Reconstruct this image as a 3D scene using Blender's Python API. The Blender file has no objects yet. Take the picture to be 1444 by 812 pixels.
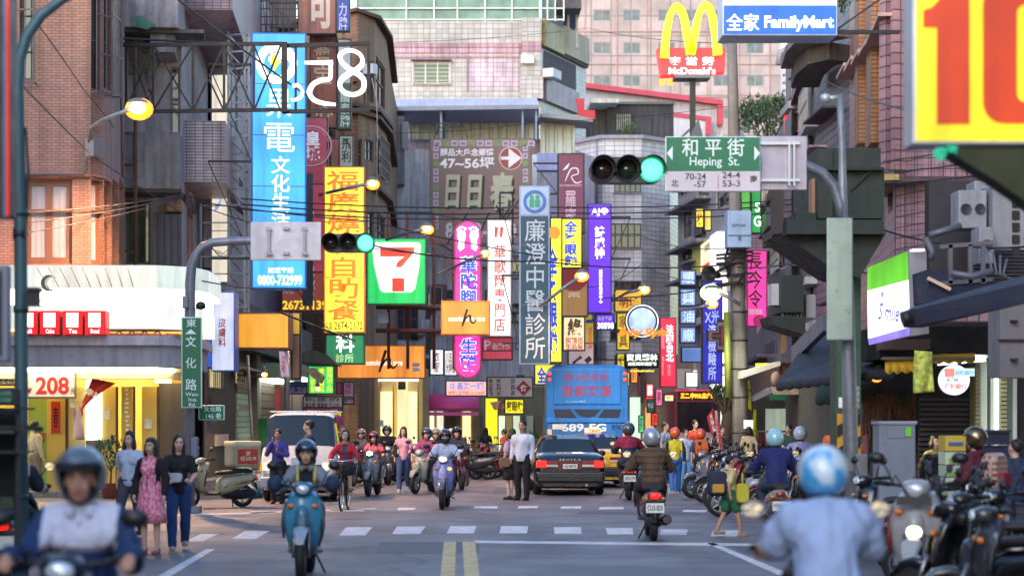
import bpy, bmesh, math, random
import numpy as np
from mathutils import Vector, Matrix, Euler, noise
random.seed(7)
R = math.radians
SC = bpy.context.scene
COL = SC.collection
# ------------------------------------------------------------------ camera, sky, sun, exposure
F, CX, CY, H = 2800.0, 646.0, 595.0, 1.72      # focal length in photo pixels, vanishing point, eye height
cam_d = bpy.data.cameras.new('camera'); cam = bpy.data.objects.new('camera', cam_d); COL.objects.link(cam)
cam.location = (0, 0, H); cam.rotation_euler = (R(90), 0, 0)
cam_d.sensor_width = 36; cam_d.lens = 36 * F / 1444
cam_d.shift_x = (722 - CX) / 1444; cam_d.shift_y = (CY - 406) / 1444
cam_d.clip_start = .3; cam_d.clip_end = 4000
cam_d.dof.use_dof = True; cam_d.dof.focus_distance = 46; cam_d.dof.aperture_fstop = 1.55; cam_d.dof.aperture_blades = 0
SC.camera = cam
W = bpy.data.worlds.new('World'); SC.world = W; W.use_nodes = True
wn = W.node_tree.nodes; sky = wn.new('ShaderNodeTexSky'); sky.sky_type = 'NISHITA'; sky.sun_disc = False
SUN_EL, SUN_AZ = R(14), R(205)
sky.sun_elevation = SUN_EL; sky.sun_rotation = SUN_AZ; sky.air_density = 1.4; sky.dust_density = .8; sky.ozone_density = 2.5
tint = wn.new('ShaderNodeMix'); tint.data_type = 'RGBA'; tint.blend_type = 'MULTIPLY'; tint.inputs[0].default_value = 1; tint.inputs[7].default_value = (.93, .95, 1.04, 1)   # lavender dusk
W.node_tree.links.new(sky.outputs[0], tint.inputs[6]); W.node_tree.links.new(tint.outputs[2], wn['Background'].inputs[0]); wn['Background'].inputs[1].default_value = .15
sd = bpy.data.lights.new('sun', 'SUN'); sd.energy = .45; sd.angle = R(35); sd.color = (1, .93, .95)
sun = bpy.data.objects.new('sun', sd); COL.objects.link(sun)
sdir = Vector((math.sin(SUN_AZ) * math.cos(SUN_EL), math.cos(SUN_AZ) * math.cos(SUN_EL), math.sin(R(38))))
sun.rotation_euler = sdir.to_track_quat('Z', 'Y').to_euler()
SC.view_settings.view_transform = 'Standard'; SC.view_settings.look = 'None'; SC.view_settings.gamma = 1
SC.view_settings.exposure = 1.82
SC.render.engine = 'CYCLES'; SC.cycles.use_denoising = True; SC.cycles.max_bounces = 6; SC.cycles.sample_clamp_indirect = 6

# ------------------------------------------------------------------ helpers
def P(x, y, d): return Vector(((x - CX) * d / F, d, H + (CY - y) * d / F))
def lin(h):
    c = [int(h[i:i + 2], 16) / 255 for i in (0, 2, 4)]
    return [v / 12.92 if v <= .04045 else ((v + .055) / 1.055) ** 2.4 for v in c]
MATS = {}
def _new(name):
    m = bpy.data.materials.new(name); m.use_nodes = True; nt = m.node_tree
    return m, nt, nt.nodes['Principled BSDF']
def _mul(nt, a, f):
    n = nt.nodes.new('ShaderNodeMix'); n.data_type = 'RGBA'; n.blend_type = 'MULTIPLY'; n.inputs[0].default_value = 1
    if isinstance(a, (list, tuple)): n.inputs[6].default_value = (*a[:3], 1)
    else: nt.links.new(a, n.inputs[6])
    nt.links.new(f, n.inputs[7]); return n.outputs[2]
def _rng(nt, src, lo, hi, a=.3, b=.7):
    n = nt.nodes.new('ShaderNodeMapRange'); n.inputs[1].default_value = a; n.inputs[2].default_value = b
    n.inputs[3].default_value = lo; n.inputs[4].default_value = hi; nt.links.new(src, n.inputs[0]); return n.outputs[0]
def _noise(nt, scale, vec=None, detail=4, stretch=None):
    tc = nt.nodes.new('ShaderNodeTexCoord'); v = tc.outputs['Object'] if vec is None else vec
    if stretch:
        mp = nt.nodes.new('ShaderNodeMapping'); mp.inputs['Scale'].default_value = stretch; nt.links.new(v, mp.inputs[0]); v = mp.outputs[0]
    n = nt.nodes.new('ShaderNodeTexNoise'); n.inputs['Scale'].default_value = scale; n.inputs['Detail'].default_value = detail
    nt.links.new(v, n.inputs['Vector']); return n.outputs['Fac']
def _bump(nt, b, src, strength, dist=.02):
    n = nt.nodes.new('ShaderNodeBump'); n.inputs['Strength'].default_value = strength; n.inputs['Distance'].default_value = dist
    nt.links.new(src, n.inputs['Height']); nt.links.new(n.outputs[0], b.inputs['Normal'])
def M(hexc, rough=.6, metal=0, var=.12, vs=1.6, bump=.12, bs=30, dirt=0, coat=0, name=None, bd=.01):
    """procedural painted / plain surface: tone variation, fine relief, optional vertical dirt streaks"""
    key = (hexc, rough, metal, var, vs, bump, bs, dirt, coat)
    if key in MATS: return MATS[key]
    m, nt, b = _new(name or 'surface_' + hexc); c = lin(hexc)
    out = _mul(nt, c, _rng(nt, _noise(nt, vs), 1 - var, 1 + var))
    if dirt:
        st = _noise(nt, 1.0, stretch=(5, 5, .35), detail=6)
        out = _mul(nt, out, _rng(nt, st, 1 - dirt, 1.0, .35, .62))
        sp = _noise(nt, 9, detail=5); out = _mul(nt, out, _rng(nt, sp, 1 - dirt * .5, 1.0, .3, .5))
    nt.links.new(out, b.inputs['Base Color'])
    nt.links.new(_rng(nt, _noise(nt, vs * 4), max(0, rough - .1), min(1, rough + .1)), b.inputs['Roughness'])
    b.inputs['Metallic'].default_value = metal; b.inputs['Coat Weight'].default_value = coat
    if bump: _bump(nt, b, _noise(nt, bs), bump, bd)
    MATS[key] = m; return m
def T(hexc, mortar, w, h, ms=.012, off=0, rough=.45, var=.14, bump=.6, dirt=.42):
    """tile or brick wall, laid along x+y and z"""
    key = ('T', hexc, mortar, w, h, ms, off)
    if key in MATS: return MATS[key]
    m, nt, b = _new('tiles_' + hexc); tc = nt.nodes.new('ShaderNodeTexCoord')
    sx = nt.nodes.new('ShaderNodeSeparateXYZ'); nt.links.new(tc.outputs['Object'], sx.inputs[0])
    ad = nt.nodes.new('ShaderNodeMath'); nt.links.new(sx.outputs[0], ad.inputs[0]); nt.links.new(sx.outputs[1], ad.inputs[1])
    cb = nt.nodes.new('ShaderNodeCombineXYZ'); nt.links.new(ad.outputs[0], cb.inputs[0]); nt.links.new(sx.outputs[2], cb.inputs[1])
    br = nt.nodes.new('ShaderNodeTexBrick'); br.offset = off; br.inputs['Scale'].default_value = 1
    c = lin(hexc); br.inputs['Color1'].default_value = (*[v * (1 - var) for v in c], 1); br.inputs['Color2'].default_value = (*[min(1, v * (1 + var)) for v in c], 1)
    br.inputs['Mortar'].default_value = (*lin(mortar), 1); br.inputs['Mortar Size'].default_value = ms; br.inputs['Mortar Smooth'].default_value = .1
    br.inputs['Brick Width'].default_value = w; br.inputs['Row Height'].default_value = h
    nt.links.new(cb.outputs[0], br.inputs['Vector'])
    out = _mul(nt, br.outputs['Color'], _rng(nt, _noise(nt, .35, detail=7), .72, 1.12))
    out = _mul(nt, out, _rng(nt, _noise(nt, 1.0, stretch=(4, 4, .3), detail=6), 1 - dirt, 1.0, .35, .6))
    nt.links.new(out, b.inputs['Base Color']); b.inputs['Roughness'].default_value = rough
    inv = nt.nodes.new('ShaderNodeMath'); inv.operation = 'SUBTRACT'; inv.inputs[0].default_value = 1; nt.links.new(br.outputs['Fac'], inv.inputs[1])
    _bump(nt, b, inv.outputs[0], bump, .01); MATS[key] = m; return m
def E(hexc, st=1.0, var=.12, vs=1.2, tubes=0, ax=2, name=None):
    """something lit from inside; tubes = number of lamp tubes per metre that show as faint bands"""
    key = ('E', hexc, st, var, vs, tubes, ax)
    if key in MATS: return MATS[key]
    m, nt, b = _new(name or 'lit_' + hexc); c = lin(hexc)
    b.inputs['Base Color'].default_value = (*[v * .5 for v in c], 1); b.inputs['Roughness'].default_value = .35
    b.inputs['Emission Color'].default_value = (*c, 1)
    st *= .34; s = _rng(nt, _noise(nt, vs, detail=2), st * (1 - var), st * (1 + var))
    if tubes:
        tc = nt.nodes.new('ShaderNodeTexCoord'); sx = nt.nodes.new('ShaderNodeSeparateXYZ'); nt.links.new(tc.outputs['Object'], sx.inputs[0])
        mu = nt.nodes.new('ShaderNodeMath'); mu.operation = 'MULTIPLY'; mu.inputs[1].default_value = 6.283 * tubes; nt.links.new(sx.outputs[ax], mu.inputs[0])
        sn = nt.nodes.new('ShaderNodeMath'); sn.operation = 'SINE'; nt.links.new(mu.outputs[0], sn.inputs[0])
        f = _rng(nt, sn.outputs[0], .72, 1.12, -1, 1)
        ml = nt.nodes.new('ShaderNodeMath'); ml.operation = 'MULTIPLY'; nt.links.new(s, ml.inputs[0]); nt.links.new(f, ml.inputs[1]); s = ml.outputs[0]
    ml = nt.nodes.new('ShaderNodeMath'); ml.operation = 'MULTIPLY'; nt.links.new(s, ml.inputs[0]); nt.links.new(_rng(nt, _noise(nt, 1.3, stretch=(5, 5, .5), detail=5), .74, 1.04, .34, .56), ml.inputs[1]); s = ml.outputs[0]   # grime streaks on the acrylic
    nt.links.new(s, b.inputs['Emission Strength']); MATS[key] = m; return m
def D2(a, c, scale=6, lo=.46, hi=.54, rough=.3, coat=0):
    key = ('D2', a, c, scale)
    if key in MATS: return MATS[key]
    m, nt, b = _new('two_tone_' + a); n = nt.nodes.new('ShaderNodeMix'); n.data_type = 'RGBA'; n.inputs[6].default_value = (*lin(a), 1); n.inputs[7].default_value = (*lin(c), 1)
    nt.links.new(_rng(nt, _noise(nt, scale, detail=3), 0, 1, lo, hi), n.inputs[0]); nt.links.new(n.outputs[2], b.inputs['Base Color']); b.inputs['Roughness'].default_value = rough; b.inputs['Coat Weight'].default_value = coat; MATS[key] = m; return m
def GLASS(hexc='2a3034', rough=.06, name='window_glass'):
    key = ('G', hexc, rough)
    if key in MATS: return MATS[key]
    m, nt, b = _new(name); nt.links.new(_mul(nt, lin(hexc), _rng(nt, _noise(nt, .8), .6, 1.5)), b.inputs['Base Color'])
    b.inputs['Roughness'].default_value = rough; b.inputs['Specular IOR Level'].default_value = .8
    _bump(nt, b, _noise(nt, 1.5), .05, .02); MATS[key] = m; return m

ORG = {}
def tag(o, label=None, cat=None, group=None, kind=None):
    for k, v in (('label', label), ('category', cat), ('group', group), ('kind', kind)):
        if v: o[k] = v
    return o
def thing(name, label, cat, loc=(0, 0, 0), rz=0, group=None):
    o = bpy.data.objects.new(name, None); COL.objects.link(o); o.location = loc; o.rotation_euler = (0, 0, rz)
    o.empty_display_size = .2; ORG[o.name] = Vector(loc); tag(o, label, cat, group); return o
class MB:
    def __init__(s): s.v = []; s.f = []; s.sm = []; s.mi = []; s.m = 0; s.X = None
    def _add(s, vs, fs, sm=False):
        n = len(s.v)
        s.v += [tuple(s.X @ Vector(v)) if s.X else tuple(v) for v in vs]
        s.f += [tuple(i + n for i in f) for f in fs]; s.sm += [sm] * len(fs); s.mi += [s.m] * len(fs); return s
    def box(s, x0, x1, y0, y1, z0, z1):
        vs = [(x, y, z) for z in (z0, z1) for y in (y0, y1) for x in (x0, x1)]
        return s._add(vs, [(0, 2, 3, 1), (4, 5, 7, 6), (0, 1, 5, 4), (2, 6, 7, 3), (0, 4, 6, 2), (1, 3, 7, 5)])
    def cbox(s, c, w, d, h): return s.box(c[0] - w / 2, c[0] + w / 2, c[1] - d / 2, c[1] + d / 2, c[2] - h / 2, c[2] + h / 2)
    def obox(s, Mx, w, d, h):
        old = s.X; s.X = (old @ Mx) if old else Mx; s.box(-w / 2, w / 2, -d / 2, d / 2, -h / 2, h / 2); s.X = old; return s
    def pbox(s, x0, y0, x1, y1, d0, d1):
        a = P(x0, y1, d0); b = P(x1, y0, d0); return s.box(a.x, b.x, d0, d1, a.z, b.z)
    def bar(s, a, b, w, h=None):
        a, b = Vector(a), Vector(b); t = b - a; L = t.length
        if L < 1e-6: return s
        q = t.to_track_quat('Z', 'Y').to_matrix().to_4x4(); return s.obox(Matrix.Translation((a + b) / 2) @ q, w, h or w, L)
    def tube(s, pts, r, n=8, cap=True):
        pts = [Vector(p) for p in pts]; rs = r if isinstance(r, (list, tuple)) else [r] * len(pts)
        vs = []; fs = []; up = None
        for i, p in enumerate(pts):
            t = (pts[min(i + 1, len(pts) - 1)] - pts[max(i - 1, 0)]).normalized()
            if up is None:
                up = Vector((0, 0, 1)) if abs(t.z) < .9 else Vector((1, 0, 0))
            u = (up - t * up.dot(t)).normalized(); w = t.cross(u); up = u
            for k in range(n):
                a = 2 * math.pi * k / n; vs.append(p + (u * math.cos(a) + w * math.sin(a)) * rs[i])
        for i in range(len(pts) - 1):
            for k in range(n):
                k2 = (k + 1) % n; fs.append((i * n + k, i * n + k2, (i + 1) * n + k2, (i + 1) * n + k))
        s._add(vs, fs, True)
        if cap:
            m = len(s.v) - len(vs); s.f += [tuple(m + k for k in range(n))[::-1], tuple(m + (len(pts) - 1) * n + k for k in range(n))]; s.sm += [False] * 2; s.mi += [s.m] * 2
        return s
    def lathe(s, prof, n=24, Mx=None, sm=True, a0=0, a1=2 * math.pi):
        """profile of (r, z) turned about z"""
        vs = []; fs = []; full = abs(a1 - a0 - 2 * math.pi) < 1e-6; m = n if full else n + 1
        for r, z in prof:
            for k in range(m):
                a = a0 + (a1 - a0) * k / n; vs.append(Vector((r * math.cos(a), r * math.sin(a), z)))
        for i in range(len(prof) - 1):
            for k in range(n):
                k2 = (k + 1) % m; fs.append((i * m + k, i * m + k2, (i + 1) * m + k2, (i + 1) * m + k))
        if Mx: vs = [Mx @ v for v in vs]
        return s._add(vs, fs, sm)
    def ell(s, c, rx, ry, rz, n=16, k=10, Mx=None):
        prof = [(math.sin(math.pi * i / k), -math.cos(math.pi * i / k)) for i in range(k + 1)]; prof[0] = (.001, -1); prof[-1] = (.001, 1)
        X = Matrix.Translation(c) @ (Mx or Matrix()) @ Matrix.Diagonal((rx, ry, rz, 1)); s.lathe(prof, n, X); q = len(s.v); s.f += [tuple(range(q - (k + 1) * n, q - k * n)), tuple(range(q - n, q))]; s.sm += [True] * 2; s.mi += [s.m] * 2; return s
    def prism(s, poly, y0, y1, sm=False):
        """poly of (x, z) extruded along y"""
        n = len(poly); vs = [(x, y0, z) for x, z in poly] + [(x, y1, z) for x, z in poly]
        fs = [tuple(range(n)), tuple(range(2 * n - 1, n - 1, -1))]
        s._add(vs, fs); k = len(s.v) - 2 * n
        s.f += [(k + i, k + n + i, k + n + (i + 1) % n, k + (i + 1) % n) for i in range(n)]; s.sm += [sm] * n; s.mi += [s.m] * n; return s
    def ppoly(s, poly, d0, d1): return s.prism([(P(x, y, d0).x, P(x, y, d0).z) for x, y in poly], d0, d1)
    def build(s, name, mats, parent=None, label=None, world=True, bev=0, seg=2, solid=0, sub=0, kind=None, fix=True):
        me = bpy.data.meshes.new(name); o0 = ORG[parent.name] if (parent and world) else Vector((0, 0, 0))
        ov = [(v[0] - o0.x, v[1] - o0.y, v[2] - o0.z) for v in s.v]
        me.from_pydata(ov, [], s.f); me.polygons.foreach_set('use_smooth', s.sm)
        mats = mats if isinstance(mats, (list, tuple)) else [mats]
        for m in mats: me.materials.append(m)
        if len(mats) > 1: me.polygons.foreach_set('material_index', s.mi)
        if fix:
            bm = bmesh.new(); bm.from_mesh(me); bmesh.ops.recalc_face_normals(bm, faces=bm.faces); bm.to_mesh(me); bm.free()
        me.update(); o = bpy.data.objects.new(name, me); COL.objects.link(o)
        if parent: o.parent = parent; ORG[o.name] = ORG.get(parent.name, Vector((0, 0, 0)))
        if bev:
            b = o.modifiers.new('bevel', 'BEVEL'); b.width = bev; b.segments = seg; b.limit_method = 'ANGLE'; b.angle_limit = R(40)
            me.polygons.foreach_set('use_smooth', [False] * len(me.polygons))
        if solid: q = o.modifiers.new('solid', 'SOLIDIFY'); q.thickness = solid; q.offset = 0
        if sub: q = o.modifiers.new('sub', 'SUBSURF'); q.levels = sub; q.render_levels = sub
        if label: o['label'] = label
        if kind: o['kind'] = kind
        return o
def copy_tree(o, parent=None):
    c = o.copy(); COL.objects.link(c); c.parent = parent; ORG[c.name] = ORG.get(o.name, Vector())
    for ch in o.children: copy_tree(ch, c)
    return c
# lettering: text curves turned into mesh, cached, fitted to a box
_TX = {}
TS = bpy.data.scenes.new('workbench')   # small side scene, so that evaluating a shape does not touch the whole street
def evaluated(o):
    TS.collection.objects.link(o)
    with bpy.context.temp_override(scene=TS, view_layer=TS.view_layers[0]): dg = bpy.context.evaluated_depsgraph_get(); dg.update()
    return o.evaluated_get(dg)
def text_mesh(body, bold=0, shear=0):
    k = (body, bold, shear)
    if k in _TX: return _TX[k]
    cu = bpy.data.curves.new('lettering', 'FONT'); cu.body = body; cu.align_x = 'CENTER'; cu.resolution_u = 3; cu.offset = bold; cu.shear = shear; cu.space_line = 1.0
    ob = bpy.data.objects.new('tmp', cu); ev = evaluated(ob); me = ev.to_mesh(); n = len(me.vertices); co = np.empty(n * 3); me.vertices.foreach_get('co', co); co = co.reshape(-1, 3)
    fs = [tuple(p.vertices) for p in me.polygons]
    ev.to_mesh_clear(); bpy.data.objects.remove(ob); bpy.data.curves.remove(cu)
    if n:
        lo, hi = co.min(0), co.max(0); co = (co - (lo + hi) / 2) / np.maximum(hi - lo, 1e-6)
    _TX[k] = (co, fs); return _TX[k]
def letters(mb, body, cx, cz, w, h, y, bold=.012, shear=0, mirror=False):
    """adds text facing -y, filling w x h around (cx, cz), lying at depth y"""
    co, fs = text_mesh(body, bold, shear); sx = -w if mirror else w
    mb._add([(cx + c[0] * sx, y, cz + c[1] * h) for c in co], fs); return mb
# ------------------------------------------------------------------ ground, road, markings
asphalt = M('46444c', .68, var=.14, vs=.35, bump=.5, bs=140, dirt=.0, name='asphalt')
def road_material():
    m, nt, b = _new('asphalt_worn'); c = lin('66626a')
    out = _mul(nt, c, _rng(nt, _noise(nt, .16, stretch=(6, .35, 1)), .66, 1.2))
    out = _mul(nt, out, _rng(nt, _noise(nt, 1.1, detail=9), .7, 1.15)); out = _mul(nt, out, _rng(nt, _noise(nt, 170, detail=2), .6, 1.35))
    v = nt.nodes.new('ShaderNodeTexVoronoi'); v.feature = 'DISTANCE_TO_EDGE'; v.inputs['Scale'].default_value = .22
    tc = nt.nodes.new('ShaderNodeTexCoord'); ns = nt.nodes.new('ShaderNodeTexNoise'); ns.inputs['Scale'].default_value = .8
    mx = nt.nodes.new('ShaderNodeMix'); mx.data_type = 'VECTOR'; mx.inputs[0].default_value = .5
    nt.links.new(tc.outputs['Object'], ns.inputs[0]); nt.links.new(tc.outputs['Object'], mx.inputs[4]); nt.links.new(ns.outputs['Color'], mx.inputs[5]); nt.links.new(mx.outputs[1], v.inputs['Vector'])
    out = _mul(nt, out, _rng(nt, v.outputs['Distance'],   .5, 1, .0, .012))
    nt.links.new(out, b.inputs['Base Color']); nt.links.new(_rng(nt, _noise(nt, .5), .42, .66), b.inputs['Roughness'])
    _bump(nt, b, _noise(nt, 150), .5, .01); return m
def struct(mb, name, mat, **k): o = mb.build(name, mat, **k); o['kind'] = 'structure'; return o
mb = MB(); mb._add([(-900, -60, 0), (900, -60, 0), (900, 2500, 0), (-900, 2500, 0)], [(0, 1, 2, 3)]); road = struct(mb, 'road', road_material())
paint = M('cfccd2', .5, var=.12, vs=3, bump=.3, bs=90, dirt=.35, name='road_paint_white'); paint_y = M('c2a566', .5, var=.12, vs=3, bump=.3, bs=90, dirt=.35)
def ground(x, y): d = F * H / (y - CY); return Vector(((x - CX) * d / F, d, .004))
def mark(name, pts, mat=paint):
    a = [ground(*p) for p in pts]; n = len(a)
    mb = MB(); mb._add([(v.x, v.y, .004) for v in a] + [(v.x, v.y, .0005) for v in a], [tuple(range(n))] + [(i, i + n, (i + 1) % n + n, (i + 1) % n) for i in range(n)])
    return mb.build(name, mat, parent=road, world=False)
for x0, x1, xa, xb, yt, yb in [(262, 286, 283, 308, 752.5, 763), (327, 361, 345, 380, 748.5, 759.5), (405, 441, 418, 453, 745.5, 756), (478, 515, 488, 525, 743, 754.5), (553, 592, 560, 600, 742, 752.5),
        (630, 668, 635, 672, 741.5, 751.5), (704, 743, 707, 745, 741.5, 751.5), (782, 820, 781, 819, 743, 752), (857, 893, 854, 892, 744.3, 753), (930, 968, 932, 970, 746, 754), (1002, 1040, 1006, 1046, 747.5, 755.5), (1085, 1125, 1092, 1134, 750, 758), (1165, 1205, 1175, 1216, 753, 762)]:
    mark('crosswalk_stripe', [(x0, yb), (x1, yb), (xb, yt), (xa, yt)])
for x0, x1, y in [(352, 389, 722), (465, 513, 719), (560, 585, 717), (668, 701, 715), (730, 758, 714.5), (740 + 50, 819, 715), (844, 879, 716), (962, 996, 720), (1035, 1055, 723), (1110, 1150, 726)]:
    mark('crosswalk_stripe', [(x0, y + 1.6), (x1, y + 1.6), (x1 + 1, y - 1.4), (x0 + 2, y - 1.4)])
mark('stop_line', [(668, 765), (1110, 770), (1110, 766.5), (668, 762)])
mark('lane_line', [(100, 880), (128, 880), (303, 774), (291, 774)]); mark('lane_line', [(1188, 850), (1214, 850), (1007, 765.5), (994, 764.5)])
mark('centre_line', [(614, 880), (639, 880), (643, 763.5), (626, 763.5)], paint_y); mark('centre_line', [(659, 880), (685, 880), (670, 763.5), (652, 763.5)], paint_y)
mark('edge_line', [(225, 728), (530, 717.5), (530, 716.2), (225, 726.3)])
manhole = MB(); manhole.X = Matrix.Translation((1.4, 33, 0)); manhole.lathe([(.001, .006), (.36, .006), (.38, .001)], 28); manhole.build('manhole_cover', M('55525a', .5, .5, bump=.8, bs=40), parent=road, world=False)
manhole = MB(); manhole.X = Matrix.Translation((-1.9, 35.5, 0)); manhole.lathe([(.001, .006), (.36, .006), (.38, .001)], 28); manhole.build('manhole_cover', M('55525a', .5, .5, bump=.8, bs=40), parent=road, world=False)
for k, (x, y, w, l) in enumerate([(-1.2, 26, 1.5, 2.6), (2.3, 37, 2.2, 1.2), (-3.6, 31, 1.1, 5), (3.9, 24.5, .9, 3.2), (.9, 48, 1.6, 4)]):   # bitumen repair patches
    pm_ = random.Random(k); pts = [(x + (w * (q in (1, 2, 5)) + pm_.uniform(-.15, .15)), y + l * (.5 * (q in (2, 3)) + .5 * (q in (2, 3)) ) + pm_.uniform(-.15, .15)) for q in (0, 1, 2, 3)]
    mb = MB(); mb._add([(a, b_, .0025) for a, b_ in pts], [(0, 1, 2, 3)]); mb.build('asphalt_patch', M('46454e', .6, var=.3, vs=4, bump=.5, bs=120), parent=road, world=False)
# pavements with kerbs
pave = T('8a848a', '5a5660', .3, .3, .012, rough=.7); kerb = M('8d8a90', .8, dirt=.3)
def slab(name, poly, h=.12):
    n = len(poly); mb = MB(); mb._add([(x, y, h) for x, y in poly] + [(x, y, 0) for x, y in poly], [tuple(range(n))] + [(i, (i + 1) % n, (i + 1) % n + n, i + n) for i in range(n)]); return struct(mb, name, pave)
slab('pavement', [(-30, 45.5), (-7.4, 45.5), (-6.9, 47), (-6.7, 60), (-5.8, 100), (-30, 130)])
slab('pavement', [(6.6, 12), (6.9, 45), (9.5, 90), (16, 130), (60, 130), (60, 12)])
slab('pavement', [(-5.8, 100), (-3, 106), (4.5, 112), (12, 126), (12, 140), (-30, 140)])
slab('pavement', [(-30, 8), (-5.4, 8), (-5.2, 26), (-6.5, 29), (-30, 29)])

# ------------------------------------------------------------------ building tools
class Bld:
    """polyline facade given as (photo x, depth), real openings with recessed windows, closed to a body behind"""
    def __init__(s, name, label, cat, pts, ytop, wall, depth=8, holes=(), z0=0, recess=.16, group=None, roof=None, ztop=None, d_top=None, dx=0):
        s.pts = pts; s.W = [Vector(((x - CX) * d / F, d)) for x, d in pts]
        s.root = thing(name, label, cat, (s.W[0].x, s.W[0].y, 0), 0, group); s.recess = recess
        s.zt = ztop if ztop is not None else H + (CY - ytop) * (d_top or pts[0][1]) / F; s.z0 = z0
        s.holes = {i: [] for i in range(len(pts) - 1)}
        for h in holes:
            i = s.seg((h[0] + h[2]) / 2); u0, zb = s.uz(h[0], h[3], i); u1, zt = s.uz(h[2], h[1], i); L = (s.W[i + 1] - s.W[i]).length
            zm = s.uz((h[0] + h[2]) / 2, h[3], i)[1]; zM = s.uz((h[0] + h[2]) / 2, h[1], i)[1]
            s.holes[i].append((max(.02, u0), min(L - .02, u1), max(z0 + .02, zm), min(s.zt - .02, zM)))
        mb = MB()
        for i in range(len(pts) - 1):
            mb.X = s.mx(i); L = (s.W[i + 1] - s.W[i]).length; hs = s.holes[i]
            us = sorted({0, L, *[v for h in hs for v in h[:2]]}); zs = sorted({z0, s.zt, *[v for h in hs for v in h[2:]]})
            for a, b in zip(us, us[1:]):
                for c, e in zip(zs, zs[1:]):
                    um, zm = (a + b) / 2, (c + e) / 2
                    if any(h[0] < um < h[1] and h[2] < zm < h[3] for h in hs): continue
                    mb._add([(a, 0, c), (b, 0, c), (b, 0, e), (a, 0, e)], [(0, 1, 2, 3)])
            for h in hs:
                a, b, c, e = h; r = recess
                mb._add([(a, 0, c), (b, 0, c), (b, 0, e), (a, 0, e), (a, r, c), (b, r, c), (b, r, e), (a, r, e)], [(0, 4, 5, 1), (1, 5, 6, 2), (2, 6, 7, 3), (3, 7, 4, 0), (4, 7, 6, 5)])
        mb.X = None
        A, B = s.W[0], s.W[-1]; back = [(B.x + dx, max(A.y, B.y) + depth), (A.x + dx, max(A.y, B.y) + depth)]
        ring = [(w.x, w.y) for w in s.W] + back; n = len(ring)
        mb._add([(x, y, s.zt) for x, y in ring], [tuple(range(n))])
        for j in range(len(s.W) - 1, n):
            a, b = ring[j], ring[(j + 1) % n]; mb._add([(a[0], a[1], z0), (b[0], b[1], z0), (b[0], b[1], s.zt), (a[0], a[1], s.zt)], [(0, 1, 2, 3)])
        s.wall = mb.build('wall', wall, s.root, fix=False)
    def seg(s, x):
        for i in range(len(s.pts) - 1):
            if s.pts[i][0] <= x <= s.pts[i + 1][0]: return i
        return 0 if x < s.pts[0][0] else len(s.pts) - 2
    def mx(s, i):
        t = (s.W[i + 1] - s.W[i]).normalized(); return Matrix(((t.x, -t.y, 0, s.W[i].x), (t.y, t.x, 0, s.W[i].y), (0, 0, 1, 0), (0, 0, 0, 1)))
    def uz(s, x, y, i=None):
        i = s.seg(x) if i is None else i; A = s.W[i]; t = (s.W[i + 1] - A).normalized(); k = (x - CX) / F
        u = (k * A.y - A.x) / (t.x - k * t.y); Y = A.y + t.y * u; return u, H + (CY - y) * Y / F
    def rect(s, name, x0, y0, x1, y1, out, mat, inn=0.0, parent=None, seg=None, bev=0, label=None, mb=None, kind=None):
        i = s.seg((x0 + x1) / 2) if seg is None else seg; xm = (x0 + x1) / 2
        u0 = s.uz(x0, y0, i)[0]; u1 = s.uz(x1, y0, i)[0]; z1 = s.uz(xm, y0, i)[1]; z0 = s.uz(xm, y1, i)[1]
        own = mb is None; mb = mb or MB(); mb.X = s.mx(i); mb.box(u0, u1, -out, inn, z0, z1); mb.X = None
        return mb.build(name, mat, parent or s.root, bev=bev, label=label, kind=kind) if own else mb
    def window(s, x0, y0, x1, y1, frame, pane, cols=2, rows=1, fw=.06, grille=None, sill=None, curtain=None, pitch=.14, label=None, hood=None, bars='v'):
        i = s.seg((x0 + x1) / 2); xm = (x0 + x1) / 2; u0 = s.uz(x0, y0, i)[0]; u1 = s.uz(x1, y0, i)[0]; z1 = s.uz(xm, y0, i)[1]; z0 = s.uz(xm, y1, i)[1]
        X = s.mx(i); r = s.recess; L = (s.W[i + 1] - s.W[i]).length; u0 = max(u0, .02); u1 = min(u1, L - .02); z1 = min(z1, s.zt - .02)
        mb = MB(); mb.X = X; y0_, y1_ = r - .10, r - .01
        mb.box(u0, u1, y0_, y1_, z0, z0 + fw); mb.box(u0, u1, y0_, y1_, z1 - fw, z1)
        for k in range(cols + 1):
            u = u0 + (u1 - u0 - fw) * k / cols; mb.box(u, u + fw, y0_ + .003, y1_, z0 + fw, z1 - fw)
        for k in range(1, rows):
            z = z0 + (z1 - z0) * k / rows; mb.box(u0 + fw, u1 - fw, y0_ + .006, y1_, z, z + fw * .8)
        w = mb.build('window', frame, s.root, label=label)
        mb = MB(); mb.X = X; mb.box(u0 + fw * .5, u1 - fw * .5, r - .05, r - .035, z0 + fw * .5, z1 - fw * .5); mb.build('pane', pane, w)
        if curtain:
            mb = MB(); mb.X = X; n = max(6, int((u1 - u0) / .09)); vs = []
            for k in range(n + 1):
                u = u0 + fw + (u1 - u0 - 2 * fw) * k / n; vs += [(u, r - .075 + .012 * (k % 2), z0 + fw), (u, r - .075 + .012 * (k % 2), z1 - fw)]
            mb._add(vs, [(2 * k, 2 * k + 2, 2 * k + 3, 2 * k + 1) for k in range(n)], False); mb.build('curtain', curtain, w)
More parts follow.
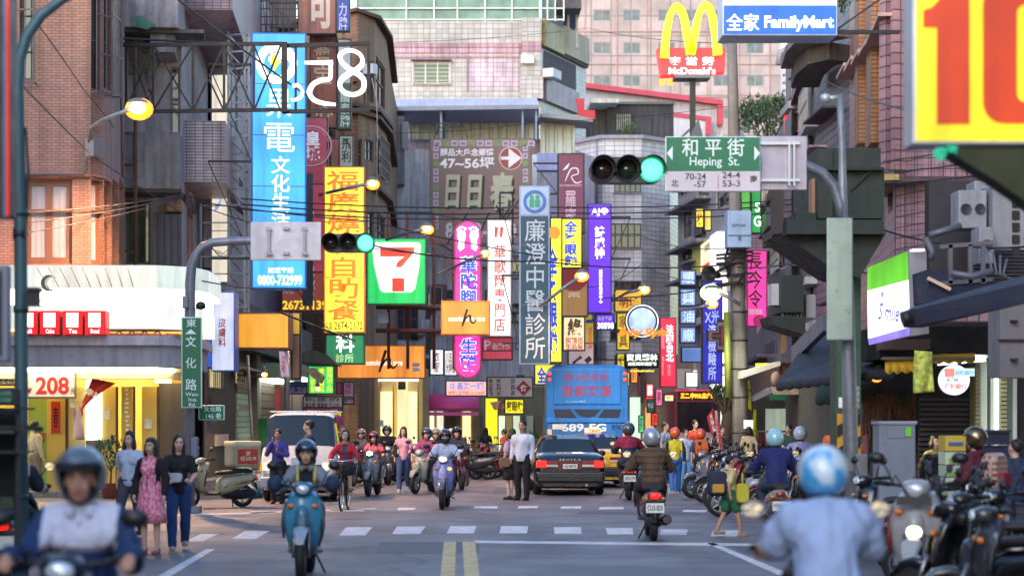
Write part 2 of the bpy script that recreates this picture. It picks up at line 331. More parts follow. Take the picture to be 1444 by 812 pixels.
        if grille:
            mb = MB(); mb.X = X; o = .22
            if bars == 'v':
                n = max(2, int((u1 - u0) / pitch))
                for k in range(n + 1): u = u0 - .05 + (u1 - u0 + .1) * k / n; mb.box(u - .012, u + .012, -o, -o + .024, z0 - .1, z1 + .1)
                for k in range(5): z = z0 - .1 + (z1 - z0 + .2) * k / 4; mb.box(u0 - .06, u1 + .06, -o - .015, -o - .003, z - .02, z + .02)
            else:
                n = max(2, int((z1 - z0) / pitch))
                for k in range(n + 1): z = z0 - .1 + (z1 - z0 + .2) * k / n; mb.box(u0 - .06, u1 + .06, -o - .015, -o - .003, z - .012, z + .012)
                for k in range(4): u = u0 - .05 + (u1 - u0 + .1) * k / 3; mb.box(u - .018, u + .018, -o, -o + .024, z0 - .1, z1 + .1)
            for u in (u0 - .05, u1 + .05):
                for z in (z0 - .1, z1 + .1): mb.box(u - .015, u + .015, -o, 0, z - .015, z + .015)
            mb.build('grille', grille, w)
        if sill: mb = MB(); mb.X = X; mb.box(u0 - .08, u1 + .08, -.1, .0, z0 - .1, z0 - .005); mb.build('sill', sill, w)
        if hood: mb = MB(); mb.X = X; mb.box(u0 - .15, u1 + .15, -.5, -.003, z1 + .06, z1 + .12); mb.build('hood', hood, w)
        return w
def ribbon(root, name, pts, ytop, ybot, thick, mat, out=0, d_ref=None, label=None, bev=0):
    """curved band hugging a polyline"""
    Wp = [Vector(((x - CX) * d / F, d)) for x, d in pts]; dr = d_ref or pts[0][1]
    zt, zb = H + (CY - ytop) * dr / F, H + (CY - ybot) * dr / F; ns = []
    for i in range(len(Wp)):
        t = (Wp[min(i + 1, len(Wp) - 1)] - Wp[max(0, i - 1)]).normalized(); ns.append(Vector((t.y, -t.x)))
    vs = []
    for w, n in zip(Wp, ns):
        a = w + n * (out + thick); b = w + n * out; vs += [(a.x, a.y, zt), (a.x, a.y, zb), (b.x, b.y, zb), (b.x, b.y, zt)]
    fs = []
    for i in range(len(Wp) - 1):
        for k in range(4): fs.append((4 * i + k, 4 * i + (k + 1) % 4, 4 * i + 4 + (k + 1) % 4, 4 * i + 4 + k))
    m = 4 * (len(Wp) - 1); fs += [(0, 1, 2, 3), (m, m + 3, m + 2, m + 1)]
    mb = MB(); mb._add(vs, fs); return mb.build(name, mat, root, label=label, bev=bev)
def part(root, name, x0, y0, x1, y1, d0, d1, mat, label=None, bev=0, kind=None):
    mb = MB(); mb.pbox(x0, y0, x1, y1, d0, d1); return mb.build(name, mat, root, label=label, bev=bev, kind=kind)
def ppart(root, name, poly, d0, d1, mat, label=None):
    mb = MB(); mb.ppoly(poly, d0, d1); return mb.build(name, mat, root, label=label)
def corrug(root, name, x0, y0, x1, y1, d, mat, pitch=.25, depth=.06, slope=0):
    """ribbed metal sheet, real ribs"""
    a, b = P(x0, y1, d), P(x1, y0, d); n = max(2, int((b.x - a.x) / pitch)); prof = []
    for k in range(n):
        u = a.x + (b.x - a.x) * k / n; w = (b.x - a.x) / n; prof += [(u, 0), (u + w * .55, 0), (u + w * .7, -depth), (u + w * .88, -depth)]
    prof.append((b.x, 0)); vs = []; m = len(prof)
    for x, y in prof: f = (x - a.x) / (b.x - a.x); vs += [(x, d + y, a.z), (x, d + y, b.z + slope * f)]
    vs += [(x, d + .12, z) for x, z in ((a.x, a.z), (a.x, b.z), (b.x, a.z), (b.x, b.z + slope))]; k = 2 * m
    mb = MB(); mb._add(vs, [(2 * i, 2 * i + 2, 2 * i + 3, 2 * i + 1) for i in range(m - 1)] + [(k, k + 1, k + 3, k + 2)]); return mb.build(name, mat, root)

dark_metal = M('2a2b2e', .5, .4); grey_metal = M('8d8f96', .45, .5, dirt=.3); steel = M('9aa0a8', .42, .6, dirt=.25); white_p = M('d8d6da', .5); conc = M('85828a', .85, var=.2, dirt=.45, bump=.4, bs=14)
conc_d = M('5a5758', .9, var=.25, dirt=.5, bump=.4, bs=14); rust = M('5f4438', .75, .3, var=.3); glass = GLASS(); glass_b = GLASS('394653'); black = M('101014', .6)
brown_f = M('5b4038', .6, dirt=.2); alum = M('a8a8ae', .35, .7)

# ---- corner building with the cafe (left)
brick = T('9a6c5e', '665250', .19, .065, .009, off=.5, rough=.6, dirt=.3)
c = Bld('corner_building', 'reddish brick corner building with a rounded end above the white cafe canopy', 'building',
        [(-120, 46), (128, 46.1), (146, 46.5), (158, 47.3), (168, 48.6), (175, 51), (178, 57)], -90, brick, 10,
        holes=[(28, -80, 48, 113), (127.5, -80, 145.5, 127), (146.5, -80, 157.5, 127), (33, 252, 102, 372), (128.5, 255, 145.5, 372), (147, 255, 157.5, 372), (158.5, 256, 167.5, 372), (168.3, 257, 174.6, 372)], z0=P(0, 376, 46).z, recess=.22)
cur = M('8f8d98', .9, var=.1)
for h in [(33, 252, 102, 372)]: c.window(*h, M('6b4636', .5), glass, cols=2, rows=1, fw=.16, curtain=cur)
for h in [(128.5, 255, 145.5, 372), (147, 255, 157.5, 372), (158.5, 256, 167.5, 372)]: c.window(*h, M('6b4636', .5), glass, cols=1, rows=1, fw=.1, curtain=cur)
for h in [(35, 295, 100, 299), (130, 297, 157, 301)]: c.rect('transom', *h, .0, M('6b4636', .5), inn=.1)
for h in [(28, -80, 48, 113), (127.5, -80, 145.5, 127), (146.5, -80, 157.5, 127)]: c.window(*h, M('3b383c', .5), glass, cols=1, rows=3, fw=.06, grille=M('4a4048', .5, .3), pitch=.13)
c.rect('sill_course', -100, 244, 127, 250, .09, brick); c.rect('sill_course', 128.5, 246, 145, 251, .09, brick)
c.rect('meter_box', 120, 197, 137, 223, .25, M('6e6a70', .5), bev=.01)
mb = MB(); a = c.uz(125, 180)
for pts in ([P(30, 246, 45.9), P(118, 246, 45.9), P(121, 243, 45.9), P(122, 224, 45.9)], [P(172, 0, 48.9), P(171, 130, 48.9), P(173, 250, 49.3)], [P(169, -20, 48.5), P(170, 60, 48.4)]): mb.tube(pts, .03, 6)
mb.build('pipe', M('55484a', .6), c.root)
# canopy bands
cp = [(-160, 44.4), (225, 44.4), (250, 44.7), (270, 45.6), (285, 47.6), (289, 50)]
pale = M('c9d2cc', .4, var=.06, dirt=.15)
ribbon(c.root, 'fascia', cp, 376, 408, .5, E('c8d2ca', .85, .12, name='lit_fascia'), -.1); ribbon(c.root, 'lower_fascia', cp, 431, 464, .35, E('dce2d8', 1.0, .12, name='lit_fascia_low'), -.1)
ribbon(c.root, 'fascia_back', cp, 404, 436, .2, white_p, -.3)
lt = E('fffdf2', 3.2, .05); ribbon(c.root, 'light_band', cp, 409, 430.5, .15, lt, .06)
slab_m = M('96959f', .6, dirt=.3); ribbon(c.root, 'canopy_slab', [(-160, 43.8), (225, 43.8), (255, 44.3), (276, 45.8), (287, 48.6)], 477, 517, 2.0, slab_m, -1.9, d_ref=43.8)
ribbon(c.root, 'canopy_lip', [(-160, 43.8), (225, 43.8), (255, 44.3), (276, 45.8), (287, 48.6)], 474, 487, .12, M('b4b0bc', .5, dirt=.3), .1, d_ref=43.8)
ribbon(c.root, 'soffit_light', [(-160, 44.3), (220, 44.3), (248, 45.0), (266, 46.8)], 518, 524, .5, E('fff2cc', 6, .05), -.6, d_ref=44.3)
ribbon(c.root, 'soffit_band', [(-160, 45.2), (225, 45.2), (250, 45.7), (270, 47.5)], 524, 534, .3, M('d8c9a0', .5), -.1, d_ref=45.2)
mb = MB()  # open truss between the fascias
for z_ in (465.5, 475.5):
    mb.tube([P(150, z_, 44.3), P(225, z_, 44.3), P(255, z_, 44.8), P(284, z_, 47.6)], .03, 5)
xs = [150 + 9 * k for k in range(10)]
for k in range(9): mb.bar(P(xs[k], 466 + 9.5 * (k % 2), 44.3), P(xs[k + 1], 466 + 9.5 * ((k + 1) % 2), 44.3), .035)
mb.build('truss', M('7d5a4c', .7, .2, var=.3), c.root)
mb = MB()
for k in range(7): mb.bar(P(150 + k * 14, 471 + (k % 3), 44.0), P(185 + k * 13, 473 - (k % 2), 43.9), .05, .05)
mb.build('timber', M('8a5f4a', .8, var=.3), c.root)
mb = MB(); mb.pbox(-160, 480, 262, 534, 45.6, 46); mb.build('lintel', M('b9a77c', .7), c.root)
# shop interior: real room with warm ceiling lamps
yel = M('d8b858', .5, var=.08); cream = M('e6d7a4', .6, var=.05)
mb = MB(); a, b = P(-200, 700, 50), P(262, 520, 50)
mb.box(-14.5, b.x, 50, 50.15, .12, 4); mb.build('shop_back_wall', yel, c.root)
mb = MB(); mb.box(-14.5, b.x, 45.9, 50, 3.15, 3.25); mb.build('shop_ceiling', cream, c.root)
for x in (-12.5, -10.4, -8.6): mb = MB(); mb.box(x, x + .9, 46.4, 49.4, 3.05, 3.13); mb.build('ceiling_lamp', E('ffeab0', 14, .05), c.root)
for x0, x1, mt in [(40, 66, M('98b048', .6)), (66, 92, yel), (92, 96, brown_f), (143, 163, yel), (163, 166, brown_f), (186, 190, brown_f), (200, 221, yel), (221, 224, brown_f)]:
    part(c.root, 'door_panel', x0, 545, x1, 694, 46.7, 46.8, mt)
part(c.root, 'glass_door', 96, 545, 120, 694, 46.75, 46.78, M('d9c77a', .3))
part(c.root, 'lit_panel', 121, 535, 143, 620, 46.6, 46.7, E('ffffff', 2.2, .05)); part(c.root, 'wall_panel', 121, 620, 143, 694, 46.62, 46.7, M('6c6a70', .5))
part(c.root, 'display_column', 171, 545, 186, 694, 46.5, 46.7, M('c8a03a', .4))
mb = MB()
for k in range(16): mb.pbox(176 + random.random() * 2, 548 + k * 6.2, 180 + random.random() * 3, 551.5 + k * 6.2, 46.47, 46.5)
mb.build('display_glass', M('dfe8e2', .2), c.root, kind='stuff')
part(c.root, 'shutter_panel', 224, 540, 266, 700, 47.0, 47.1, M('6a5f55', .7, dirt=.3))
for q, (x, y, w, h_, cm) in enumerate([(43, 600, 9, 12, 'd8d0c0'), (54, 610, 9, 12, 'b03a30'), (44, 632, 16, 10, 'c8c4b8'), (98, 560, 9, 14, 'e0dcd0'), (109, 575, 8, 12, 'c04838'), (146, 575, 8, 16, 'e8e4d8'), (204, 590, 10, 14, 'd8d4c8'), (206, 618, 9, 12, 'a83028'), (146, 620, 12, 9, '4a6a8a')]): part(c.root, 'poster', x, y, x + w, y + h_, 46.62, 46.64, M(cm, .6, var=.3, vs=9))
for q in range(3): part(c.root, 'step', -60, 694 + q * 3, 262, 697 + q * 3, 46.0 - q * .3, 46.3 - q * .3, conc) if q == 0 else None
part(c.root, 'red_couplet', 72, 566, 85, 611, 46.6, 46.62, M('c8301c', .6))
mb = MB(); letters(mb, '春', P(78.5, 590, 46.59).x, P(78, 588, 46.59).z, .13, .5, 46.595); mb.build('lettering', M('2a1410', .6), c.root)
for k in range(4): part(c.root, 'lamp_cone', 218 + k * 6, 534, 222 + k * 6, 540, 46.2, 46.4, E('ffdf90', 3, .05))
tag(c.root)
# price banner
def sign(x0, y0, x1, y1, d, label, face, texts=(), case=dark_metal, thick=.28, yaw=0, name='vertical_sign', cat='sign', group=None, arms=None, trim=None, deco=None, post=None, bev=.0, edge=.045):
    """boxed sign at depth d seen square-on or turned by yaw; texts = (body, x0, y0, x1, y1, material[, bold[, shear]])"""
    a, b = P(x0, y1, d), P(x1, y0, d); w, h = b.x - a.x, b.z - a.z; cx = (a.x + b.x) / 2
    r = thing(name, label, cat, (cx, d, a.z), yaw, group); s = d / F
    mb = MB(); mb.box(-w / 2, w / 2, -thick / 2, thick / 2, 0, h); mb.build('case', case, r, world=False, bev=bev or .012)
    e = edge; mb = MB(); faces = face if isinstance(face, list) else [(0, 1, face)]
    for f0, f1, fm in faces:   # face panels stacked from top (0) to bottom (1)
        mb = MB(); mb.box(-w / 2 + e, w / 2 - e, -thick / 2 - .012, -thick / 2 - .0, h - f1 * h + e, h - f0 * h - (e if f0 == 0 else 0)); mb.build('face_panel', fm, r, world=False)
    for t in texts:
        body, tx0, ty0, tx1, ty1, tm = t[:6]; mb = MB()
        letters(mb, body, ((tx0 + tx1) / 2 - (x0 + x1) / 2) * s, ((y1 - (ty0 + ty1) / 2)) * s, (tx1 - tx0) * s, (ty1 - ty0) * s, -thick / 2 - .018, t[6] if len(t) > 6 else .015, t[7] if len(t) > 7 else 0, mirror=(len(t) > 8))
        mb.build('lettering', tm, r, world=False)
    if deco: deco(r, w, h, thick, s)
    if h > 2.6 and w < h:
        for q in range(1, int(h / 1.4)): mb = MB(); mb.box(-w / 2 + e, w / 2 - e, -thick / 2 - .016, -thick / 2 - .0125, q * h / int(h / 1.4) - .012, q * h / int(h / 1.4) + .012); mb.build('panel_seam', M('6a6468', .6), r, world=False)
    if arms:
        sd, L = arms; mb = MB(); sx = w / 2 if sd == 'R' else -w / 2; k = 1 if sd == 'R' else -1; n = 3 if h > 2 else 2
        for i in range(n):
            z = h * (.12 + .76 * i / (n - 1)); mb.box(min(sx, sx + k * L), max(sx, sx + k * L), -.03, .03, z - .03, z + .03); 
        for i in range(n - 1):
            z = h * (.12 + .76 * i / (n - 1)); z2 = h * (.12 + .76 * (i + 1) / (n - 1)); mb.bar((sx, 0, z), (sx + k * L, 0, z2), .03)
        mb.build('bracket', dark_metal, r, world=False)
    return r
# ---- concrete balcony building behind the corner (left)
b2 = Bld('balcony_building', 'stained concrete building with a heavy parapet slab and boxed balcony beside the brick corner', 'building',
         [(150, 54), (256, 54.2), (264, 57), (300, 66)], -120, M('a2989c', .8, var=.15, dirt=.4), 6, holes=[(240, 95, 254, 200), (178, 283, 212, 372), (266, 190, 276, 270)])
b2.rect('parapet', 150, -80, 256, 58, 1.9, conc, bev=.02); b2.rect('parapet_tiles', 257, -80, 300, 60, 1.4, T('a98a9a', '5f5560', .25, .08, .014), seg=2)
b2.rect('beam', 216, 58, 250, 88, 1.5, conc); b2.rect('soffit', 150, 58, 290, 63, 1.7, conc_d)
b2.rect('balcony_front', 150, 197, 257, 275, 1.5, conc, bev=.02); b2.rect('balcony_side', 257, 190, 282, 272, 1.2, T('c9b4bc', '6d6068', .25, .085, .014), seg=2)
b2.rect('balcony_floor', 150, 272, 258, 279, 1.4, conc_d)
b2.window(240, 95, 254, 200, M('6d5a50', .6), glass, cols=1, rows=2); b2.window(178, 283, 212, 372, M('3a4038', .6), GLASS('39402f'), cols=1, rows=1)
b2.window(266, 190, 276, 270, M('6d5a50', .6), glass, cols=1)
b2.rect('panelling', 216, 300, 256, 405, .12, M('63606a', .6, dirt=.3)); b2.rect('corbel', 236, 276, 257, 301, .5, T('96654e', '5a4036', .2, .08))
corrug(b2.root, 'ribbed_sheet', 216, 302, 255, 400, 53.8, M('5d5b65', .6, dirt=.3), .18, .04)
mb = MB(); c1, c2 = P(172, 24, 52.8), P(200, 105, 52.8)
for k in range(9): x = c1.x + (c2.x - c1.x) * k / 8; mb.box(x - .012, x + .012, 52.8, 52.83, c2.z, c1.z)
for k in range(5): z = c2.z + (c1.z - c2.z) * k / 4; mb.box(c1.x, c2.x, 52.77, 52.8, z - .02, z + .02)
mb.build('window_cage', M('4d454c', .5, .4), b2.root)
part(b2.root, 'white_box', 182, 30, 189, 47, 53.0, 53.3, white_p)
ppart(b2.root, 'green_awning', [(170, 21), (200, 23), (219, 35), (207, 42), (170, 33)], 52.2, 53.9, M('2c6a5c', .5, dirt=.2))
mb = MB(); mb.tube([P(191, 60, 52.2), P(191, 420, 52.2)], .05, 6)
for y in (189, 233, 355): mb.tube([P(174, y, 52.2), P(191, y, 52.2)], .035, 5)
mb.build('rusty_drain', rust, b2.root)
def leaves(mb, c, rx, ry, rz, n, size, rnd=random):
    for _ in range(n):
        while True:
            v = Vector((rnd.uniform(-1, 1), rnd.uniform(-1, 1), rnd.uniform(-1, 1)))
            if v.length < 1: break
        if noise.noise(v * 2.3 + Vector(c)) < -.12: continue
        p = Vector(c) + Vector((v.x * rx, v.y * ry, v.z * rz)); q = Euler((rnd.uniform(0, 6), rnd.uniform(0, 6), rnd.uniform(0, 6))).to_matrix()
        s = size * rnd.uniform(.6, 1.3); mb._add([p + q @ Vector(w) for w in ((-s, 0, 0), (0, -s * .35, s * .1), (s, 0, 0), (0, s * .35, s * .1))], [(0, 1, 2, 3)])
leaf = M('3f5a2c', .6, var=.5, vs=8); leaf_d = M('2c4426', .6, var=.5, vs=6); leaf_r = M('a04a58', .6, var=.4, vs=8)
def plant(name, label, x, y, d, r, n=200, h=.5, pot=None, mat=leaf, size=.07, stem=True):
    p = P(x, y, d); t = thing(name, label, 'plant', p)
    z = 0
    if pot: mb = MB(); mb.lathe([(.001, 0), (r * .42, 0), (r * .55, .32), (r * .6, .34), (r * .5, .34), (.001, .3)], 14); mb.build('pot', pot, t, world=False); z = .3
    if stem: mb = MB(); mb.tube([(0, 0, z), (.02, 0, z + h * .6)], .02, 5); [mb.tube([(.0, 0, z + h * .4), (random.uniform(-r, r) * .6, random.uniform(-r, r) * .6, z + h)], .012, 4) for _ in range(5)]; mb.build('stem', M('4c3a2c', .8), t, world=False)
    mb = MB(); leaves(mb, (0, 0, z + h), r, r, r * .9, n, size); mb.build('foliage', mat, t, world=False, fix=False); return t
plant('balcony_plant', 'green creeper with reddish flowers hanging inside the caged balcony', 207, 118, 52.9, .45, 260, .5, size=.06)
plant('flowering_plant', 'pinkish flowers hanging under the green creeper on the balcony', 214, 142, 52.8, .28, 120, .3, mat=leaf_r, size=.05)
plant('potted_tree', 'small potted bush in a terracotta pot in front of the yellow shop', 156, 702, 44.9, .42, 330, .75, pot=M('8a4632', .7), size=.08)

# ---- tiled row receding down the left side
b3 = Bld('tiled_row_building', 'mauve tiled building receding down the left side behind the tall white sign', 'building',
         [(298, 64), (330, 76), (372, 90)], -160, T('a4879a', '5d5060', .3, .1, .016), 8, holes=[(306, 12, 326, 120), (306, 160, 326, 260), (306, 290, 326, 370), (340, -60, 366, 30)], d_top=64)
for h in [(306, 12, 326, 120), (306, 160, 326, 260), (306, 290, 326, 370), (340, -60, 366, 30)]: b3.window(*h, M('2f4a4a', .5), glass, cols=1, rows=3)
b3.rect('white_pilaster', 300, -60, 306, 240, .3, M('b9c4c8', .6, dirt=.3)); b3.rect('teal_hood', 306, -40, 330, 30, .7, M('3d6c6a', .6, dirt=.3)); b3.rect('concrete_panel', 318, 120, 332, 200, .4, conc)
# scaffold of pale angle iron in front
sc = thing('sign_scaffold', 'pale steel lattice scaffold between the white sign and the tall blue sign', 'scaffold', P(330, 430, 58))
mb = MB()
for x in (322, 345, 351): mb.bar(P(x, 45, 58), P(x, 455, 58), .06)
for x in (326, 348): mb.bar(P(x, 60, 59.4), P(x, 455, 59.4), .05)
mb.build('upright', M('a5a8b4', .5, .5, dirt=.3), sc)
mb = MB()
for k, y in enumerate(range(50, 450, 24)):
    mb.bar(P(320, y, 58), P(352, y - 2, 58), .05); mb.bar(P(322, y, 58), P(326, y, 59.4), .04); mb.bar(P(351, y, 58), P(348, y, 59.4), .04)
    mb.bar(P(322, y, 58), P(345, y + 24, 59.4), .035)
    if k > 5: mb.bar(P(282, y, 58), P(322, y, 58), .035)
mb.build('rung', M('a5a8b4', .5, .5, dirt=.3), sc)
# shops under the row
s3 = Bld('left_shop_row', 'shuttered ground floor shops behind the parked white van', 'building', [(286, 56), (345, 66), (420, 84), (470, 98)], 440, M('6f665f', .7, dirt=.4), 3, d_top=60, holes=[(395, 500, 412, 640), (420, 500, 445, 635), (450, 540, 466, 632)])
s3.window(395, 500, 412, 640, M('8c8d90', .5), GLASS('3c3832'), cols=2, rows=4); s3.window(420, 500, 445, 635, M('8c8d90', .5), GLASS('4a4238'), cols=3, rows=5)
s3.window(450, 540, 466, 632, M('b0b0a8', .5), E('f0dc90', 1.4, .3), cols=1)
for i, (x0, x1, y0, y1, cm) in enumerate([(330, 350, 512, 555, '7c6350'), (330, 350, 555, 665, 'b4d4b0'), (356, 384, 515, 655, '4a3430')]):
    mb = MB(); n = 14 if i else 6
    for k in range(n):
        ya, yb = y0 + (y1 - y0) * k / n, y0 + (y1 - y0) * (k + 1) / n
        s3.rect('x', x0, ya + .4, x1, yb - .4, .1 + .02 * (k % 2), None, mb=mb)
    mb.build('roller_shutter', M(cm, .6, dirt=.25), s3.root)
s3.rect('pillar', 350, 470, 356, 660, .3, M('8a7f70', .7, dirt=.3)); s3.rect('pillar', 413, 470, 419, 650, .3, M('7c746c', .7)); s3.rect('red_banner', 386, 545, 394, 620, .2, M('a02830', .6))
s3.rect('blue_banner', 289, 560, 296, 612, .05, M('3a4fa0', .6)); s3.rect('blue_notice', 303, 596, 322, 610, .04, M('2f49b4', .6)); s3.rect('dark_doorway', 286, 520, 330, 700, .05, M('3a3430', .8))
s3.rect('lintel', 286, 440, 420, 500, .6, M('6a625e', .8, dirt=.4)); s3.rect('pale_awning', 352, 516, 388, 536, 1.0, M('9ab090', .6, dirt=.2)); s3.rect('pale_awning', 390, 518, 432, 534, .9, M('8a9c84', .6, dirt=.2)); s3.rect('fluorescent_tube', 354, 536.5, 384, 538.5, .9, E('f0ffe8', 6, .02)); s3.rect('fluorescent_tube', 396, 535, 428, 537, .8, E('fff4e0', 5, .02))
for x0, y0, x1, y1, cm in [(421, 560, 432, 640, 'd8d0a8'), (434, 565, 447, 640, 'e8e0c0')]: s3.rect('lit_display', x0, y0, x1, y1, .12, E(cm, .7, .5, 4))
s3.rect('white_notice', 300, 612, 318, 628, .1, M('b8ae9c', .6))
ppart(s3.root, 'dark_canvas', [(418, 500), (440, 493), (462, 500), (476, 514), (462, 512), (420, 511)], 58.6, 61, M('3a423c', .7, dirt=.3)); ppart(s3.root, 'striped_awning', [(430, 520), (442, 518), (456, 530), (452, 540), (438, 530)], 58.2, 59, M('8a7c5c', .7, var=.4, vs=6)); s3.rect('green_post_box', 352, 590, 358, 625, .6, M('2f8a44', .5))
mb = MB(); mb.tube([P(349, 500, 58), P(352, 560, 58), P(358, 640, 58)], .05, 6); mb.tube([P(405, 470, 58.5), P(404, 640, 58.5)], .09, 8); mb.build('drainpipe', grey_metal, s3.root)

# ---- brown rounded building
brown_w = T('9a745a', '5e4638', .24, .08, .01, off=.5, rough=.75, dirt=.35)
b4 = Bld('brown_building', 'brown tiled building with rounded corner and stacked windows behind the mirrored numbers', 'building',
         [(368, 92), (430, 88), (505, 86), (528, 87.5), (545, 92), (553, 104)], 17, brown_w, 10, d_top=86,
         holes=[(519, 86, 527, 145), (530, 88, 543, 148), (515, 198, 527, 228), (530, 200, 543, 250), (497, 115, 503, 120), (519, 300, 527, 345), (530, 303, 543, 350), (502, 196, 511, 240)])
for h in [(519, 86, 527, 145), (530, 88, 543, 148), (515, 198, 527, 228), (530, 200, 543, 250), (519, 300, 527, 345), (530, 303, 543, 350), (502, 196, 511, 240)]: b4.window(*h, M('4a3a38', .6), glass, cols=2 if h[2] - h[0] > 10 else 1, rows=2, fw=.07, grille=M('5b4c50', .5) if h[1] == 200 else None)
for y in (13, 146, 156, 258): ribbon(b4.root, 'string_course', b4.pts, y, y + 5, .3, M('5b3d34', .8, dirt=.3), 0, d_ref=86)
b4.rect('air_conditioner', 511, 92, 518, 106, .5, M('b8b8bc', .5), label='pale window air conditioner'); 
mb = MB(); mb.tube([P(524, 110, 85), P(531, 140, 85), P(532, 180, 85.2), P(531, 320, 85.2)], .02, 5); mb.build('cable', M('b0a4a0', .6), b4.root)
b4.rect('rooftop_lattice', 372, -60, 418, 50, 1.2, conc_d)
lw = thing('rooftop_lattice', 'dark steel lattice and cages above the tall blue sign', 'scaffold', P(390, 60, 80)); mb = MB()
for k in range(8): mb.bar(P(368 + k * 8, -30, 80), P(368 + k * 8, 60, 80), .05); mb.bar(P(368, -20 + k * 11, 80), P(424, -20 + k * 11, 80), .04); mb.bar(P(368 + k * 8, -30, 80), P(376 + k * 8, 60, 80), .03)
mb.build('lattice', M('3a3438', .6, .3), lw)

# ---- pale pink tile block with glazed top storey
ptile = T('aeaeb0', '828286', .42, .32, .022, rough=.35, dirt=.14)
b5 = Bld('pink_tile_building', 'pale pink tiled block with a glazed top storey above the blue canopy', 'building', [(535, 132), (763, 132), (826, 140)], 30, ptile, 14,
         holes=[(583, 88, 634, 118), (552, 85, 560, 100), (775, 82, 800, 100)])
b5.window(583, 88, 634, 118, M('c9c8cc', .5), GLASS('55684a'), cols=3, rows=1, grille=M('b8b6bc', .4, .5), pitch=.22, bars='h', hood=M('6a5f70', .6), sill=M('6a5f70', .6))
b5.window(552, 85, 560, 100, M('8d8f96', .5), glass, cols=1); b5.window(775, 82, 800, 100, M('3d3a40', .5), glass, cols=2)
for y0, y1, cm in [(62, 67, 'b08a9c'), (67.5, 76, 'c29cb0'), (79, 83, 'b08a9c')]: b5.rect('pink_band', 535, y0, 735, y1, .05 + .01 * (y0 > 65), T(cm, '7a6678', .42, .32, .022))
b5.rect('projecting_bay', 735, 28, 763, 142, .6, ptile); b5.rect('pink_band', 735, 62, 763, 76, .66, T('b08a9c', '7a6678', .42, .32, .022))
b5.rect('recessed_panel', 660, 82, 732, 128, .02, T('c4b4c4', '8a7f8c', .42, .32, .022)); b5.rect('panel_edge', 658, 81, 661, 128, .1, M('7a7080', .6))
warm_lit_t = T('c4a060', '7a6870', .42, .14, .03); b5.rect('balcony_parapet', 790, 46, 826, 84, .3, warm_lit_t, seg=1); b5.rect('balcony_parapet', 763, 35, 790, 72, .34, T('b7a84a', '7a6870', .42, .14, .03), seg=1)  # yellow-orange light reflected on the parapet is put into its tile colour
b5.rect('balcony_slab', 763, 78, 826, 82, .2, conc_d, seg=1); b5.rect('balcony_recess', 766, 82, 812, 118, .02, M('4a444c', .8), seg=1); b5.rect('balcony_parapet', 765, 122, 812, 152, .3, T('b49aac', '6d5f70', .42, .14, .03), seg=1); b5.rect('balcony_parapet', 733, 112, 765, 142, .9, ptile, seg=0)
b5.rect('ac_unit', 734, 82, 752, 93, 1.0, M('c9c9cc', .5)); b5.rect('ac_unit', 760, 100, 772, 112, 1.0, M('b9b9bc', .5), seg=1)
gt = thing('glazed_penthouse', 'green glass penthouse enclosure on top of the pale pink tiled block', 'penthouse', P(640, 30, 133))
mb = MB(); mb.pbox(500, -60, 762, 29.5, 133, 138); mb.ppoly([(764, -60), (795, -60), (795, 30), (764, 30)], 136, 140); mb.build('glass_wall', GLASS('55786c', .12, 'green_glass'), gt)
mb = MB()
for x in (502, 573, 612, 645, 684, 722, 761, 772, 783, 795): mb.pbox(x - .8, -60, x + .8, 30, 132.7, 132.98)
for y in (12, 28): mb.pbox(500, y - .8, 796, y + .8, 132.75, 132.95)
mb.build('frame', M('b9c4c4', .4, .4), gt); part(gt, 'canopy_roof', 786, -3, 820, 12, 134, 142, M('4a4a50', .6)); part(gt, 'post', 812, 10, 815, 68, 136, 136.3, grey_metal); part(gt, 'post', 800, 10, 803, 60, 136, 136.3, grey_metal)

# ---- canopy roof with corrugated wall and the rooftop below
b6 = Bld('canopy_building', 'low block under a long pale blue canopy roof behind the big brown billboard', 'building', [(540, 118), (770, 118), (838, 126)], 196, M('b9a8b8', .7, dirt=.25), 8, holes=[(757, 205, 800, 250)])
b6.rect('dark_opening', 556, 158, 760, 165, .02, black)
ppart(b6.root, 'canopy_roof', [(552, 143), (560, 140), (757, 139), (760, 146), (760, 153), (552, 156)], 112, 117.5, M('8f9ecb', .45, .2, dirt=.15))
ppart(b6.root, 'canopy_edge', [(552, 150), (760, 148), (760, 153.5), (552, 156.5)], 111.8, 111.98, M('6f7487', .45, .3))
part(b6.root, 'canopy_back', 552, 157, 760, 196, 118.5, 119, black)
cg = M('c3cdc6', .45, .2, dirt=.15); corrug(b6.root, 'corrugated_wall', 568, 164, 758, 197, 117.2, cg, .5, .08); corrug(b6.root, 'corrugated_wall', 762, 163, 811, 216, 117.0, cg, .5, .08)
for x in (622, 737, 756): part(b6.root, 'canopy_post', x - 1.3, 155, x + 1.3, 197, 112.2, 112.4, M('7688a0', .5))
part(b6.root, 'post_shadow_strip', 624, 160, 628, 197, 113, 113.2, M('24242c', .6))  # dark strip modelled beside the post in place of its shadow
ppart(b6.root, 'metal_roof', [(762, 160), (812, 162), (836, 168), (836, 172), (762, 165)], 115, 118, M('7d8088', .5)); ppart(b6.root, 'red_roof_ornament', [(797, 166), (815, 166), (815, 150), (812, 139), (824, 139), (824, 155), (839, 156), (839, 168), (797, 168)], 120, 120.4, M('a82838', .6))
part(b6.root, 'blue_corrugated', 757, 216, 800, 240, 113, 114, M('7f88b8', .5, dirt=.2)); part(b6.root, 'wall_pier', 748, 218, 757, 290, 110.5, 111, M('c8c4cc', .6)); part(b6.root, 'grey_wall', 555, 164, 570, 260, 112, 116, conc); part(b6.root, 'mesh_panel', 567, 172, 576, 210, 111.5, 111.7, M('7c7c84', .6))
mb = MB()
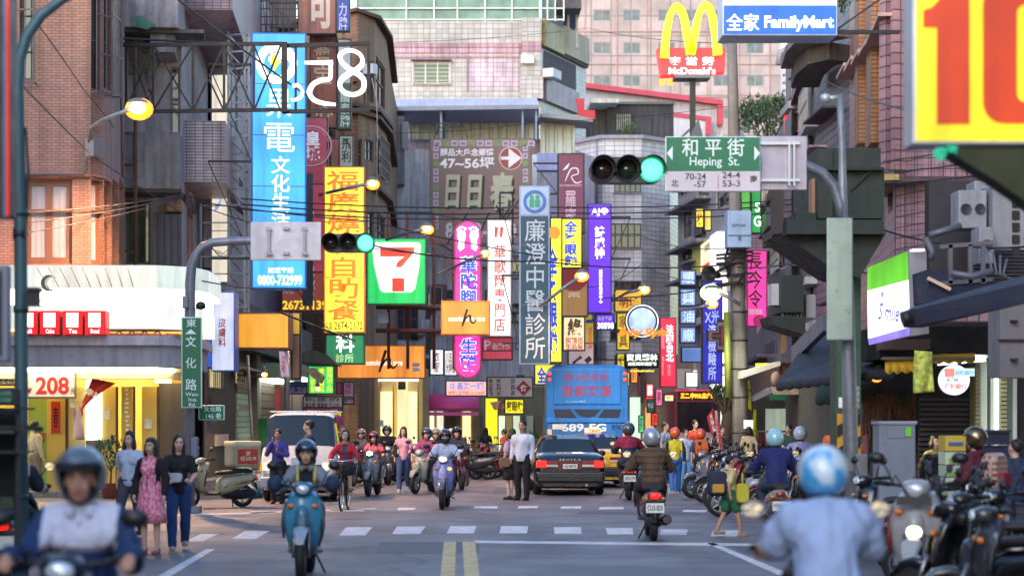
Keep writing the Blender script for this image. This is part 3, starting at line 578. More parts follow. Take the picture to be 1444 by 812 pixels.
for a, b_ in [((618, 180), (655, 180)), ((618, 180), (612, 196)), ((655, 180), (660, 196)), ((616, 174), (647, 174)), ((616, 174), (616, 190)), ((647, 174), (647, 190)), ((638, 174), (638, 190))]: mb.bar(P(*a, 111), P(*b_, 111), .06)
mb.build('roof_rail', dark_metal, b6.root)

# ---- grey tiled rounded building with dark ribbon windows (centre)
gtile = T('b8b6be', '807e8a', .62, .3, .024, rough=.4, dirt=.18)
b7 = Bld('grey_tile_building', 'pale grey tiled building with rounded front and dark ribbon windows behind the purple sign', 'building',
         [(740, 136), (800, 131), (850, 128), (905, 128), (945, 130), (960, 135)], 194, gtile, 12, d_top=128, holes=[(866, 247, 943, 272), (858, 315, 944, 350), (866, 396, 944, 430), (860, 455, 944, 480)])
for h in [(866, 247, 904.5, 272), (858, 315, 904.5, 350), (866, 396, 904.5, 430), (860, 455, 904.5, 480), (905.5, 247, 943, 272), (905.5, 315, 944, 350), (905.5, 396, 944, 430), (905.5, 455, 944, 480)]: pass
b7.holes
for h in [(866, 247, 943, 272), (858, 315, 944, 350), (866, 396, 944, 430), (860, 455, 944, 480)]: b7.window(*h, M('2c2a34', .5), GLASS('23222c'), cols=5, rows=2, fw=.08, sill=M('6a6674', .6))
ribbon(b7.root, 'cornice', b7.pts, 191, 196, .25, M('8c8896', .6, dirt=.2), 0, d_ref=128)
ph = thing('rooftop_shed', 'blackened concrete rooftop shed with barred window above the grey tiled building', 'shed', P(890, 195, 132)); c_ = M('3a3c42', .9, var=.35, vs=.6, dirt=.5, bump=.5, bs=6)
mb = MB(); mb.pbox(857, 146, 950, 195, 131, 137); mb.pbox(833, 150, 857.3, 195, 132, 137); mb.build('wall', c_, ph); part(ph, 'window', 870, 162, 890, 183, 130.9, 131.02, M('1c1c20', .4))
mb = MB(); [mb.pbox(870 + k * 3, 161, 870.8 + k * 3, 184, 130.7, 130.8) for k in range(7)]; mb.build('grille', grey_metal, ph); part(ph, 'tin_roof', 833, 139, 872, 145, 129, 136, M('a8aca8', .5, dirt=.3)); part(ph, 'roof_edge', 856, 143.5, 951, 147, 130.8, 137.2, M('54565c', .8))
plant('rooftop_shrub', 'green shrub on the ledge below the barred rooftop window', 886, 192, 130, .7, 160, .5, size=.12)

# ---- red edged white metal roof building and the restaurant sign plinth
b10 = thing('metal_roof_building', 'white ribbed metal building with red trimmed sloping roof behind the restaurant sign', 'building', P(910, 200, 165))
ppart(b10, 'wall', [(803, 122), (1019, 148), (1019, 260), (803, 260)], 165, 185, M('c9c6d0', .5, dirt=.15))
mb = MB()
for x in range(806, 1018, 4): mb.pbox(x, 120 + (x - 803) * .125, x + 1, 200, 164.85, 164.99)
mb.build('rib', M('b4b2be', .5), b10, kind='stuff')
ppart(b10, 'roof_trim', [(803, 114), (1020, 141), (1020, 148), (803, 121)], 164.2, 186, M('b83a50', .5)); ppart(b10, 'corner_trim', [(1012, 146), (1020, 147), (1020, 176), (1012, 176)], 164.3, 164.9, M('b83a50', .5))
ppart(b10, 'lower_trim', [(944, 158), (1003, 165), (1003, 171), (944, 164)], 163.6, 164.4, M('b83a50', .5)); ppart(b10, 'lower_trim', [(995, 165), (1003, 166), (1003, 190), (995, 190)], 163.5, 163.59, M('b83a50', .5)); ppart(b10, 'lower_wall', [(950, 165), (995, 171), (995, 260), (950, 260)], 163.7, 164.6, M('cdcad2', .5, dirt=.2))
# ---- pink high-rise far behind
hr = Bld('high_rise', 'tall pinkish tiled apartment tower far behind the restaurant sign', 'building', [(752, 320), (808, 300), (1101, 300)], -300, T('aaa0a4', '80787e', 3.0, 3.0, .10, rough=.5, dirt=.1), 40, ztop=95,
         holes=[(x - 12, y - 8, x + 12, y + 8) for y in (-24, 22, 68, 114, 160, 206) for x in (849, 891, 940, 976, 1018, 1065)])
for y in (-24, 22, 68, 114, 160, 206):
    for x in (849, 891, 940, 976, 1018, 1065):
        lit = (x, y) == (940, 114); hr.window(x - 12, y - 8, x + 12, y + 8, M('8f8890', .5), E('d8a840', .9, .2) if lit else GLASS('4f5a60', .15), cols=2, rows=1, fw=.14)
hr.rect('string_course', 808, 44, 1101, 45.5, .2, M('a88a90', .7)); hr.rect('string_course', 808, 90, 1101, 91.5, .2, M('a88a90', .7)); hr.rect('string_course', 808, 136, 1101, 137.5, .2, M('a88a90', .7))
for x in (825, 870, 912, 958, 997, 1042, 1085): hr.rect('pilaster', x - .5, -200, x + .5, 230, .22, M('ae8e94', .7))
tw = Bld('distant_tower', 'distant white tower with banded floors seen past the high rise', 'building', [(1099, 520), (1140, 520)], 98, M('aab4c8', .6), 30, holes=[(1103, y, 1116, y + 5) for y in range(104, 190, 11)])
for y in range(104, 190, 11): tw.window(1103, y, 1116, y + 5, white_p, glass_b, cols=3)
mb = MB(); mb.tube([P(1102, 62, 300), P(1104, 40, 300), P(1112, 30, 300)], .3, 6)

# ---- right-centre blocks
b8 = Bld('grey_balcony_building', 'grey concrete block with stepped balconies and lit signs right of the grey tiled building', 'building', [(956, 126), (1004, 116), (1045, 104)], 205, M('9a98a2', .7, dirt=.35), 12, dx=8,
         holes=[(959, 254, 972, 274), (963, 296, 976, 335), (980, 300, 996, 345), (984, 256, 1000, 280), (962, 350, 976, 380), (984, 370, 1000, 410), (1010, 260, 1030, 290)], d_top=110)
for h in [(959, 254, 972, 274), (963, 296, 976, 335), (980, 300, 996, 345), (984, 256, 1000, 280), (962, 350, 976, 380), (984, 370, 1000, 410), (1010, 260, 1030, 290)]: b8.window(*h, M('3c3c44', .5), glass, cols=2, rows=2, fw=.06)
b8.rect('lit_panel', 983, 345, 1000, 386, .3, M('c9c864', .5)); b8.rect('lit_panel', 1000, 340, 1016, 385, .5, E('f4f2c0', .9, .1)); b8.rect('red_mark', 1002, 372, 1013, 381, .52, E('d83a28', .9))
for y in (288, 346, 392): b8.rect('balcony_slab', 956, y, 1003, y + 4, .9, conc)
b8.rect('white_column', 1016, 330, 1026, 560, .6, E('fff8f0', 1.2, .1)); b8.rect('ledge', 956, 240, 1045, 246, .4, conc)
r8 = Bld('right_row_building', 'dim mauve tiled buildings receding on the right beside the utility pole', 'building', [(1040, 98), (1090, 78), (1116, 70)], 232, T('867c88', '56525e', .3, .12, .02), 8, dx=14, holes=[(1062, 300, 1080, 340), (1094, 330, 1106, 380)], d_top=85)
for h in [(1062, 300, 1080, 340), (1094, 330, 1106, 380)]: r8.window(*h, grey_metal, glass, cols=2, grille=grey_metal)
r8.rect('balcony_parapet', 1052, 345, 1088, 372, .9, T('7b6074', '4a3c4c', .3, .12, .02)); r8.rect('banner', 1058, 275, 1066, 340, .8, E('3aa03a', .6))
mb = MB()
for k in range(14): mb.bar(P(1070, 300, 80), P(1072 + k * 2.2, 262, 80), .03); mb.bar(P(1068 + k * 2.4, 470 - k * 4, 80), P(1068 + k * 2.4, 400, 80), .03)
mb.build('fire_escape', alum, r8.root)
# ---- right: mesh fronted and pink tiled buildings
n1 = Bld('grey_panel_building', 'narrow grey panelled building with pipe railings on the right skyline', 'building', [(1108, 74), (1118, 72), (1134, 70), (1150, 64)], 70, M('6d6c76', .7, dirt=.3), 6, dx=8, holes=[(1109, 75, 1116, 190)], d_top=72)
n1.rect('panel', 1119, 72, 1130, 188, .1, M('a89a96', .6, dirt=.25)); n1.rect('panel', 1119, 192, 1130, 260, .1, M('8d7f80', .6, dirt=.25)); n1.rect('neon_strip', 1113, 160, 1115, 188, .2, E('e84848', 1)); n1.rect('brick_band', 1110, 262, 1134, 330, .2, T('8f6a74', '54444c', .2, .08))
for y in (72, 106, 135, 163, 190): n1.rect('rail', 1117, y, 1131, y + 1.4, .18, M('7b7478', .6))
mb = MB(); mb.tube([P(1113, 68, 70), P(1100, 75, 70), P(1098, 92, 70)], .12, 8); mb.tube([P(1113, 68, 70), P(1133, 60, 70)], .12, 8); mb.build('curved_duct', M('8d9096', .5), n1.root)
mesh_t = T('756c78', '383640', .24, .22, .026, rough=.4, dirt=.3)
n2 = Bld('mesh_tile_building', 'dark mauve tiled building with curved concrete balcony behind the transformer box', 'building', [(1134, 63), (1153, 58), (1200, 53)], -40, mesh_t, 6, dx=8, holes=[(1136, 20, 1148, 100), (1136, 130, 1148, 230)], d_top=58)
for h in [(1136, 20, 1148, 100), (1136, 130, 1148, 230)]: n2.window(*h, grey_metal, glass, cols=2, rows=3, grille=grey_metal)
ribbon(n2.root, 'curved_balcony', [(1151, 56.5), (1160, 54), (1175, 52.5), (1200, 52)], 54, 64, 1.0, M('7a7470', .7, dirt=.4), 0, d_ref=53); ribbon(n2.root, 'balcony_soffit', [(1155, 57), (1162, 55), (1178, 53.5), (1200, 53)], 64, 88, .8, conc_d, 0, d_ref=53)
mb = MB()
for k in range(18): mb.bar(P(1134 + k * 1.9, 60, 61.5 - k * .4), P(1134 + k * 1.9, 108 - k * 1.4, 61.5 - k * .4), .02)
for k in range(6): mb.bar(P(1134, 62 + k * 8, 61.5), P(1168, 52 + k * 6, 54.5), .02)
mb.tube([P(1141, 100, 60), P(1141, 420, 60)], .1, 8); mb.build('wire_mesh', grey_metal, n2.root)
pink = T('a07a80', '5a444c', .24, .22, .016, rough=.38, dirt=.22); ochre = T('a4714c', '5c3f30', .24, .1, .012, rough=.5)
n3 = Bld('pink_building', 'pink tiled building with tall recessed window strips behind the big number sign', 'building', [(1198, 52), (1240, 45), (1262, 41), (1300, 40), (1560, 40)], -80, pink, 10, dx=6,
         holes=[(1206, 105, 1215, 205), (1221, 92, 1233, 205), (1243, 45, 1257, 150), (1206, -60, 1217, 90), (1221, -60, 1233, 80), (1243, -60, 1257, 30), (1252, 268, 1259, 300)], d_top=45, recess=.35)
for h in [(1206, 105, 1215, 205), (1221, 92, 1233, 205), (1243, 45, 1257, 150), (1206, -60, 1217, 90), (1221, -60, 1233, 80), (1243, -60, 1257, 30), (1252, 268, 1259, 300)]: n3.window(*h, M('8d8088', .5), glass, cols=1, rows=3, fw=.07)
n3.rect('ochre_pier', 1215.5, -60, 1220.5, 205, .18, ochre); n3.rect('ochre_pier', 1234, -60, 1241, 205, .2, ochre, seg=0); n3.rect('pier', 1258, -60, 1268, 240, .3, pink, seg=2); n3.rect('pier', 1274, -60, 1279, 240, .3, pink, seg=2)
for i, (x, y) in enumerate([(1200, 98), (1211, 88), (1222, 78), (1233, 66), (1244, 48), (1254, 30)]): n3.rect('moulding', x, y, x + 11, y + 5, .38, M('b08c86', .5, dirt=.2), seg=0 if x < 1240 else 1)
n3.rect('moulding', 1250, 258, 1268, 266, .45, M('a88a50', .5, dirt=.2), seg=1); n3.rect('moulding', 1268, 252, 1470, 259, .4, M('5e444a', .5, dirt=.3), seg=3); n3.rect('moulding', 1262, 253, 1299, 260, .42, M('5e444a', .5, dirt=.3), seg=2)
mb = MB()   # stretched net over the wall
a_, b_ = P(1262, 380, 39.2), P(1444, 205, 39.2)
for k in range(24): x = a_.x + (b_.x - a_.x) * k / 23; mb.box(x - .003, x + .003, 39.2, 39.216, a_.z, b_.z)
for k in range(20): z = a_.z + (b_.z - a_.z) * k / 19; mb.box(a_.x, b_.x, 39.18, 39.196, z - .003, z + .003)
mb.build('safety_net', M('2c2228', .6), n3.root)
# back street filler: shop block closing the bend, green slatted etc.
b11 = Bld('bend_shop_block', 'old shop block with brick-red pipes and small signs closing the bend of the street', 'building', [(430, 112), (520, 112), (610, 114), (690, 116), (770, 118)], 205, M('aaa6ae', .8, dirt=.4), 4, d_top=112,
          holes=[(560, 420, 590, 480), (600, 430, 618, 500), (700, 400, 722, 440)])
for h in [(560, 420, 590, 480), (600, 430, 618, 500), (700, 400, 722, 440)]: b11.window(*h, M('6a4a40', .6), GLASS('33303a'), cols=3, rows=2)
# the street goes on towards and behind the camera: plain rows on both sides that close the canyon
for nm, x0, x1, y0, y1, h, cm in [('left_row_building', -18, -9.6, -50, -12, 9, '8a7c78'), ('left_row_building', -18, -9.2, -11, 14, 10, '6f6a70'), ('left_row_building', -18, -10.2, 15, 37, 11, '7d6660'), ('right_row_building', 9.4, 18, -50, -8, 9, '77727a'), ('right_row_building', 9.0, 18, -7, 11, 9, '8a7a80'), ('right_row_building', 10.2, 18, 12, 28, 11, '6a6470')]:
    t = thing(nm, 'plain ' + {'8a7c78': 'beige', '6f6a70': 'grey', '7d6660': 'brown', '77727a': 'slate', '8a7a80': 'mauve', '6a6470': 'dark grey'}[cm] + ' building beside the camera, outside the frame', 'building', (x0, y0, 0)); mb = MB(); mb.box(x0, x1, y0, y1, 0, h); mb.build('wall', M(cm, .7, dirt=.3), t); fx = x1 + .02 if x1 < 0 else x0 - .02
    for z in np.arange(4, h - 2, 3.2):
        for y in np.arange(y0 + 2, y1 - 2, 4): mb = MB(); mb.box(fx - .03, fx + .03, y, y + 1.8, z, z + 1.6); mb.build('window', glass, t)
# clutter that breaks up the big walls: ledges, panels, barred windows, air conditioners
def clutter(b, x0, x1, y0, y1, n, seed, cols, out=.5, lit=.15):
    rr = random.Random(seed)
    for k in range(n):
        x = rr.uniform(x0, x1 - 6); y = rr.uniform(y0, y1 - 10); w = min(rr.uniform(8, 26), x1 - x - 1); h = rr.uniform(10, 34); kind = rr.random(); o = .04 + k * .006
        if kind < .35: b.rect('wall_panel', x, y, x + w, y + h, o, M(rr.choice(cols), .7, var=.2, dirt=.35))
        elif kind < .6:
            f = b.rect('window_frame', x, y, x + w, y + h, o, M('a8a4ac' if rr.random() < .5 else '4a4048', .5)); u = rr.random() < lit; b.rect('pane', x + 1.2, y + 1.2, x + w - 1.2, y + h - 1.2, o + .02, E('d8c890', .6, .3) if u else glass, parent=f)
            mb = MB(); [b.rect('g', x + q, y, x + q + .5, y + h, o + .12, None, mb=mb, inn=-(o + .1)) for q in np.arange(1, w - 1, 2.6)]; mb.build('grille', M('6a666e', .5, .4), f)
        elif kind < .78: b.rect('air_conditioner', x, y, x + min(w, 12), y + 10, out, M('a4a4aa', .5, dirt=.3))
        else: b.rect('ledge', x, y, x + w * 1.6 if x + w * 1.6 < x1 else x1, y + 3, out * 1.4, M(rr.choice(cols), .7, dirt=.4))
clutter(b11, 555, 740, 345, 560, 34, 5, ['8d7f86', '6a4a40', 'a89ca4', '5a5058', '7a4c40', 'b0a8ac'])
clutter(b8, 958, 1040, 250, 560, 22, 8, ['a8a4b0', '7a7484', 'c0bcc4', '5a5660']); clutter(r8, 1044, 1112, 250, 560, 20, 11, ['7a6474', '5a4a58', 'a09aa4', '6a4a3c']); clutter(n1, 1110, 1148, 90, 520, 12, 13, ['7a747c', '8f6a74', '5a545c'], .3)
clutter(n2, 1137, 1198, 110, 470, 16, 21, ['6a5a68', '8a7a84', '4a404a'], .35); clutter(b4, 380, 500, 60, 480, 26, 31, ['96554a', '6a4a40', 'a8625c', '8d8088'], .4); clutter(b3, 300, 365, 60, 440, 14, 41, ['a4879a', '8a8c94', 'b0acb4'], .4)
clutter(b7, 762, 856, 250, 540, 12, 51, ['a8a4b0', '8a8694', '6a6470'], .4); clutter(s3, 290, 460, 505, 600, 14, 61, ['8a7f70', 'b0a490', '6a4a3c', '3a5a48'], .4, .4)
# ------------------------------------------------------------------ signs
WT = E('ffffff', 1.6, .03); wt = M('e8e6ea', .5); blk = M('141418', .5); redE = E('e02a2a', 1.1, .05); BL = E('1c3fd0', .8, .05)
frame_w = M('c9c9cf', .4, .3)
def disc(name, r, cx, cz, y, rad, mat, n=28, t=.02, rin=0):
    mb = MB(); X = Matrix.Translation((cx, y, cz)) @ Matrix.Rotation(R(90), 4, 'X'); mb.lathe([(rin + .001, 0), (rad, 0), (rad, t), (rin + .001, t), (rin + .001, 0)], n, X, sm=False); return mb.build(name, mat, r, world=False)
# tall blue sign
def deco_blue(r, w, h, t, s):
    y = -t / 2 - .02; cx = -3 * s; cz = (408 - 92) * s; disc('emblem_ring', r, cx, cz, y, 29 * s, WT, rin=18 * s)
    mb = MB(); pr = [(-6, 12), (3, 12), (-1, 3), (6, 3), (-7, -16), (-3, -2), (-9, -2)]; mb.prism([(cx + a * s, cz + b * s) for a, b in pr], y - .03, y - .01); mb.build('emblem', E('f0e020', 1.2), r, world=False)
sign(355, 49, 432, 408, 55, 'tall glowing sky blue sign with white vertical characters and a phone number', E('2f9cf4', 1.25, .1, .5, tubes=.42), case=M('2068b8', .5), thick=.5, deco=deco_blue, yaw=R(4), arms=('L', 1.2),
     texts=[('夢', 379, 66, 408, 100, WT), ('果', 376, 128, 411, 168, WT, 0), ('電', 373, 176, 416, 216, WT, 0), ('文\n化\n生\n活', 383, 222, 409, 324, WT, .01), ('加盟專線', 378, 378, 414, 386, WT), ('0800-732999', 364, 389, 426, 403, WT, .03)])
# mirrored number frame on its truss, seen from behind
tr = thing('truss_sign', 'mirrored white 85 numerals on a dark steel truss seen from behind', 'sign', P(440, 155, 50)); mb = MB()
for y in (62, 155): mb.bar(P(165, y + (3 if y > 100 else 2), 50), P(398, y, 50), .09); mb.bar(P(398, y + 3, 50), P(521, y, 50), .1)
xs = [178, 216, 272, 316, 358, 396]
for a, b_ in zip(xs, xs[1:]):
    mb.bar(P(a, 64, 50), P(a, 157, 50), .06); mb.bar(P(a, 64, 50), P(b_, 157, 50), .045); mb.bar(P(b_, 64, 50), P(a, 157, 50), .045)
mb.bar(P(401, 60, 49.9), P(401, 158, 49.9), .14); mb.bar(P(520, 60, 50), P(520, 156, 50), .08); mb.bar(P(417, 64, 50), P(417, 155, 50), .06); mb.bar(P(514, 130, 50), P(514, 156, 50), .05)
for x in (432, 466): mb.bar(P(x, 60, 50), P(x, 88, 50), .05)
mb.build('truss', M('241e22', .6, .3), tr)
mb = MB()
def stroke(mb, pts, w, d, t=.16, n=40):
    """smooth thick stroke through photo points with per-point widths (px)"""
    pts = [Vector(p) for p in pts]; out = []
    for i in range(len(pts) - 1):
        p0, p1, p2, p3 = pts[max(0, i - 1)], pts[i], pts[i + 1], pts[min(len(pts) - 1, i + 2)]
        for k in range(8):
            u = k / 8; out.append((.5 * ((2 * p1) + (-p0 + p2) * u + (2 * p0 - 5 * p1 + 4 * p2 - p3) * u * u + (-p0 + 3 * p1 - 3 * p2 + p3) * u ** 3), w[i] + (w[i + 1] - w[i]) * u))
    out.append((pts[-1], w[-1])); L = []; Rr = []
    for i, (p, ww) in enumerate(out):
        tt = out[min(i + 1, len(out) - 1)][0] - out[max(i - 1, 0)][0]; nn = Vector((-tt.y, tt.x)).normalized() if tt.length else Vector((0, 1))
        L.append(p + nn * ww / 2); Rr.append(p - nn * ww / 2)
    vs = []
    for a, b_ in zip(L, Rr):
        for dd in (d, d + t): vs += [P(a.x, a.y, d) + Vector((0, dd - d, 0)), P(b_.x, b_.y, d) + Vector((0, dd - d, 0))]
    m = len(L); fs = []
    for i in range(m - 1):
        k = 4 * i; fs += [(k, k + 4, k + 5, k + 1), (k + 2, k + 3, k + 7, k + 6), (k, k + 2, k + 6, k + 4), (k + 1, k + 5, k + 7, k + 3)]
    fs += [(0, 1, 3, 2), (4 * m - 4, 4 * m - 2, 4 * m - 1, 4 * m - 3)]; mb._add(vs, fs); return mb
for nm, pts, ww in [('numeral', [(497, 100), (484, 90), (479, 79), (486, 72), (497, 71), (508, 77), (511, 88), (504, 97), (493, 103), (482, 111), (479, 121), (486, 130), (499, 133), (511, 127), (513, 114), (506, 105), (497, 100)], [7, 6, 6, 5, 4, 5, 6, 7, 7, 7, 6, 6, 5, 6, 7, 7, 7]),
                    ('numeral', [(429, 88), (469, 88)], [3, 6]), ('numeral', [(466, 89), (466, 104), (464, 111), (452, 113), (441, 119), (436, 130), (442, 140), (455, 145), (473, 147)], [5, 5, 5, 5, 6, 7, 6, 5, 3]), ('letter', [(412, 121), (420, 120), (426, 128), (424, 136), (414, 141), (410, 139)], [4, 4, 4, 4, 3, 3])]:
    mb = MB(); stroke(mb, pts, ww, 49.75); mb.build(nm, E('fff6f0', 1.5, .04), tr)
# maroon and red signs behind
brown_p = M('8d4a40', .6, dirt=.3)
sign(420, -40, 475, 50, 70, 'weathered red-brown framed sign board at the top beside the small blue plate', M('9a6458', .6, dirt=.4), [('可', 436, -15, 470, 42, M('c8b8b0', .6), .04)], arms=('L', 1))
sign(474, -10, 494, 46, 69, 'small blue vertical plate with two white characters at the very top', M('233c96', .5), [('力\n牌', 478, 6, 490, 44, M('aab4dc', .5), .02)])
sign(437, 52, 476, 182, 71, 'faded brick-red vertical board behind the mirrored numerals', M('96554a', .6, dirt=.4), [('會\n宝', 442, 65, 470, 120, M('c4a890', .6)), ('心', 445, 148, 470, 168, M('c8b0a0', .6))])
sign(476, 56, 496, 184, 70, 'narrow green and white vertical sign between the numeral and the brown building', [(0, .5, M('a8acb4', .5)), (.5, 1, M('24503c', .5))], [('國\n泰\n牌', 480, 130, 494, 180, M('b8c8c0', .5))])
sign(466, 196, 480, 240, 69.5, 'small pale red board under the faded brick-red board', M('a8625c', .6, dirt=.3))
sign(478, 192, 499, 240, 69, 'small pale sign with two dark green characters on the brown building', M('a8a69c', .6), [('飛\n利', 482, 196, 496, 230, M('284030', .6), .02)])
def deco_palace(r, w, h, t, s):
    y = -t / 2 - .02; disc('emblem_ring', r, 10 * s, (440 - 207) * s, y, 29 * s, M('c88a94', .5), rin=26.5 * s); disc('emblem_ring', r, 10 * s, (440 - 207) * s, y, 24.5 * s, M('b87884', .5), rin=23.5 * s)
    mb = MB(); mb.box(-3 * s, 12 * s, y - .006, y + .01, (440 - 432) * s, (440 - 245) * s); mb.build('dark_panel', M('2c3048', .5), r, world=False)
sign(397, 166, 463, 440, 62, 'tall dark crimson sign with a ring emblem and yellow phone number', [(0, .35, E('8c2444', .55)), (.35, .8, E('a83a50', .55)), (.8, 1, E('8a3c30', .55))], thick=.3, deco=deco_palace, case=M('30202a', .5),
     texts=[('皇\n城', 431, 186, 452, 228, wt, .03), ('人\n水\n未\n感', 430, 270, 446, 424, wt, .02, .2), ('26731139', 399, 424, 462, 437, E('e8c82c', 1.1), .03), ('訂位專線', 400, 410, 414, 415, wt)])
def deco_yel(r, w, h, t, s): pass
org_t = E('e8761c', 1.0, .03)
sign(457, 236, 515, 470, 60, 'glowing yellow sign with big orange vertical characters and a phone number', E('fbe03c', 1.35, .18, .7, tubes=.5), case=M('c87a28', .5), thick=.4,
     texts=[('福\n廣\n燒\n鵝\n自\n助\n餐', 461, 242, 508, 452, org_t, .018), ('2674-2172', 472, 454, 512, 465, M('3a3418', .5), .01), ('外送\n專線', 459, 455, 469, 465, M('3a3418', .5))])
sign(459, 471, 515, 514, 60.4, 'deep green clinic sign with white characters under the yellow sign', E('0c8456', .8, .3, .8), case=M('204838', .5), texts=[('科', 474, 472, 500, 497, WT, .02), ('診所', 474, 499, 499, 511, E('b8e0a0', 1), .01)])
# convenience store square sign
def deco_seven(r, w, h, t, s):
    y = -t / 2 - .02; S = lambda x, yy: ((x - 559) * s, (430 - yy) * s)
    mb = MB(); mb.prism([S(*p) for p in [(527, 343), (590, 343), (593, 346), (591, 378), (585, 408), (580, 413), (540, 413), (536, 409), (527, 372), (525, 347)]], y, y + .02); mb.build('emblem_field', E('fffaf6', 1.5, .03), r, world=False)
    mb = MB(); mb.prism([S(*p) for p in [(536, 350), (584, 350), (584, 357), (575, 367), (566, 378), (558, 378), (560, 371), (570, 363), (536, 363)]], y - .02, y); mb.prism([S(*p) for p in [(553, 393), (570, 393), (570, 412), (553, 412)]], y - .02, y); mb.build('emblem', E('e8402c', 1.0, .05), r, world=False)
    mb = MB(); mb.prism([S(*p) for p in [(574, 350), (584, 350), (584, 357), (575, 367), (566, 378), (562, 374), (572, 362)]], y - .025, y - .02); mb.build('emblem_stripe', E('d85a3a', 1.0, .05), r, world=False)
sign(518, 337, 601, 430, 75, 'square green and white convenience store sign with a red numeral seven', E('1fc05c', 1.1, .12), case=M('2c9a58', .5), thick=.7, deco=deco_seven, name='store_sign', arms=('L', 2),
     texts=[('ELEVEn', 535, 380, 586, 390, E('28b060', 1.0), .03)])
# orange signs
orng = E('f0923c', .95, .1, tubes=.8, ax=0)
for (x0, y0, x1, y1, dd, lb) in [(622, 425, 691, 473, 62, 'orange square-cut box sign with a black script letter hanging over the magenta sign'), (476, 487, 600, 534, 80, 'long orange shop fascia sign with a black script letter over the lit beige shop')]:
    cx = (x0 + x1) / 2 + (3 if dd == 80 else 0)
    def dk(r, w, h, t, s, cx=cx, x0=x0, y0=y0, x1=x1, y1=y1, dd=dd):
        mb = MB(); k = 1 if dd == 80 else .78; yc = (y0 + y1) / 2
        def q(pts, ws): stroke(mb, [(cx + a * k, yc + b * k) for a, b in pts], [u * k for u in ws], dd - t / 2 - .03, t=.02)
        q([(3, -17), (-1, -4), (-6, 14)], [4, 4, 3]); q([(-4, 8), (2, -2), (8, -5), (9, 4), (14, 8), (20, 2)], [2, 3, 4, 4, 3, 2]); mb.build('script_letter', M('181014', .4), r)
    sign(x0, y0, x1, y1, dd, lb, orng, case=M('c87028', .5), thick=.8, deco=dk, name='shop_sign', texts=[('sonoko skin care', cx - 24, (y0 + y1) / 2 - 3, cx + 27, (y0 + y1) / 2 + 5, E('ffe8d8', 1.3), .02)] + ([('■\n■', 582, 512, 592, 524, wt)] if dd == 80 else []))
sign(275, 442, 411, 493, 54, 'blank orange-yellow box sign above the shuttered shops on the left', E('f0a228', .72, .08), case=M('6b4028', .5), thick=1.2, name='shop_sign', yaw=0)
sign(411, 440, 425, 535, 55, 'narrow coppery translucent panel at the end of the blank orange sign', [(0, .35, E('c89a30', .7, .3)), (.35, 1, M('a06a58', .4, dirt=.4))], name='side_panel')
# blue framed poster box on the left and tall white sign
sign(299, 106, 325, 400, 60, 'tall glowing white and cream vertical sign rubbed with faint blue strokes', E('f0e4d0', .8, .2, .8), case=M('8da4b8', .4), thick=.4, yaw=R(-6), texts=[('小\n少', 305, 190, 318, 300, E('8aa8e0', .8), .03, .3)])
sign(286, 190, 300, 380, 61, 'maroon and cream striped narrow sign left of the tall white sign', [(0, .45, M('8d3444', .6)), (.45, 1, M('b8a8b4', .6))])
sign(301, 413, 334, 524, 52, 'silver-blue framed light box poster beside the green street name plate', E('c4cce8', .8, .25, 1.5), case=M('3f66c0', .4), thick=1.0, edge=.03, name='poster_box', texts=[('皮\n膚\n科', 311, 450, 322, 490, M('c85a5a', .5), .02)])
sign(291, 416, 301, 520, 52.2, 'bright blue return panel on the left edge of the silver poster box', E('2f62d0', .6), name='side_panel')
# magenta foot sign
def deco_mag(r, w, h, t, s): pass
def pill(x0, y0, x1, y1, d, label, mat, texts, edge):
    a, b = P(x0, y1, d), P(x1, y0, d); w, h = b.x - a.x, b.z - a.z; rr = w / 2; r = thing('vertical_sign', label, 'sign', ((a.x + b.x) / 2, d, a.z)); s = d / F
    for k, (nm, off, y0_, y1_, mt) in enumerate([('case', 0, -.2, .2, edge), ('face_panel', .06, -.22, -.2, mat)]):
        q = rr - off; pl = [(q * math.cos(R(t)), h - rr + q * math.sin(R(t))) for t in range(0, 181, 12)] + [(q * math.cos(R(t)), rr + q * math.sin(R(t))) for t in range(180, 361, 12)]
        mb = MB(); mb.prism(pl, y0_, y1_); mb.build(nm, mt, r, world=False)
    for body, tx0, ty0, tx1, ty1, tm, bo in texts:
        mb = MB(); letters(mb, body, ((tx0 + tx1) / 2 - (x0 + x1) / 2) * s, (y1 - (ty0 + ty1) / 2) * s, (tx1 - tx0) * s, (ty1 - ty0) * s, -.225, bo); mb.build('lettering', tm, r, world=False)
    return r
pl_ = pill(640, 312, 679, 534, 64, 'magenta round-ended vertical sign with blue characters and two white footprints', E('f0309c', 1.1, .14, .8), [('華\n陀\n腳\n底\n養\n生\n館', 647, 362, 674, 524, WT, .05)], M('b82878', .4))
mb = MB(); s_ = 64 / F; letters(mb, '華\n陀\n腳\n底\n養\n生\n館', 1 * s_, (534 - 443) * s_, 25 * s_, 160 * s_, -.232, .03); mb.build('lettering', E('1a48d8', 1.0, .03), pl_, world=False)
for sx in (-1, 1):
    mb = MB(); c_ = (sx * 8 * s_, (534 - 338) * s_)
    fp = [(3, -17), (6, -12), (4.5, -3), (7, 4), (6.5, 10), (2, 13), (-4, 11), (-5.5, 4), (-3, -4), (-3, -13)]
    mb.prism([(c_[0] + sx * a * s_, c_[1] + b_ * s_) for a, b_ in fp], -.232, -.225); 
    for a, b_, q in [(6, 13, 1.6), (3, 16, 1.7), (-.5, 16.5, 1.8), (-4.5, 14.5, 2.2)]:
        mb.prism([(c_[0] + (sx * a + q * math.cos(t)) * s_, c_[1] + (b_ + q * math.sin(t)) * s_) for t in [i * .785 for i in range(8)]], -.232, -.225)
    mb.build('footprint', WT, pl_, world=False)
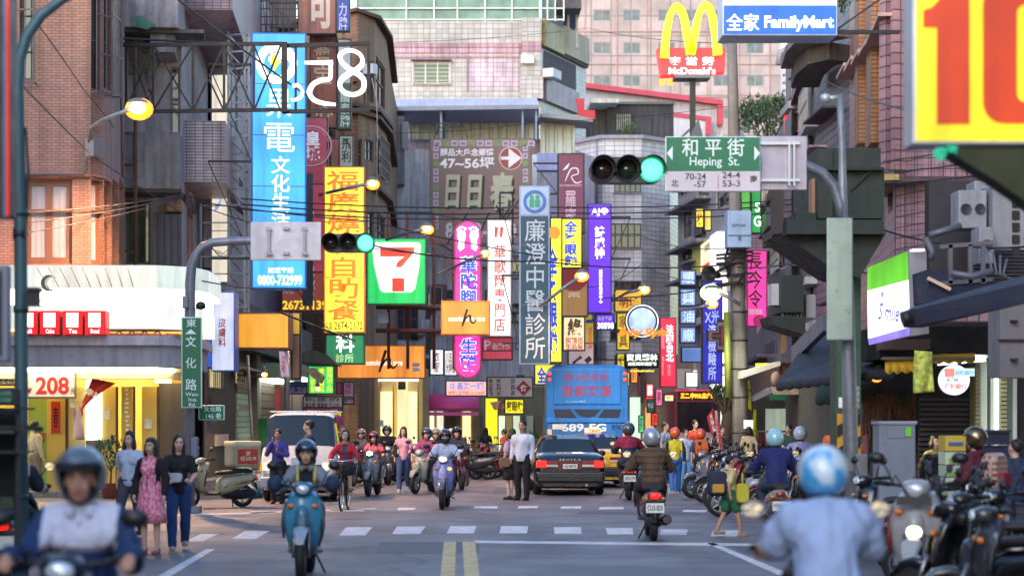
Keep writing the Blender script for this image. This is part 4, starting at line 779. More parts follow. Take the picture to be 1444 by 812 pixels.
sign(687, 311, 721, 475, 68, 'glowing white vertical shop sign with red characters', E('fff4ec', 1.3, .1, tubes=.3), case=M('c8b8b4', .4), thick=.4, arms=('R', .8), texts=[('華\n歌\n爾\n專\n門\n店', 696, 346, 713, 468, E('cc4a4a', .8)), ('〃', 697, 320, 710, 336, redE, .04, -.3)])
sign(679, 475, 723, 508, 68.2, 'small dark red panel with white writing under the white and red sign', [(0, .62, E('a82840', .7)), (.62, 1, E('b83850', .7))], name='shop_sign', texts=[('佳麗寶', 694, 484, 719, 494, wt, .03), ('P', 683, 480, 692, 494, wt)])
def deco_clinic(r, w, h, t, s):
    y = -t / 2 - .03; cz = (514 - 285) * s; disc('emblem_ring', r, 0, cz, y, 16 * s, M('2a6ab0', .4), rin=12 * s); 
    mb = MB()
    for sx in (-1, 1): mb.prism([(sx * 4 * s + a * s, cz + b_ * s) for a, b_ in [(-3.4, -8), (3.4, -8), (3.4, 3), (-3.4, 3)]], y, y + .02); mb.prism([(sx * 4 * s + 3 * s * math.cos(i * .785), cz + 6.5 * s + 3 * s * math.sin(i * .785)) for i in range(8)], y, y + .02)
    mb.build('emblem', M('1c9a70', .4), r, world=False)
sign(732, 263, 775, 514, 58, 'large slate blue clinic sign with pale grey vertical characters and a round emblem', [(0, .17, M('a8b8dc', .5)), (.17, 1, M('21495c', .5, var=.08))], case=M('8fa0b8', .5), thick=.3, deco=deco_clinic, arms=('L', .5),
     texts=[('廉\n澄\n中\n醫\n診\n所', 740, 310, 769, 506, M('b8c0cc', .5), .005)])
sign(775, 307, 793, 512, 60, 'bright yellow vertical sign partly hidden behind the slate blue clinic sign', E('f6f034', 1.25, .1), texts=[('全\n家\n眼\n鏡', 772, 350, 786, 500, BL, .04)], deco=lambda r, w, h, t, s: disc('emblem', r, -3 * s, (512 - 329) * s, -t / 2 - .02, 9 * s, E('f09028', 1)))
sign(791, 308, 821, 379, 63, 'yellow optician sign with four blue vertical characters', E('f4ee30', 1.15, .1), texts=[('全\n家\n眼\n鏡', 795, 312, 814, 376, BL, .04)])
def deco_r(r, w, h, t, s):
    y = -t / 2 - .02; mb = MB(); stroke(mb, [(797, 256), (801, 246), (806, 238), (814, 238), (815, 245), (806, 249), (812, 258), (820, 256)], [1, 2, 1.6, 2, 1.6, 1.4, 2, 1], 66 + y, t=.02, n=8); stroke(mb, [(794, 240), (799, 236), (803, 230)], [1, 4, .5], 66 + y, t=.02); mb.build('script_letter', M('d8c8d0', .4), r)
sign(786, 217, 824, 330, 66, 'dim plum coloured vertical sign with a white script letter and characters', M('6e3450', .5), deco=deco_r, texts=[('羅\n蜜', 797, 270, 812, 318, M('c8a8b8', .5), .01), ('ROMANTICIST', 789, 261, 820, 264, M('c8a8b8', .5))], arms=('L', .8))
def deco_leaf(r, w, h, t, s): disc('emblem_field', r, -2 * s, (430 + 22 - 395) * s, -t / 2 - .02, 21 * s, E('7a2430', .5))
sign(791, 379, 829, 447, 66, 'brown sign with a maroon disc and one pale character under the yellow optician sign', E('a07848', .55, .2), deco=deco_leaf, texts=[('葉', 800, 402, 818, 420, M('d8c0a0', .5), .02)])
sign(828, 288, 862, 442, 62, 'vivid purple vertical sign with white characters', E('5a12e0', 1.0, .08), case=M('38207a', .4), thick=.35, arms=('R', .6), texts=[('詩\n威\n特', 838, 320, 852, 366, WT, .03), ('AJ●', 833, 294, 857, 306, WT, .03), ('經濟美食漢堡王', 845, 380, 849, 428, wt, .02)] if False else [('詩\n威\n特', 838, 320, 852, 366, WT, .03), ('AJ●', 833, 294, 857, 306, WT, .03), ('國\n際\n美\n容\n護\n膚\n中\n心', 844, 381, 849, 428, WT)])
sign(839, 442, 866, 466, 62.2, 'small purple panel with phone digits under the vivid purple sign', E('6418d8', .9, .05), name='shop_sign', texts=[('30598', 842, 455, 865, 464, WT, .03), ('美容專線', 842, 446, 862, 452, wt)])
def deco_tools(r, w, h, t, s):
    mb = MB(); stroke(mb, [(808, 512), (814, 507), (820, 503)], [4, 3, 5], 67 - t / 2 - .02, t=.02); stroke(mb, [(826, 510), (833, 504)], [7, 7], 67 - t / 2 - .02, t=.02); mb.build('tool_emblem', blk, r)
sign(800, 395, 838, 515, 67, 'tall olive-yellow board with small characters and drawn tools behind the bus roof', [(0, .75, E('b09a40', .6, .15)), (.75, 1, M('a8a0a8', .5))], deco=deco_tools, texts=[('通\n指\n定\n用\n具', 829, 462, 835, 492, M('c85030', .5)), ('⊃', 826, 440, 838, 455, M('2a50a8', .5), .05)])
sign(793, 446, 825, 495, 64, 'cream square sign with one large brown-green character above smaller ones', E('f0d0a8', .85, .1), texts=[('綠', 800, 449, 821, 474, M('5a4418', .5), .04), ('民精百\n生品貨', 797, 476, 822, 493, M('c04828', .5), .02)])
sign(753, 513, 791, 543, 66.5, 'yellow box sign with a blue character peeking out above the bus corner', E('f4e830', 1.0, .1), name='shop_sign', texts=[('全', 757, 517, 770, 540, BL, .04), ('家', 774, 517, 788, 540, BL, .04)])
sign(866, 408, 905, 440, 80, 'amber sign with two brown characters right of the purple sign', E('d8a830', .75, .15), texts=[('明城', 873, 420, 900, 434, M('a02818', .5), .03)], name='shop_sign')
for k, (y0, y1, tx) in enumerate([(441, 466, '家'), (468, 494, '具'), (498, 520, '行'), (524, 545, '大')]): sign(869, y0, 888, y1, 80.2, ['first yellow square tile of the column under the amber sign', 'second yellow square tile down the column under the amber sign', 'third yellow square tile down, behind the ornate medallion sign', 'lowest yellow square tile near the bus roof'][k], E('d8c030', .8, .15), texts=[(tx, 872, y0 + 4, 885, y1 - 4, M('a04018', .5), .02)], name='shop_sign', group='column of yellow tiles')
# ornate medallion
r = thing('medallion_sign', 'round glowing pearl medallion sign with gold lettering over a black name panel', 'sign', P(905, 520, 70)); s = 70 / F; cz = (520 - 453) * s
mb = MB(); X = Matrix.Translation((0, 0, cz)) @ Matrix.Rotation(R(90), 4, 'X'); mb.lathe([(.001, -.15), (23 * s, -.15), (24.5 * s, 0), (23 * s, .1), (21 * s, .12), (20.5 * s, .06), (.001, .06)], 36, X, sm=False); mb.build('case', M('2c2830', .4, .3), r, world=False)
disc('pearl_disc', r, 0, cz, -.16, 19 * s, E('b8d0ec', .8, .45, 3), n=36); disc('rim_light', r, 0, cz, -.18, 23 * s, E('e8e8ff', 1.5, .2), rin=21.5 * s)
mb = MB(); letters(mb, 'Baby Style', 0, cz - 17 * s, 70 * s, 15 * s, -.24, .05, .4); mb.build('lettering', E('e08c20', 1.0, .1), r, world=False)
mb = MB(); mb.box(-25 * s, 24 * s, -.12, .12, 1 * s, 23 * s); mb.build('name_panel', M('181818', .4), r, world=False, bev=.08)
mb = MB(); letters(mb, '寶貝藝林', 0, 16 * s, 44 * s, 10 * s, -.135, .02); letters(mb, '造型攝影禮服館', 0, 7 * s, 40 * s, 5 * s, -.135, .02); mb.build('lettering', E('eafff0', 1.5, .05), r, world=False)
mb = MB(); letters(mb, '~~~~', 0, -3 * s, 34 * s, 4 * s, -.13, .05); mb.build('scroll_trim', E('d8c860', 1), r, world=False)
mb = MB(); mb.box(-.05, .05, -.05, .05, -1.2, 0); mb.box(-28 * s - 1.5, -20 * s, -.04, .04, 12 * s, 14 * s); mb.build('bracket', dark_metal, r, world=False)
sign(930, 448, 953, 546, 74, 'glowing crimson vertical sign with white characters', E('ec2a48', 1.1, .12), case=M('a82038', .4), thick=.4, texts=[('法\n國\n台\n北', 938, 458, 949, 510, WT, .02), ('NATURAL\nFRUITY', 932, 465, 936, 530, wt), ('精\n品\n店', 940, 514, 945, 530, wt)])
for k, (y0, y1, tx) in enumerate([(381, 403, '順'), (407, 432, '興'), (436, 457, '油'), (461, 484, '廠')]): sign(958, y0, 981, y1, 76, ['topmost pale blue square tile of the vertical column', 'pale blue square tile second from the top of the column', 'pale blue square tile third from the top of the column', 'pale blue square tile fourth from the top of the column'][k], E('7a9ad8', .75, .08), texts=[(tx, 962, y0 + 3, 978, y1 - 3, E('c8dcff', 1), .01)], name='shop_sign', group='pale blue sign tiles')
sign(960, 489, 991, 511, 75.8, 'pale blue wide panel at the foot of the blue sign tiles', E('6f92d4', .7, .08), texts=[('日日日日日', 963, 493, 988, 500, M('3a5ca0', .5)), ('日日日日日', 963, 501, 988, 508, M('3a5ca0', .5))], name='shop_sign')
def deco_cross(r, w, h, t, s):
    for k, (a, m_, yy) in enumerate([(1.0, M('28242c', .4), 0), (.82, M('7a747c', .4), .01), (.62, M('2c2830', .4), .02), (.16, M('8c3038', .5), .03)]):
        L = 23 * s * (a if k < 3 else .7); q = 8 * s * a; mb = MB(); cx, cz = (1017 - 1003.5) * s, (541 - 474) * s; mb.box(cx - q, cx + q, -t / 2 - .1 - yy, -t / 2 - .06 - yy, cz - L, cz + L); mb.box(cx - L, cx - q - .001, -t / 2 - .1 - yy, -t / 2 - .06 - yy, cz - q, cz + q); mb.box(cx + q + .001, cx + L, -t / 2 - .1 - yy, -t / 2 - .06 - yy, cz - q, cz + q); mb.build('cross_outline', m_, r, world=False)
sign(989, 395, 1018, 541, 70, 'royal blue vertical sign with pale characters and a dark cross emblem', E('2426a8', .8, .15), thick=.35, deco=deco_cross, texts=[('視\n安\nX光\n液\n檢\n驗\n所', 993, 398, 1013, 536, E('a8b4e8', .9))])
sign(1052, 353, 1081, 461, 61, 'hot pink vertical sign with black brush characters beside the utility pole', E('f03a9c', 1.0, .12), case=M('a02868', .4), thick=.3, deco=lambda r, w, h, t, s: disc('seal_emblem', r, 3 * s, 8 * s, -t / 2 - .03, 9 * s, M('d02878', .4)), texts=[('長\n今\n令', 1054, 357, 1074, 434, M('181018', .4), .015, .1), ('婚紗攝影', 1054, 436, 1074, 444, wt, .02)])
sign(1058, 262, 1073, 330, 66, 'green and yellow narrow banner above the hot pink sign', [(0, 1, E('1c9c4c', .7, .3))], texts=[('S\nG', 1062, 285, 1072, 320, WT)])
sign(980, 294, 992, 322, 78, 'small yellow sign with green and orange shapes on the upper balcony', E('e8dc3c', .9, .2), texts=[('林', 982, 300, 990, 318, M('b84820', .5), .05)], name='shop_sign')
sign(992, 296, 1003, 326, 78.2, 'slim cream light box beside the small yellow upper sign', E('d8c860', .8, .3), name='shop_sign')
# low level signs
pk = E('f4a0b4', .8, .15)
sign(606, 492, 626, 529, 84, 'small white notice panel left of the magenta sign foot', E('f4f0f0', .9, .1), texts=[('衣\n服', 612, 496, 620, 525, M('c04040', .5))], name='shop_sign')
sign(626, 493, 645, 530, 83, 'framed white price board beside the magenta sign foot', E('f0e8e8', .8, .1), texts=[('八五折\n大特賣', 629, 497, 642, 526, M('905050', .5))], name='shop_sign')
sign(628, 536, 687, 559, 66, 'pale pink horizontal shop sign with blue and orange lines of writing', E('f4b8b8', .9, .1), texts=[('G 晶工一護', 634, 539, 682, 549, E('7a8ad8', 1), .03), ('健康食品專賣 2672-8097', 632, 551, 684, 557, E('e86030', 1))], name='shop_sign')
sign(686, 531, 752, 561, 68, 'grey-white horizontal board with dark vertical strips of writing and a red diamond', M('b8b0ae', .5), texts=[('精\n品\n服\n飾', 689, 534, 695, 558, blk), ('特\n約\n門\n市', 700, 534, 706, 558, blk), ('經\n銷\n商', 720, 534, 726, 558, M('40406a', .5))], name='shop_sign',
     deco=lambda r, w, h, t, s: [MB().prism([((738 - 719 + a) * s, (14 + b_) * s) for a, b_ in [(-11, 0), (0, -11), (11, 0), (0, 11)]], -t / 2 - .03, -t / 2 - .012).build('red_diamond', M('8c2a28', .5), r, world=False), letters(MB(), '佑', (738 - 719) * s, 14 * s, 9 * s, 9 * s, -t / 2 - .035, .03).build('lettering', wt, r, world=False)])
sign(711, 562, 739, 584, 72, 'yellow panel with black optician characters above the lit shop', E('f0e020', 1.0, .08), texts=[('家眼鏡', 714, 565, 737, 580, M('2c2c10', .5), .03)], name='shop_sign')
sign(683, 560, 703, 658, 74, 'bright yellow shop pillar under the yellow optician panel', E('f2e41c', 1.05, .1), name='lit_pillar', cat='pillar', thick=.8)
sign(434, 515, 472, 556, 70, 'glowing green menu board with yellow columns of characters', E('3cc860', .95, .4, 1.5), texts=[('診\n所\n醫\n院', 461, 517, 470, 553, E('d8e030', 1.1), .02), ('黃\n皮\n膚\n科', 449, 519, 458, 553, E('d8e030', 1.1), .02), ('看\n診\n部', 438, 524, 446, 553, E('d8e030', 1.1), .02)], name='shop_sign')
sign(402, 538, 434, 556, 66, 'small dark blue and white nameplate left of the green menu board', [(0, .45, M('2a3470', .5)), (.45, 1, M('8d98c0', .5))], texts=[('大象印', 406, 546, 430, 553, blk, .02)], name='shop_sign')
sign(427, 558, 484, 582, 68, 'pale horizontal board with rows of small black names over a crimson strip', [(0, .72, M('bcb8bc', .5)), (.72, 1, M('a02a58', .5))], texts=[('黃金石  趙連枝  張阿妹', 431, 560, 479, 566, blk), ('黃正輝  葉富雄  陳公祖', 431, 568, 479, 574, blk), ('電話 (02)-2671-8899', 434, 577, 476, 581, wt)], name='shop_sign')
sign(484, 538, 500, 570, 69, 'pink and white panel with number digits beside the small names board', M('c8a8b8', .5), texts=[('899', 486, 558, 498, 567, blk, .03), ('電\n話', 487, 541, 496, 555, M('b03a70', .5))], name='shop_sign')
sign(474, 538, 483, 556, 68.5, 'tiny magenta tag left of the digits panel', M('b83070', .5), name='shop_sign'); sign(461, 580, 483, 596, 70, 'small yellow board with black strokes above the bicycle rider', E('e8d020', .8), texts=[('川出', 464, 583, 480, 593, blk, .03)], name='shop_sign')
def flagq(name, label, cat, quad, d, mat, body=None, tm=None, tb=None, amp=.03, rot=0):
    """small cloth through four photo corners (tl, tr, br, bl), gently wavy"""
    t = thing(name, label, cat, P(*quad[3], d)); A = [P(x, y, d) for x, y in quad]; n = 10; vs = []
    for i in range(n + 1):
        for j in range(n + 1):
            u, v = i / n, j / n; p = (A[0] * (1 - u) + A[1] * u) * (1 - v) + (A[3] * (1 - u) + A[2] * u) * v; p = p + Vector((0, math.sin(u * 7 + v * 3) * amp, 0)); vs.append(p)
    mb = MB(); mb._add(vs, [(i * (n + 1) + j, (i + 1) * (n + 1) + j, (i + 1) * (n + 1) + j + 1, i * (n + 1) + j + 1) for i in range(n) for j in range(n)], True); mb.build('cloth', mat, t, solid=.01)
    if body:
        c_ = sum(((Vector(q)) for q in quad), Vector((0, 0))) / 4; w, h = tb; mb = MB(); s = d / F; p = P(c_.x, c_.y, d); mb.X = Matrix.Translation(p) @ Matrix.Rotation(R(rot), 4, 'Y'); letters(mb, body, 0, 0, w * s, h * s, -amp - .03, .02); mb.build('lettering', tm, t)
    return t
flagq('hanging_banner', 'white cloth banner with pink writing hanging from the orange sign corner', 'banner', [(393, 494), (402, 496), (409, 532), (396, 532)], 53.5, M('c8b4c8', .8), '口\n味', M('c04868', .6), (5, 22))
flagq('yellow_flag', 'yellow fan-shaped paper flag with green characters tied to the utility pole', 'flag', [(1050, 536), (1058, 538), (1060, 579), (1031, 563)], 60, M('c8d42c', .7), '清粥\n小菜', M('3a5a28', .6), (17, 16), .03, 25)
flagq('yellow_streamer', 'crumpled yellow streamer hanging under the yellow flag', 'streamer', [(1063, 576), (1067, 578), (1068, 632), (1060, 634)], 60, M('d0d020', .7), amp=.06)
flagq('red_pennant', 'red and white sale pennant leaning over the parked scooters', 'flag', [(997, 588), (1006, 575), (1011, 606), (1004, 615)], 52, M('b02c34', .7), '大\n特\n價', M('e0d8d4', .6), (5, 26), .03, -12)
flagq('red_pennant', 'white and red tall pennant on a pole between the parked scooters', 'flag', [(1008, 578), (1012, 580), (1021, 640), (1013, 642)], 51, M('c09088', .7), '全\n面', M('b02c34', .6), (5, 40), .03, -8)
flagq('shop_banner', 'tangled red and white festive banner hanging at the cafe door', 'banner', [(130, 533), (163, 540), (128, 562), (106, 590)], 45.5, M('c0302c', .6), '慶祝', M('e8d8c0', .6), (26, 12), .05, 30)
flagq('shop_banner', 'short red and white striped cloth hanging below the festive banner', 'banner', [(103, 576), (112, 572), (120, 620), (104, 620)], 45.4, M('c8a8a8', .6), amp=.08)
# left low signs
sign(30, 519, 108, 562, 45, 'cream banner with large red 208 price figures', M('d8cfc4', .6), thick=.06, case=M('8a6a40', .6), name='price_banner', cat='banner', texts=[('208', 51, 531, 98, 556, M('c02028', .5), .03), ('元', 100, 547, 107, 556, blk), ('時', 38, 546, 46, 556, M('b02028', .5), .02)])
sign(-30, 519, 29, 544, 45.2, 'cream strip banner with small black writing left of the price figures', M('d0c4a8', .6), thick=.06, name='price_banner', cat='banner', texts=[('法式藏藍堤拉', -25, 531, 20, 541, blk, .01)])
for k, x in enumerate([28, 59, 91, 122]):
    tx = ['Café', 'Cake', 'Tea', 'Bread'][k]
    sign(x, 439, x + 29.4, 473, 43.6, 'red light box with a white square reading ' + ['cafe', 'cake', 'tea', 'bread'][k] + ' on the canopy edge', E('e01c24', 1.0, .06), name='menu_light_box', thick=.5, case=M('a81820', .4), group='red cafe light boxes', edge=.015, texts=[(tx, x + 9, 464.5, x + 21, 470.5, WT, .02)],
         deco=lambda r, w, h, t, s: MB().box(-9 * s, 8 * s, -t / 2 - .03, -t / 2 - .012, 11 * s, 31 * s).build('white_square', E('fff8f4', 1.8, .03), r, world=False, bev=.02))
r = thing('crescent_emblem', 'chrome crescent letter mounted on the white cafe fascia', 'sign', P(73, 400, 43.7)); mb = MB(); s = 43.7 / F
mb.v = []; pts = []
for k in range(25):
    a = R(60 + k * 10); q = 3.2 * math.sin(math.pi * k / 24) + .6; pts.append((Vector((math.cos(a), math.sin(a))) * 10, q))
L = [(p.x * (1 + q / 14) * s, p.y * (1 + q / 14) * s) for p, q in pts]; Q = [(p.x * (1 - q / 14) * s, p.y * (1 - q / 14) * s) for p, q in pts]
for i in range(24): mb.prism([L[i], L[i + 1], Q[i + 1], Q[i]], -.2, .05)
mb.build('crescent', M('a8b4b0', .15, .9), r, world=False); mb = MB()
for k in range(9): mb.tube([P(52 + k * 16, 377, 43.8), P(68 + k * 15, 405, 43.75)], .008, 4)
mb.tube([P(52, 430, 43.8), P(62, 415, 43.7), P(70, 405, 43.7)], .012, 4); mb.build('wiring', M('3a3a3a', .6), r)
sign(-30, 546, 28, 572, 17, 'dark green panel with faint characters at the far left edge', M('35463f', .6), thick=.1, texts=[('白燒鰻', 2, 551, 18, 557, M('5a9a80', .6)), ('泡燒鰻', 2, 561, 18, 567, M('5a9a80', .6))], name='menu_sign')
sign(-25, -20, 19, 308, 15, 'tall bright red vertical sign cropped by the left edge of the frame', E('e8301c', .9, .12), case=M('4a2430', .5), thick=.25, edge=.004)
sign(-40, -20, 7, 308, 14.6, 'dark maroon sign back panel cropped at the upper left edge', M('2c1420', .5), case=M('8d8894', .5), thick=.12, edge=.004, name='cropped_sign')
sign(-40, 374, 14, 510, 14.5, 'dark navy board with pale edge at the left margin', M('141c30', .5), case=M('7a7a88', .5), thick=.12, name='cropped_sign')
# vendor stall at far left
st = thing('vendor_stall', 'dark vendor stall frame with shelves at the left margin', 'stall', (P(-10, 700, 17).x, 17, 0)); mb = MB()
for x in (-60, -20, 22): mb.pbox(x, 572, x + 4, 760, 17, 17.1)
for y in (574, 600, 636): mb.pbox(-60, y, 28, y + 3, 16.9, 17.5)
mb.build('frame', M('1c1f24', .6, dirt=.2), st); part(st, 'back_panel', -60, 575, 24, 700, 17.6, 17.65, M('15181c', .7)); part(st, 'tray', -30, 603, 20, 611, 16.95, 17.4, M('3f5048', .6)); mb = MB(); mb.pbox(22, 602, 58, 607, 16.9, 17.0); mb.build('rail', M('22262a', .6), st)
leafm = MB(); leaves(leafm, P(52, 604, 16.9), .09, .06, .03, 40, .03); leafm.build('leaf_garland', leaf_d, st, fix=False)
# ---- big roof sign, green road signs
r = thing('restaurant_sign', 'tall yellow double-arch restaurant sign with red name board on a black pole', 'sign', P(976, 190, 95)); s = 95 / F
arch = E('ffe81c', 1.25, .05)
for c0 in (954.5, 998):
    mb = MB(); k = 1 if c0 > 970 else -1
    if k < 0: pts = [(938, 80), (940, 50), (946, 20), (955, 8), (964, 20), (970, 50), (975, 75)]
    else: pts = [(975, 75), (980, 50), (986, 20), (995, 6), (1004, 18), (1010, 48), (1013, 76)]
    stroke(mb, pts, [12, 10.5, 9, 8, 9, 10.5, 12], 94.4, t=.5); mb.build('arch', arch, r)
mb = MB(); mb.prism([(P(x, y, 94.9).x, P(x, y, 94.9).z) for x, y in [(926, 68), (1024, 67), (1022, 103), (932, 108)]], 94.9, 95.6); mb.build('name_board', E('f0323c', 1.1, .08), r, bev=.05)
mb = MB(); p = P(976, 100, 94.85); letters(mb, "McDonald's", p.x, p.z, 66 * s, 10 * s, 94.86, .03); p = P(975, 86, 94.8); letters(mb, '麥 當 勞', p.x, p.z, 64 * s, 12 * s, 94.86, .008); mb.build('lettering', WT, r)
part(r, 'pole', 973.5, 106, 981, 200, 95.1, 95.4, M('17181c', .5)); part(r, 'ledge', 952, 105, 1002, 110, 94.6, 95.8, M('6d6a70', .5)); mb = MB(); mb.bar(P(960, 195, 95.2), P(976, 180, 95.2), .12); mb.ppoly([(972, 194), (985, 168), (992, 194)], 95.0, 95.6); mb.build('base_frame', M('55565e', .5, .3), r)
sign(1015, -30, 1175, 56, 33, 'long white and blue convenience store sign with white name lettering', [(0, .52, E('fbfdff', 1.7, .03)), (.52, 1, E('1c5fc4', 1.05, .1))], case=M('d0d8e8', .4), thick=.7, name='store_sign', edge=.02, arms=('R', 1.1), texts=[('全家', 1020, 26, 1066, 50, WT, .012), ('FamilyMart', 1073, 29, 1170, 51, WT, .035)])
r = sign(1280, -60, 1520, 208, 14, 'huge yellow light box with orange-red number ten at the upper right', E('f0dc1c', .8, .35, 1.6), case=M('b8bac0', .4, .4), thick=.3, name='number_sign', edge=.025, arms=('R', 5.0))
s = 14 / F; orr = E('d03c08', .62, .35, 1.5); ox = (1280 + 1520) / 2; mb = MB()
def q(pts): mb.prism([((x - ox) * s, (208 - y) * s) for x, y in pts], -.18, -.165)
q([(1294, 46), (1294, 22), (1306, 18), (1315, 8), (1318, -8), (1358, -8), (1358, 180), (1313, 180), (1313, 46)])
n0 = [(1378, 160), (1378, 30), (1384, 8), (1396, -8), (1442, -12)]; 
mb.build('numeral', orr, r, world=False); mb = MB()
def ring(cx, cz, w1, h1, w2, h2, rad1, rad2):
    def rr(w, h, rad): return [(cx + sx * (w - rad) + rad * math.cos(R(a)), cz + sy * (h - rad) + rad * math.sin(R(a))) for sx, sy, a0 in ((1, 1, 0), (-1, 1, 90), (-1, -1, 180), (1, -1, 270)) for a in range(a0, a0 + 91, 15)]
    o, i = rr(w1, h1, rad1), rr(w2, h2, rad2); n = len(o); vs = [(x, -.18, z) for x, z in o + i]; mb._add(vs, [(k, (k + 1) % n, n + (k + 1) % n, n + k) for k in range(n)])
ring((1443 - ox) * s, (208 - 82) * s, 66 * s, 98 * s, 19 * s, 68 * s, 30 * s, 12 * s); mb.build('numeral', orr, r, world=False)
mb = MB(); mb.ppoly([(1332, 210), (1560, 210), (1560, 380), (1444, 282), (1400, 252)], 13.85, 14.1); rr_ = thing('sign_canopy', 'dark olive canopy sloping under the huge number sign', 'canopy', P(1380, 280, 14)); mb.build('canopy', M('2c3010', .7, dirt=.3), rr_)
mb = MB(); leaves(mb, P(1325, 217, 13.8), .05, .05, .04, 60, .03); leaves(mb, P(1340, 211, 13.8), .05, .05, .02, 40, .03); mb.build('net_bundle', E('2cc8a0', .5, .2), rr_, fix=False)
# ------------------------------------------------------------------ traffic gear, poles, lamps, wires, right-hand shops
tealm = M('4c6a70', .5, .3, dirt=.25); housing = M('14202a', .4)
def signal_head(root, cx, cy, w, d, n=3, world=True):
    """horizontal three-lamp signal, photo width w, green lamp lit on the right"""
    s = d / F; p = P(cx, cy, d); step = w * s / 3.15; rad = step * .52
    mb = MB(); X = Matrix.Translation(p); hw = step
    pl = [(hw + rad * math.cos(R(a)), rad * math.sin(R(a))) for a in range(-90, 91, 15)] + [(-hw + rad * math.cos(R(a)), rad * math.sin(R(a))) for a in range(90, 271, 15)]
    mb.X = X; mb.prism(pl, -.02, .28); mb.build('housing', housing, root)
    for k, c in enumerate((-hw, 0, hw)):
        mb = MB(); mb.X = X @ Matrix.Translation((c, 0, 0)) @ Matrix.Rotation(R(90), 4, 'X')
        mb.lathe([(rad * .98, 0), (rad * .98, .30), (rad * .93, .30), (rad * .9, 0)], 24, a0=R(-25), a1=R(205)); mb.build('visor', housing, root)
        mb = MB(); mb.X = X @ Matrix.Translation((c, 0, 0)) @ Matrix.Rotation(R(90), 4, 'X')
        mb.lathe([(.001, .09), (rad * .4, .08), (rad * .78, .03), (rad * .84, .02)], 24); mb.build('lens', E('60f8b8', 2.2, .03) if k == 2 else (M('1c2418', .15, coat=.5) if k == 1 else M('241416', .15, coat=.5)), root)
        mb = MB(); mb.X = X @ Matrix.Translation((c, 0, 0)) @ Matrix.Rotation(R(90), 4, 'X'); mb.lathe([(rad * .84, .025), (rad * .99, .03), (rad * .99, .0)], 24); mb.build('lens_ring', housing if k < 2 else E('10c890', 1.2), root)
# left pole with arm
lp = thing('traffic_signal', 'grey curved-arm pole with green light and aluminium sign back on the left corner', 'traffic light', ground(268, 722))
mb = MB(); d = 38; mb.tube([P(266, 722, d), P(267, 500, d), P(268, 425, d), P(268, 400, d), P(270, 376, d), (P(276, 360, d)), P(286, 348, d), P(300, 342, d), P(330, 340, d), P(400, 338.5, d), P(456, 340, d)], [.12, .105, .1, .1, .095, .09, .085, .085, .08, .075, .07], 14); mb.build('pole', M('8a8a96', .5, .35, dirt=.35), lp)
mb = MB(); mb.pbox(353, 313, 453, 367, 37.85, 37.9); mb.build('sign_back', M('b4b0bc', .4, .4, dirt=.2), lp, bev=.01)
mb = MB()
for x in (379, 429): mb.pbox(x - 2, 322, x + 2, 358, 37.78, 37.85); mb.pbox(x - 4, 320, x + 4, 324.5, 37.75, 37.78); mb.pbox(x - 4, 355, x + 4, 359.5, 37.75, 37.78)
for y in (322, 357): mb.pbox(399, y - 2, 408, y + 2, 37.78, 37.84)
mb.build('bracket', M('8d8794', .4, .5), lp)
signal_head(lp, 491, 342.5, 77, 37.6)
part(lp, 'control_box', 257, 417, 265, 434, 37.8, 38.1, M('7a7a84', .5), bev=.02); mb = MB(); mb.X = Matrix.Translation(P(283, 430, 38)); mb.lathe([(.001, -.09), (.09, -.07), (.1, .0), (.06, .06), (.001, .07)], 12); mb.build('camera_head', dark_metal, lp)
part(lp, 'hand_box', 269, 616, 278, 645, 37.7, 37.95, M('6a7080', .5), bev=.02)
mb = MB(); [mb.box(lp.location.x - .19 + .001 * k, lp.location.x + .19, 37.8, 38.2, 0, .12) for k in range(1)]; mb.build('base', conc, lp)
grn = M('0c6a48', .4, var=.04); gw = M('d8e8e0', .4)
sign(256, 447, 285, 575, 37.6, 'tall green street name plate with white characters on the left pole', grn, case=gw, thick=.05, edge=.02, name='street_name_sign', texts=[('東', 263, 450, 277, 461, gw, .01), ('文', 262, 474, 277, 489, gw, .01), ('化', 262, 504, 277, 519, gw, .01), ('路', 262, 534, 278, 550, gw, .01), ('Wen-\nhua\nRd.', 262, 553, 281, 573, gw, .01)],
     deco=lambda r, w, h, t, s: MB().prism([(a * s, (575 - b_) * s) for a, b_ in [(-9, 471), (7, 471), (-1, 464)]], -.05, -.04).build('arrow', gw, r, world=False))
sign(280, 571, 317, 592, 38.2, 'small green lane name plate on the left pole', grn, case=gw, thick=.04, edge=.015, name='street_name_sign', yaw=R(-6), texts=[('文化路', 288, 573, 313, 580, gw, .01), ('146 巷', 291, 582, 313, 590, gw, .01)])
# right signal pole
rp = thing('traffic_signal', 'tall curved-arm pole with large green light and street name board on the right', 'traffic light', (P(1198, 700, 28).x, 28, 0)); d = 28
mb = MB(); mb.tube([P(1202, 766, d), P(1199, 600, d), P(1194, 400, d), P(1189, 310, d), P(1187, 200, d), P(1184, 133, d)], [.11, .105, .1, .07, .045, .045], 14); mb.build('pole', M('82868e', .5, .4, var=.3, dirt=.5), rp)
mb = MB(); mb.tube([P(1188, 312, d), P(1185, 290, d), P(1176, 262, d), P(1160, 244, d), P(1135, 233, d), P(1105, 228, d), P(1076, 229, d), P(940, 234, d)], [.07, .075, .075, .075, .075, .07, .07, .06], 12); mb.build('arm', M('737985', .5, .4, dirt=.4), rp)
signal_head(rp, 884, 239.5, 109, 27.8)
mb = MB(); mb.pbox(1073, 192, 1138, 268, 27.9, 27.95); mb.build('sign_back', M('a8a0b0', .4, .4, dirt=.2), rp, bev=.01); mb = MB()
for x in (1113, 1120): mb.pbox(x - 1.3, 198, x + 1.3, 262, 27.8, 27.9)
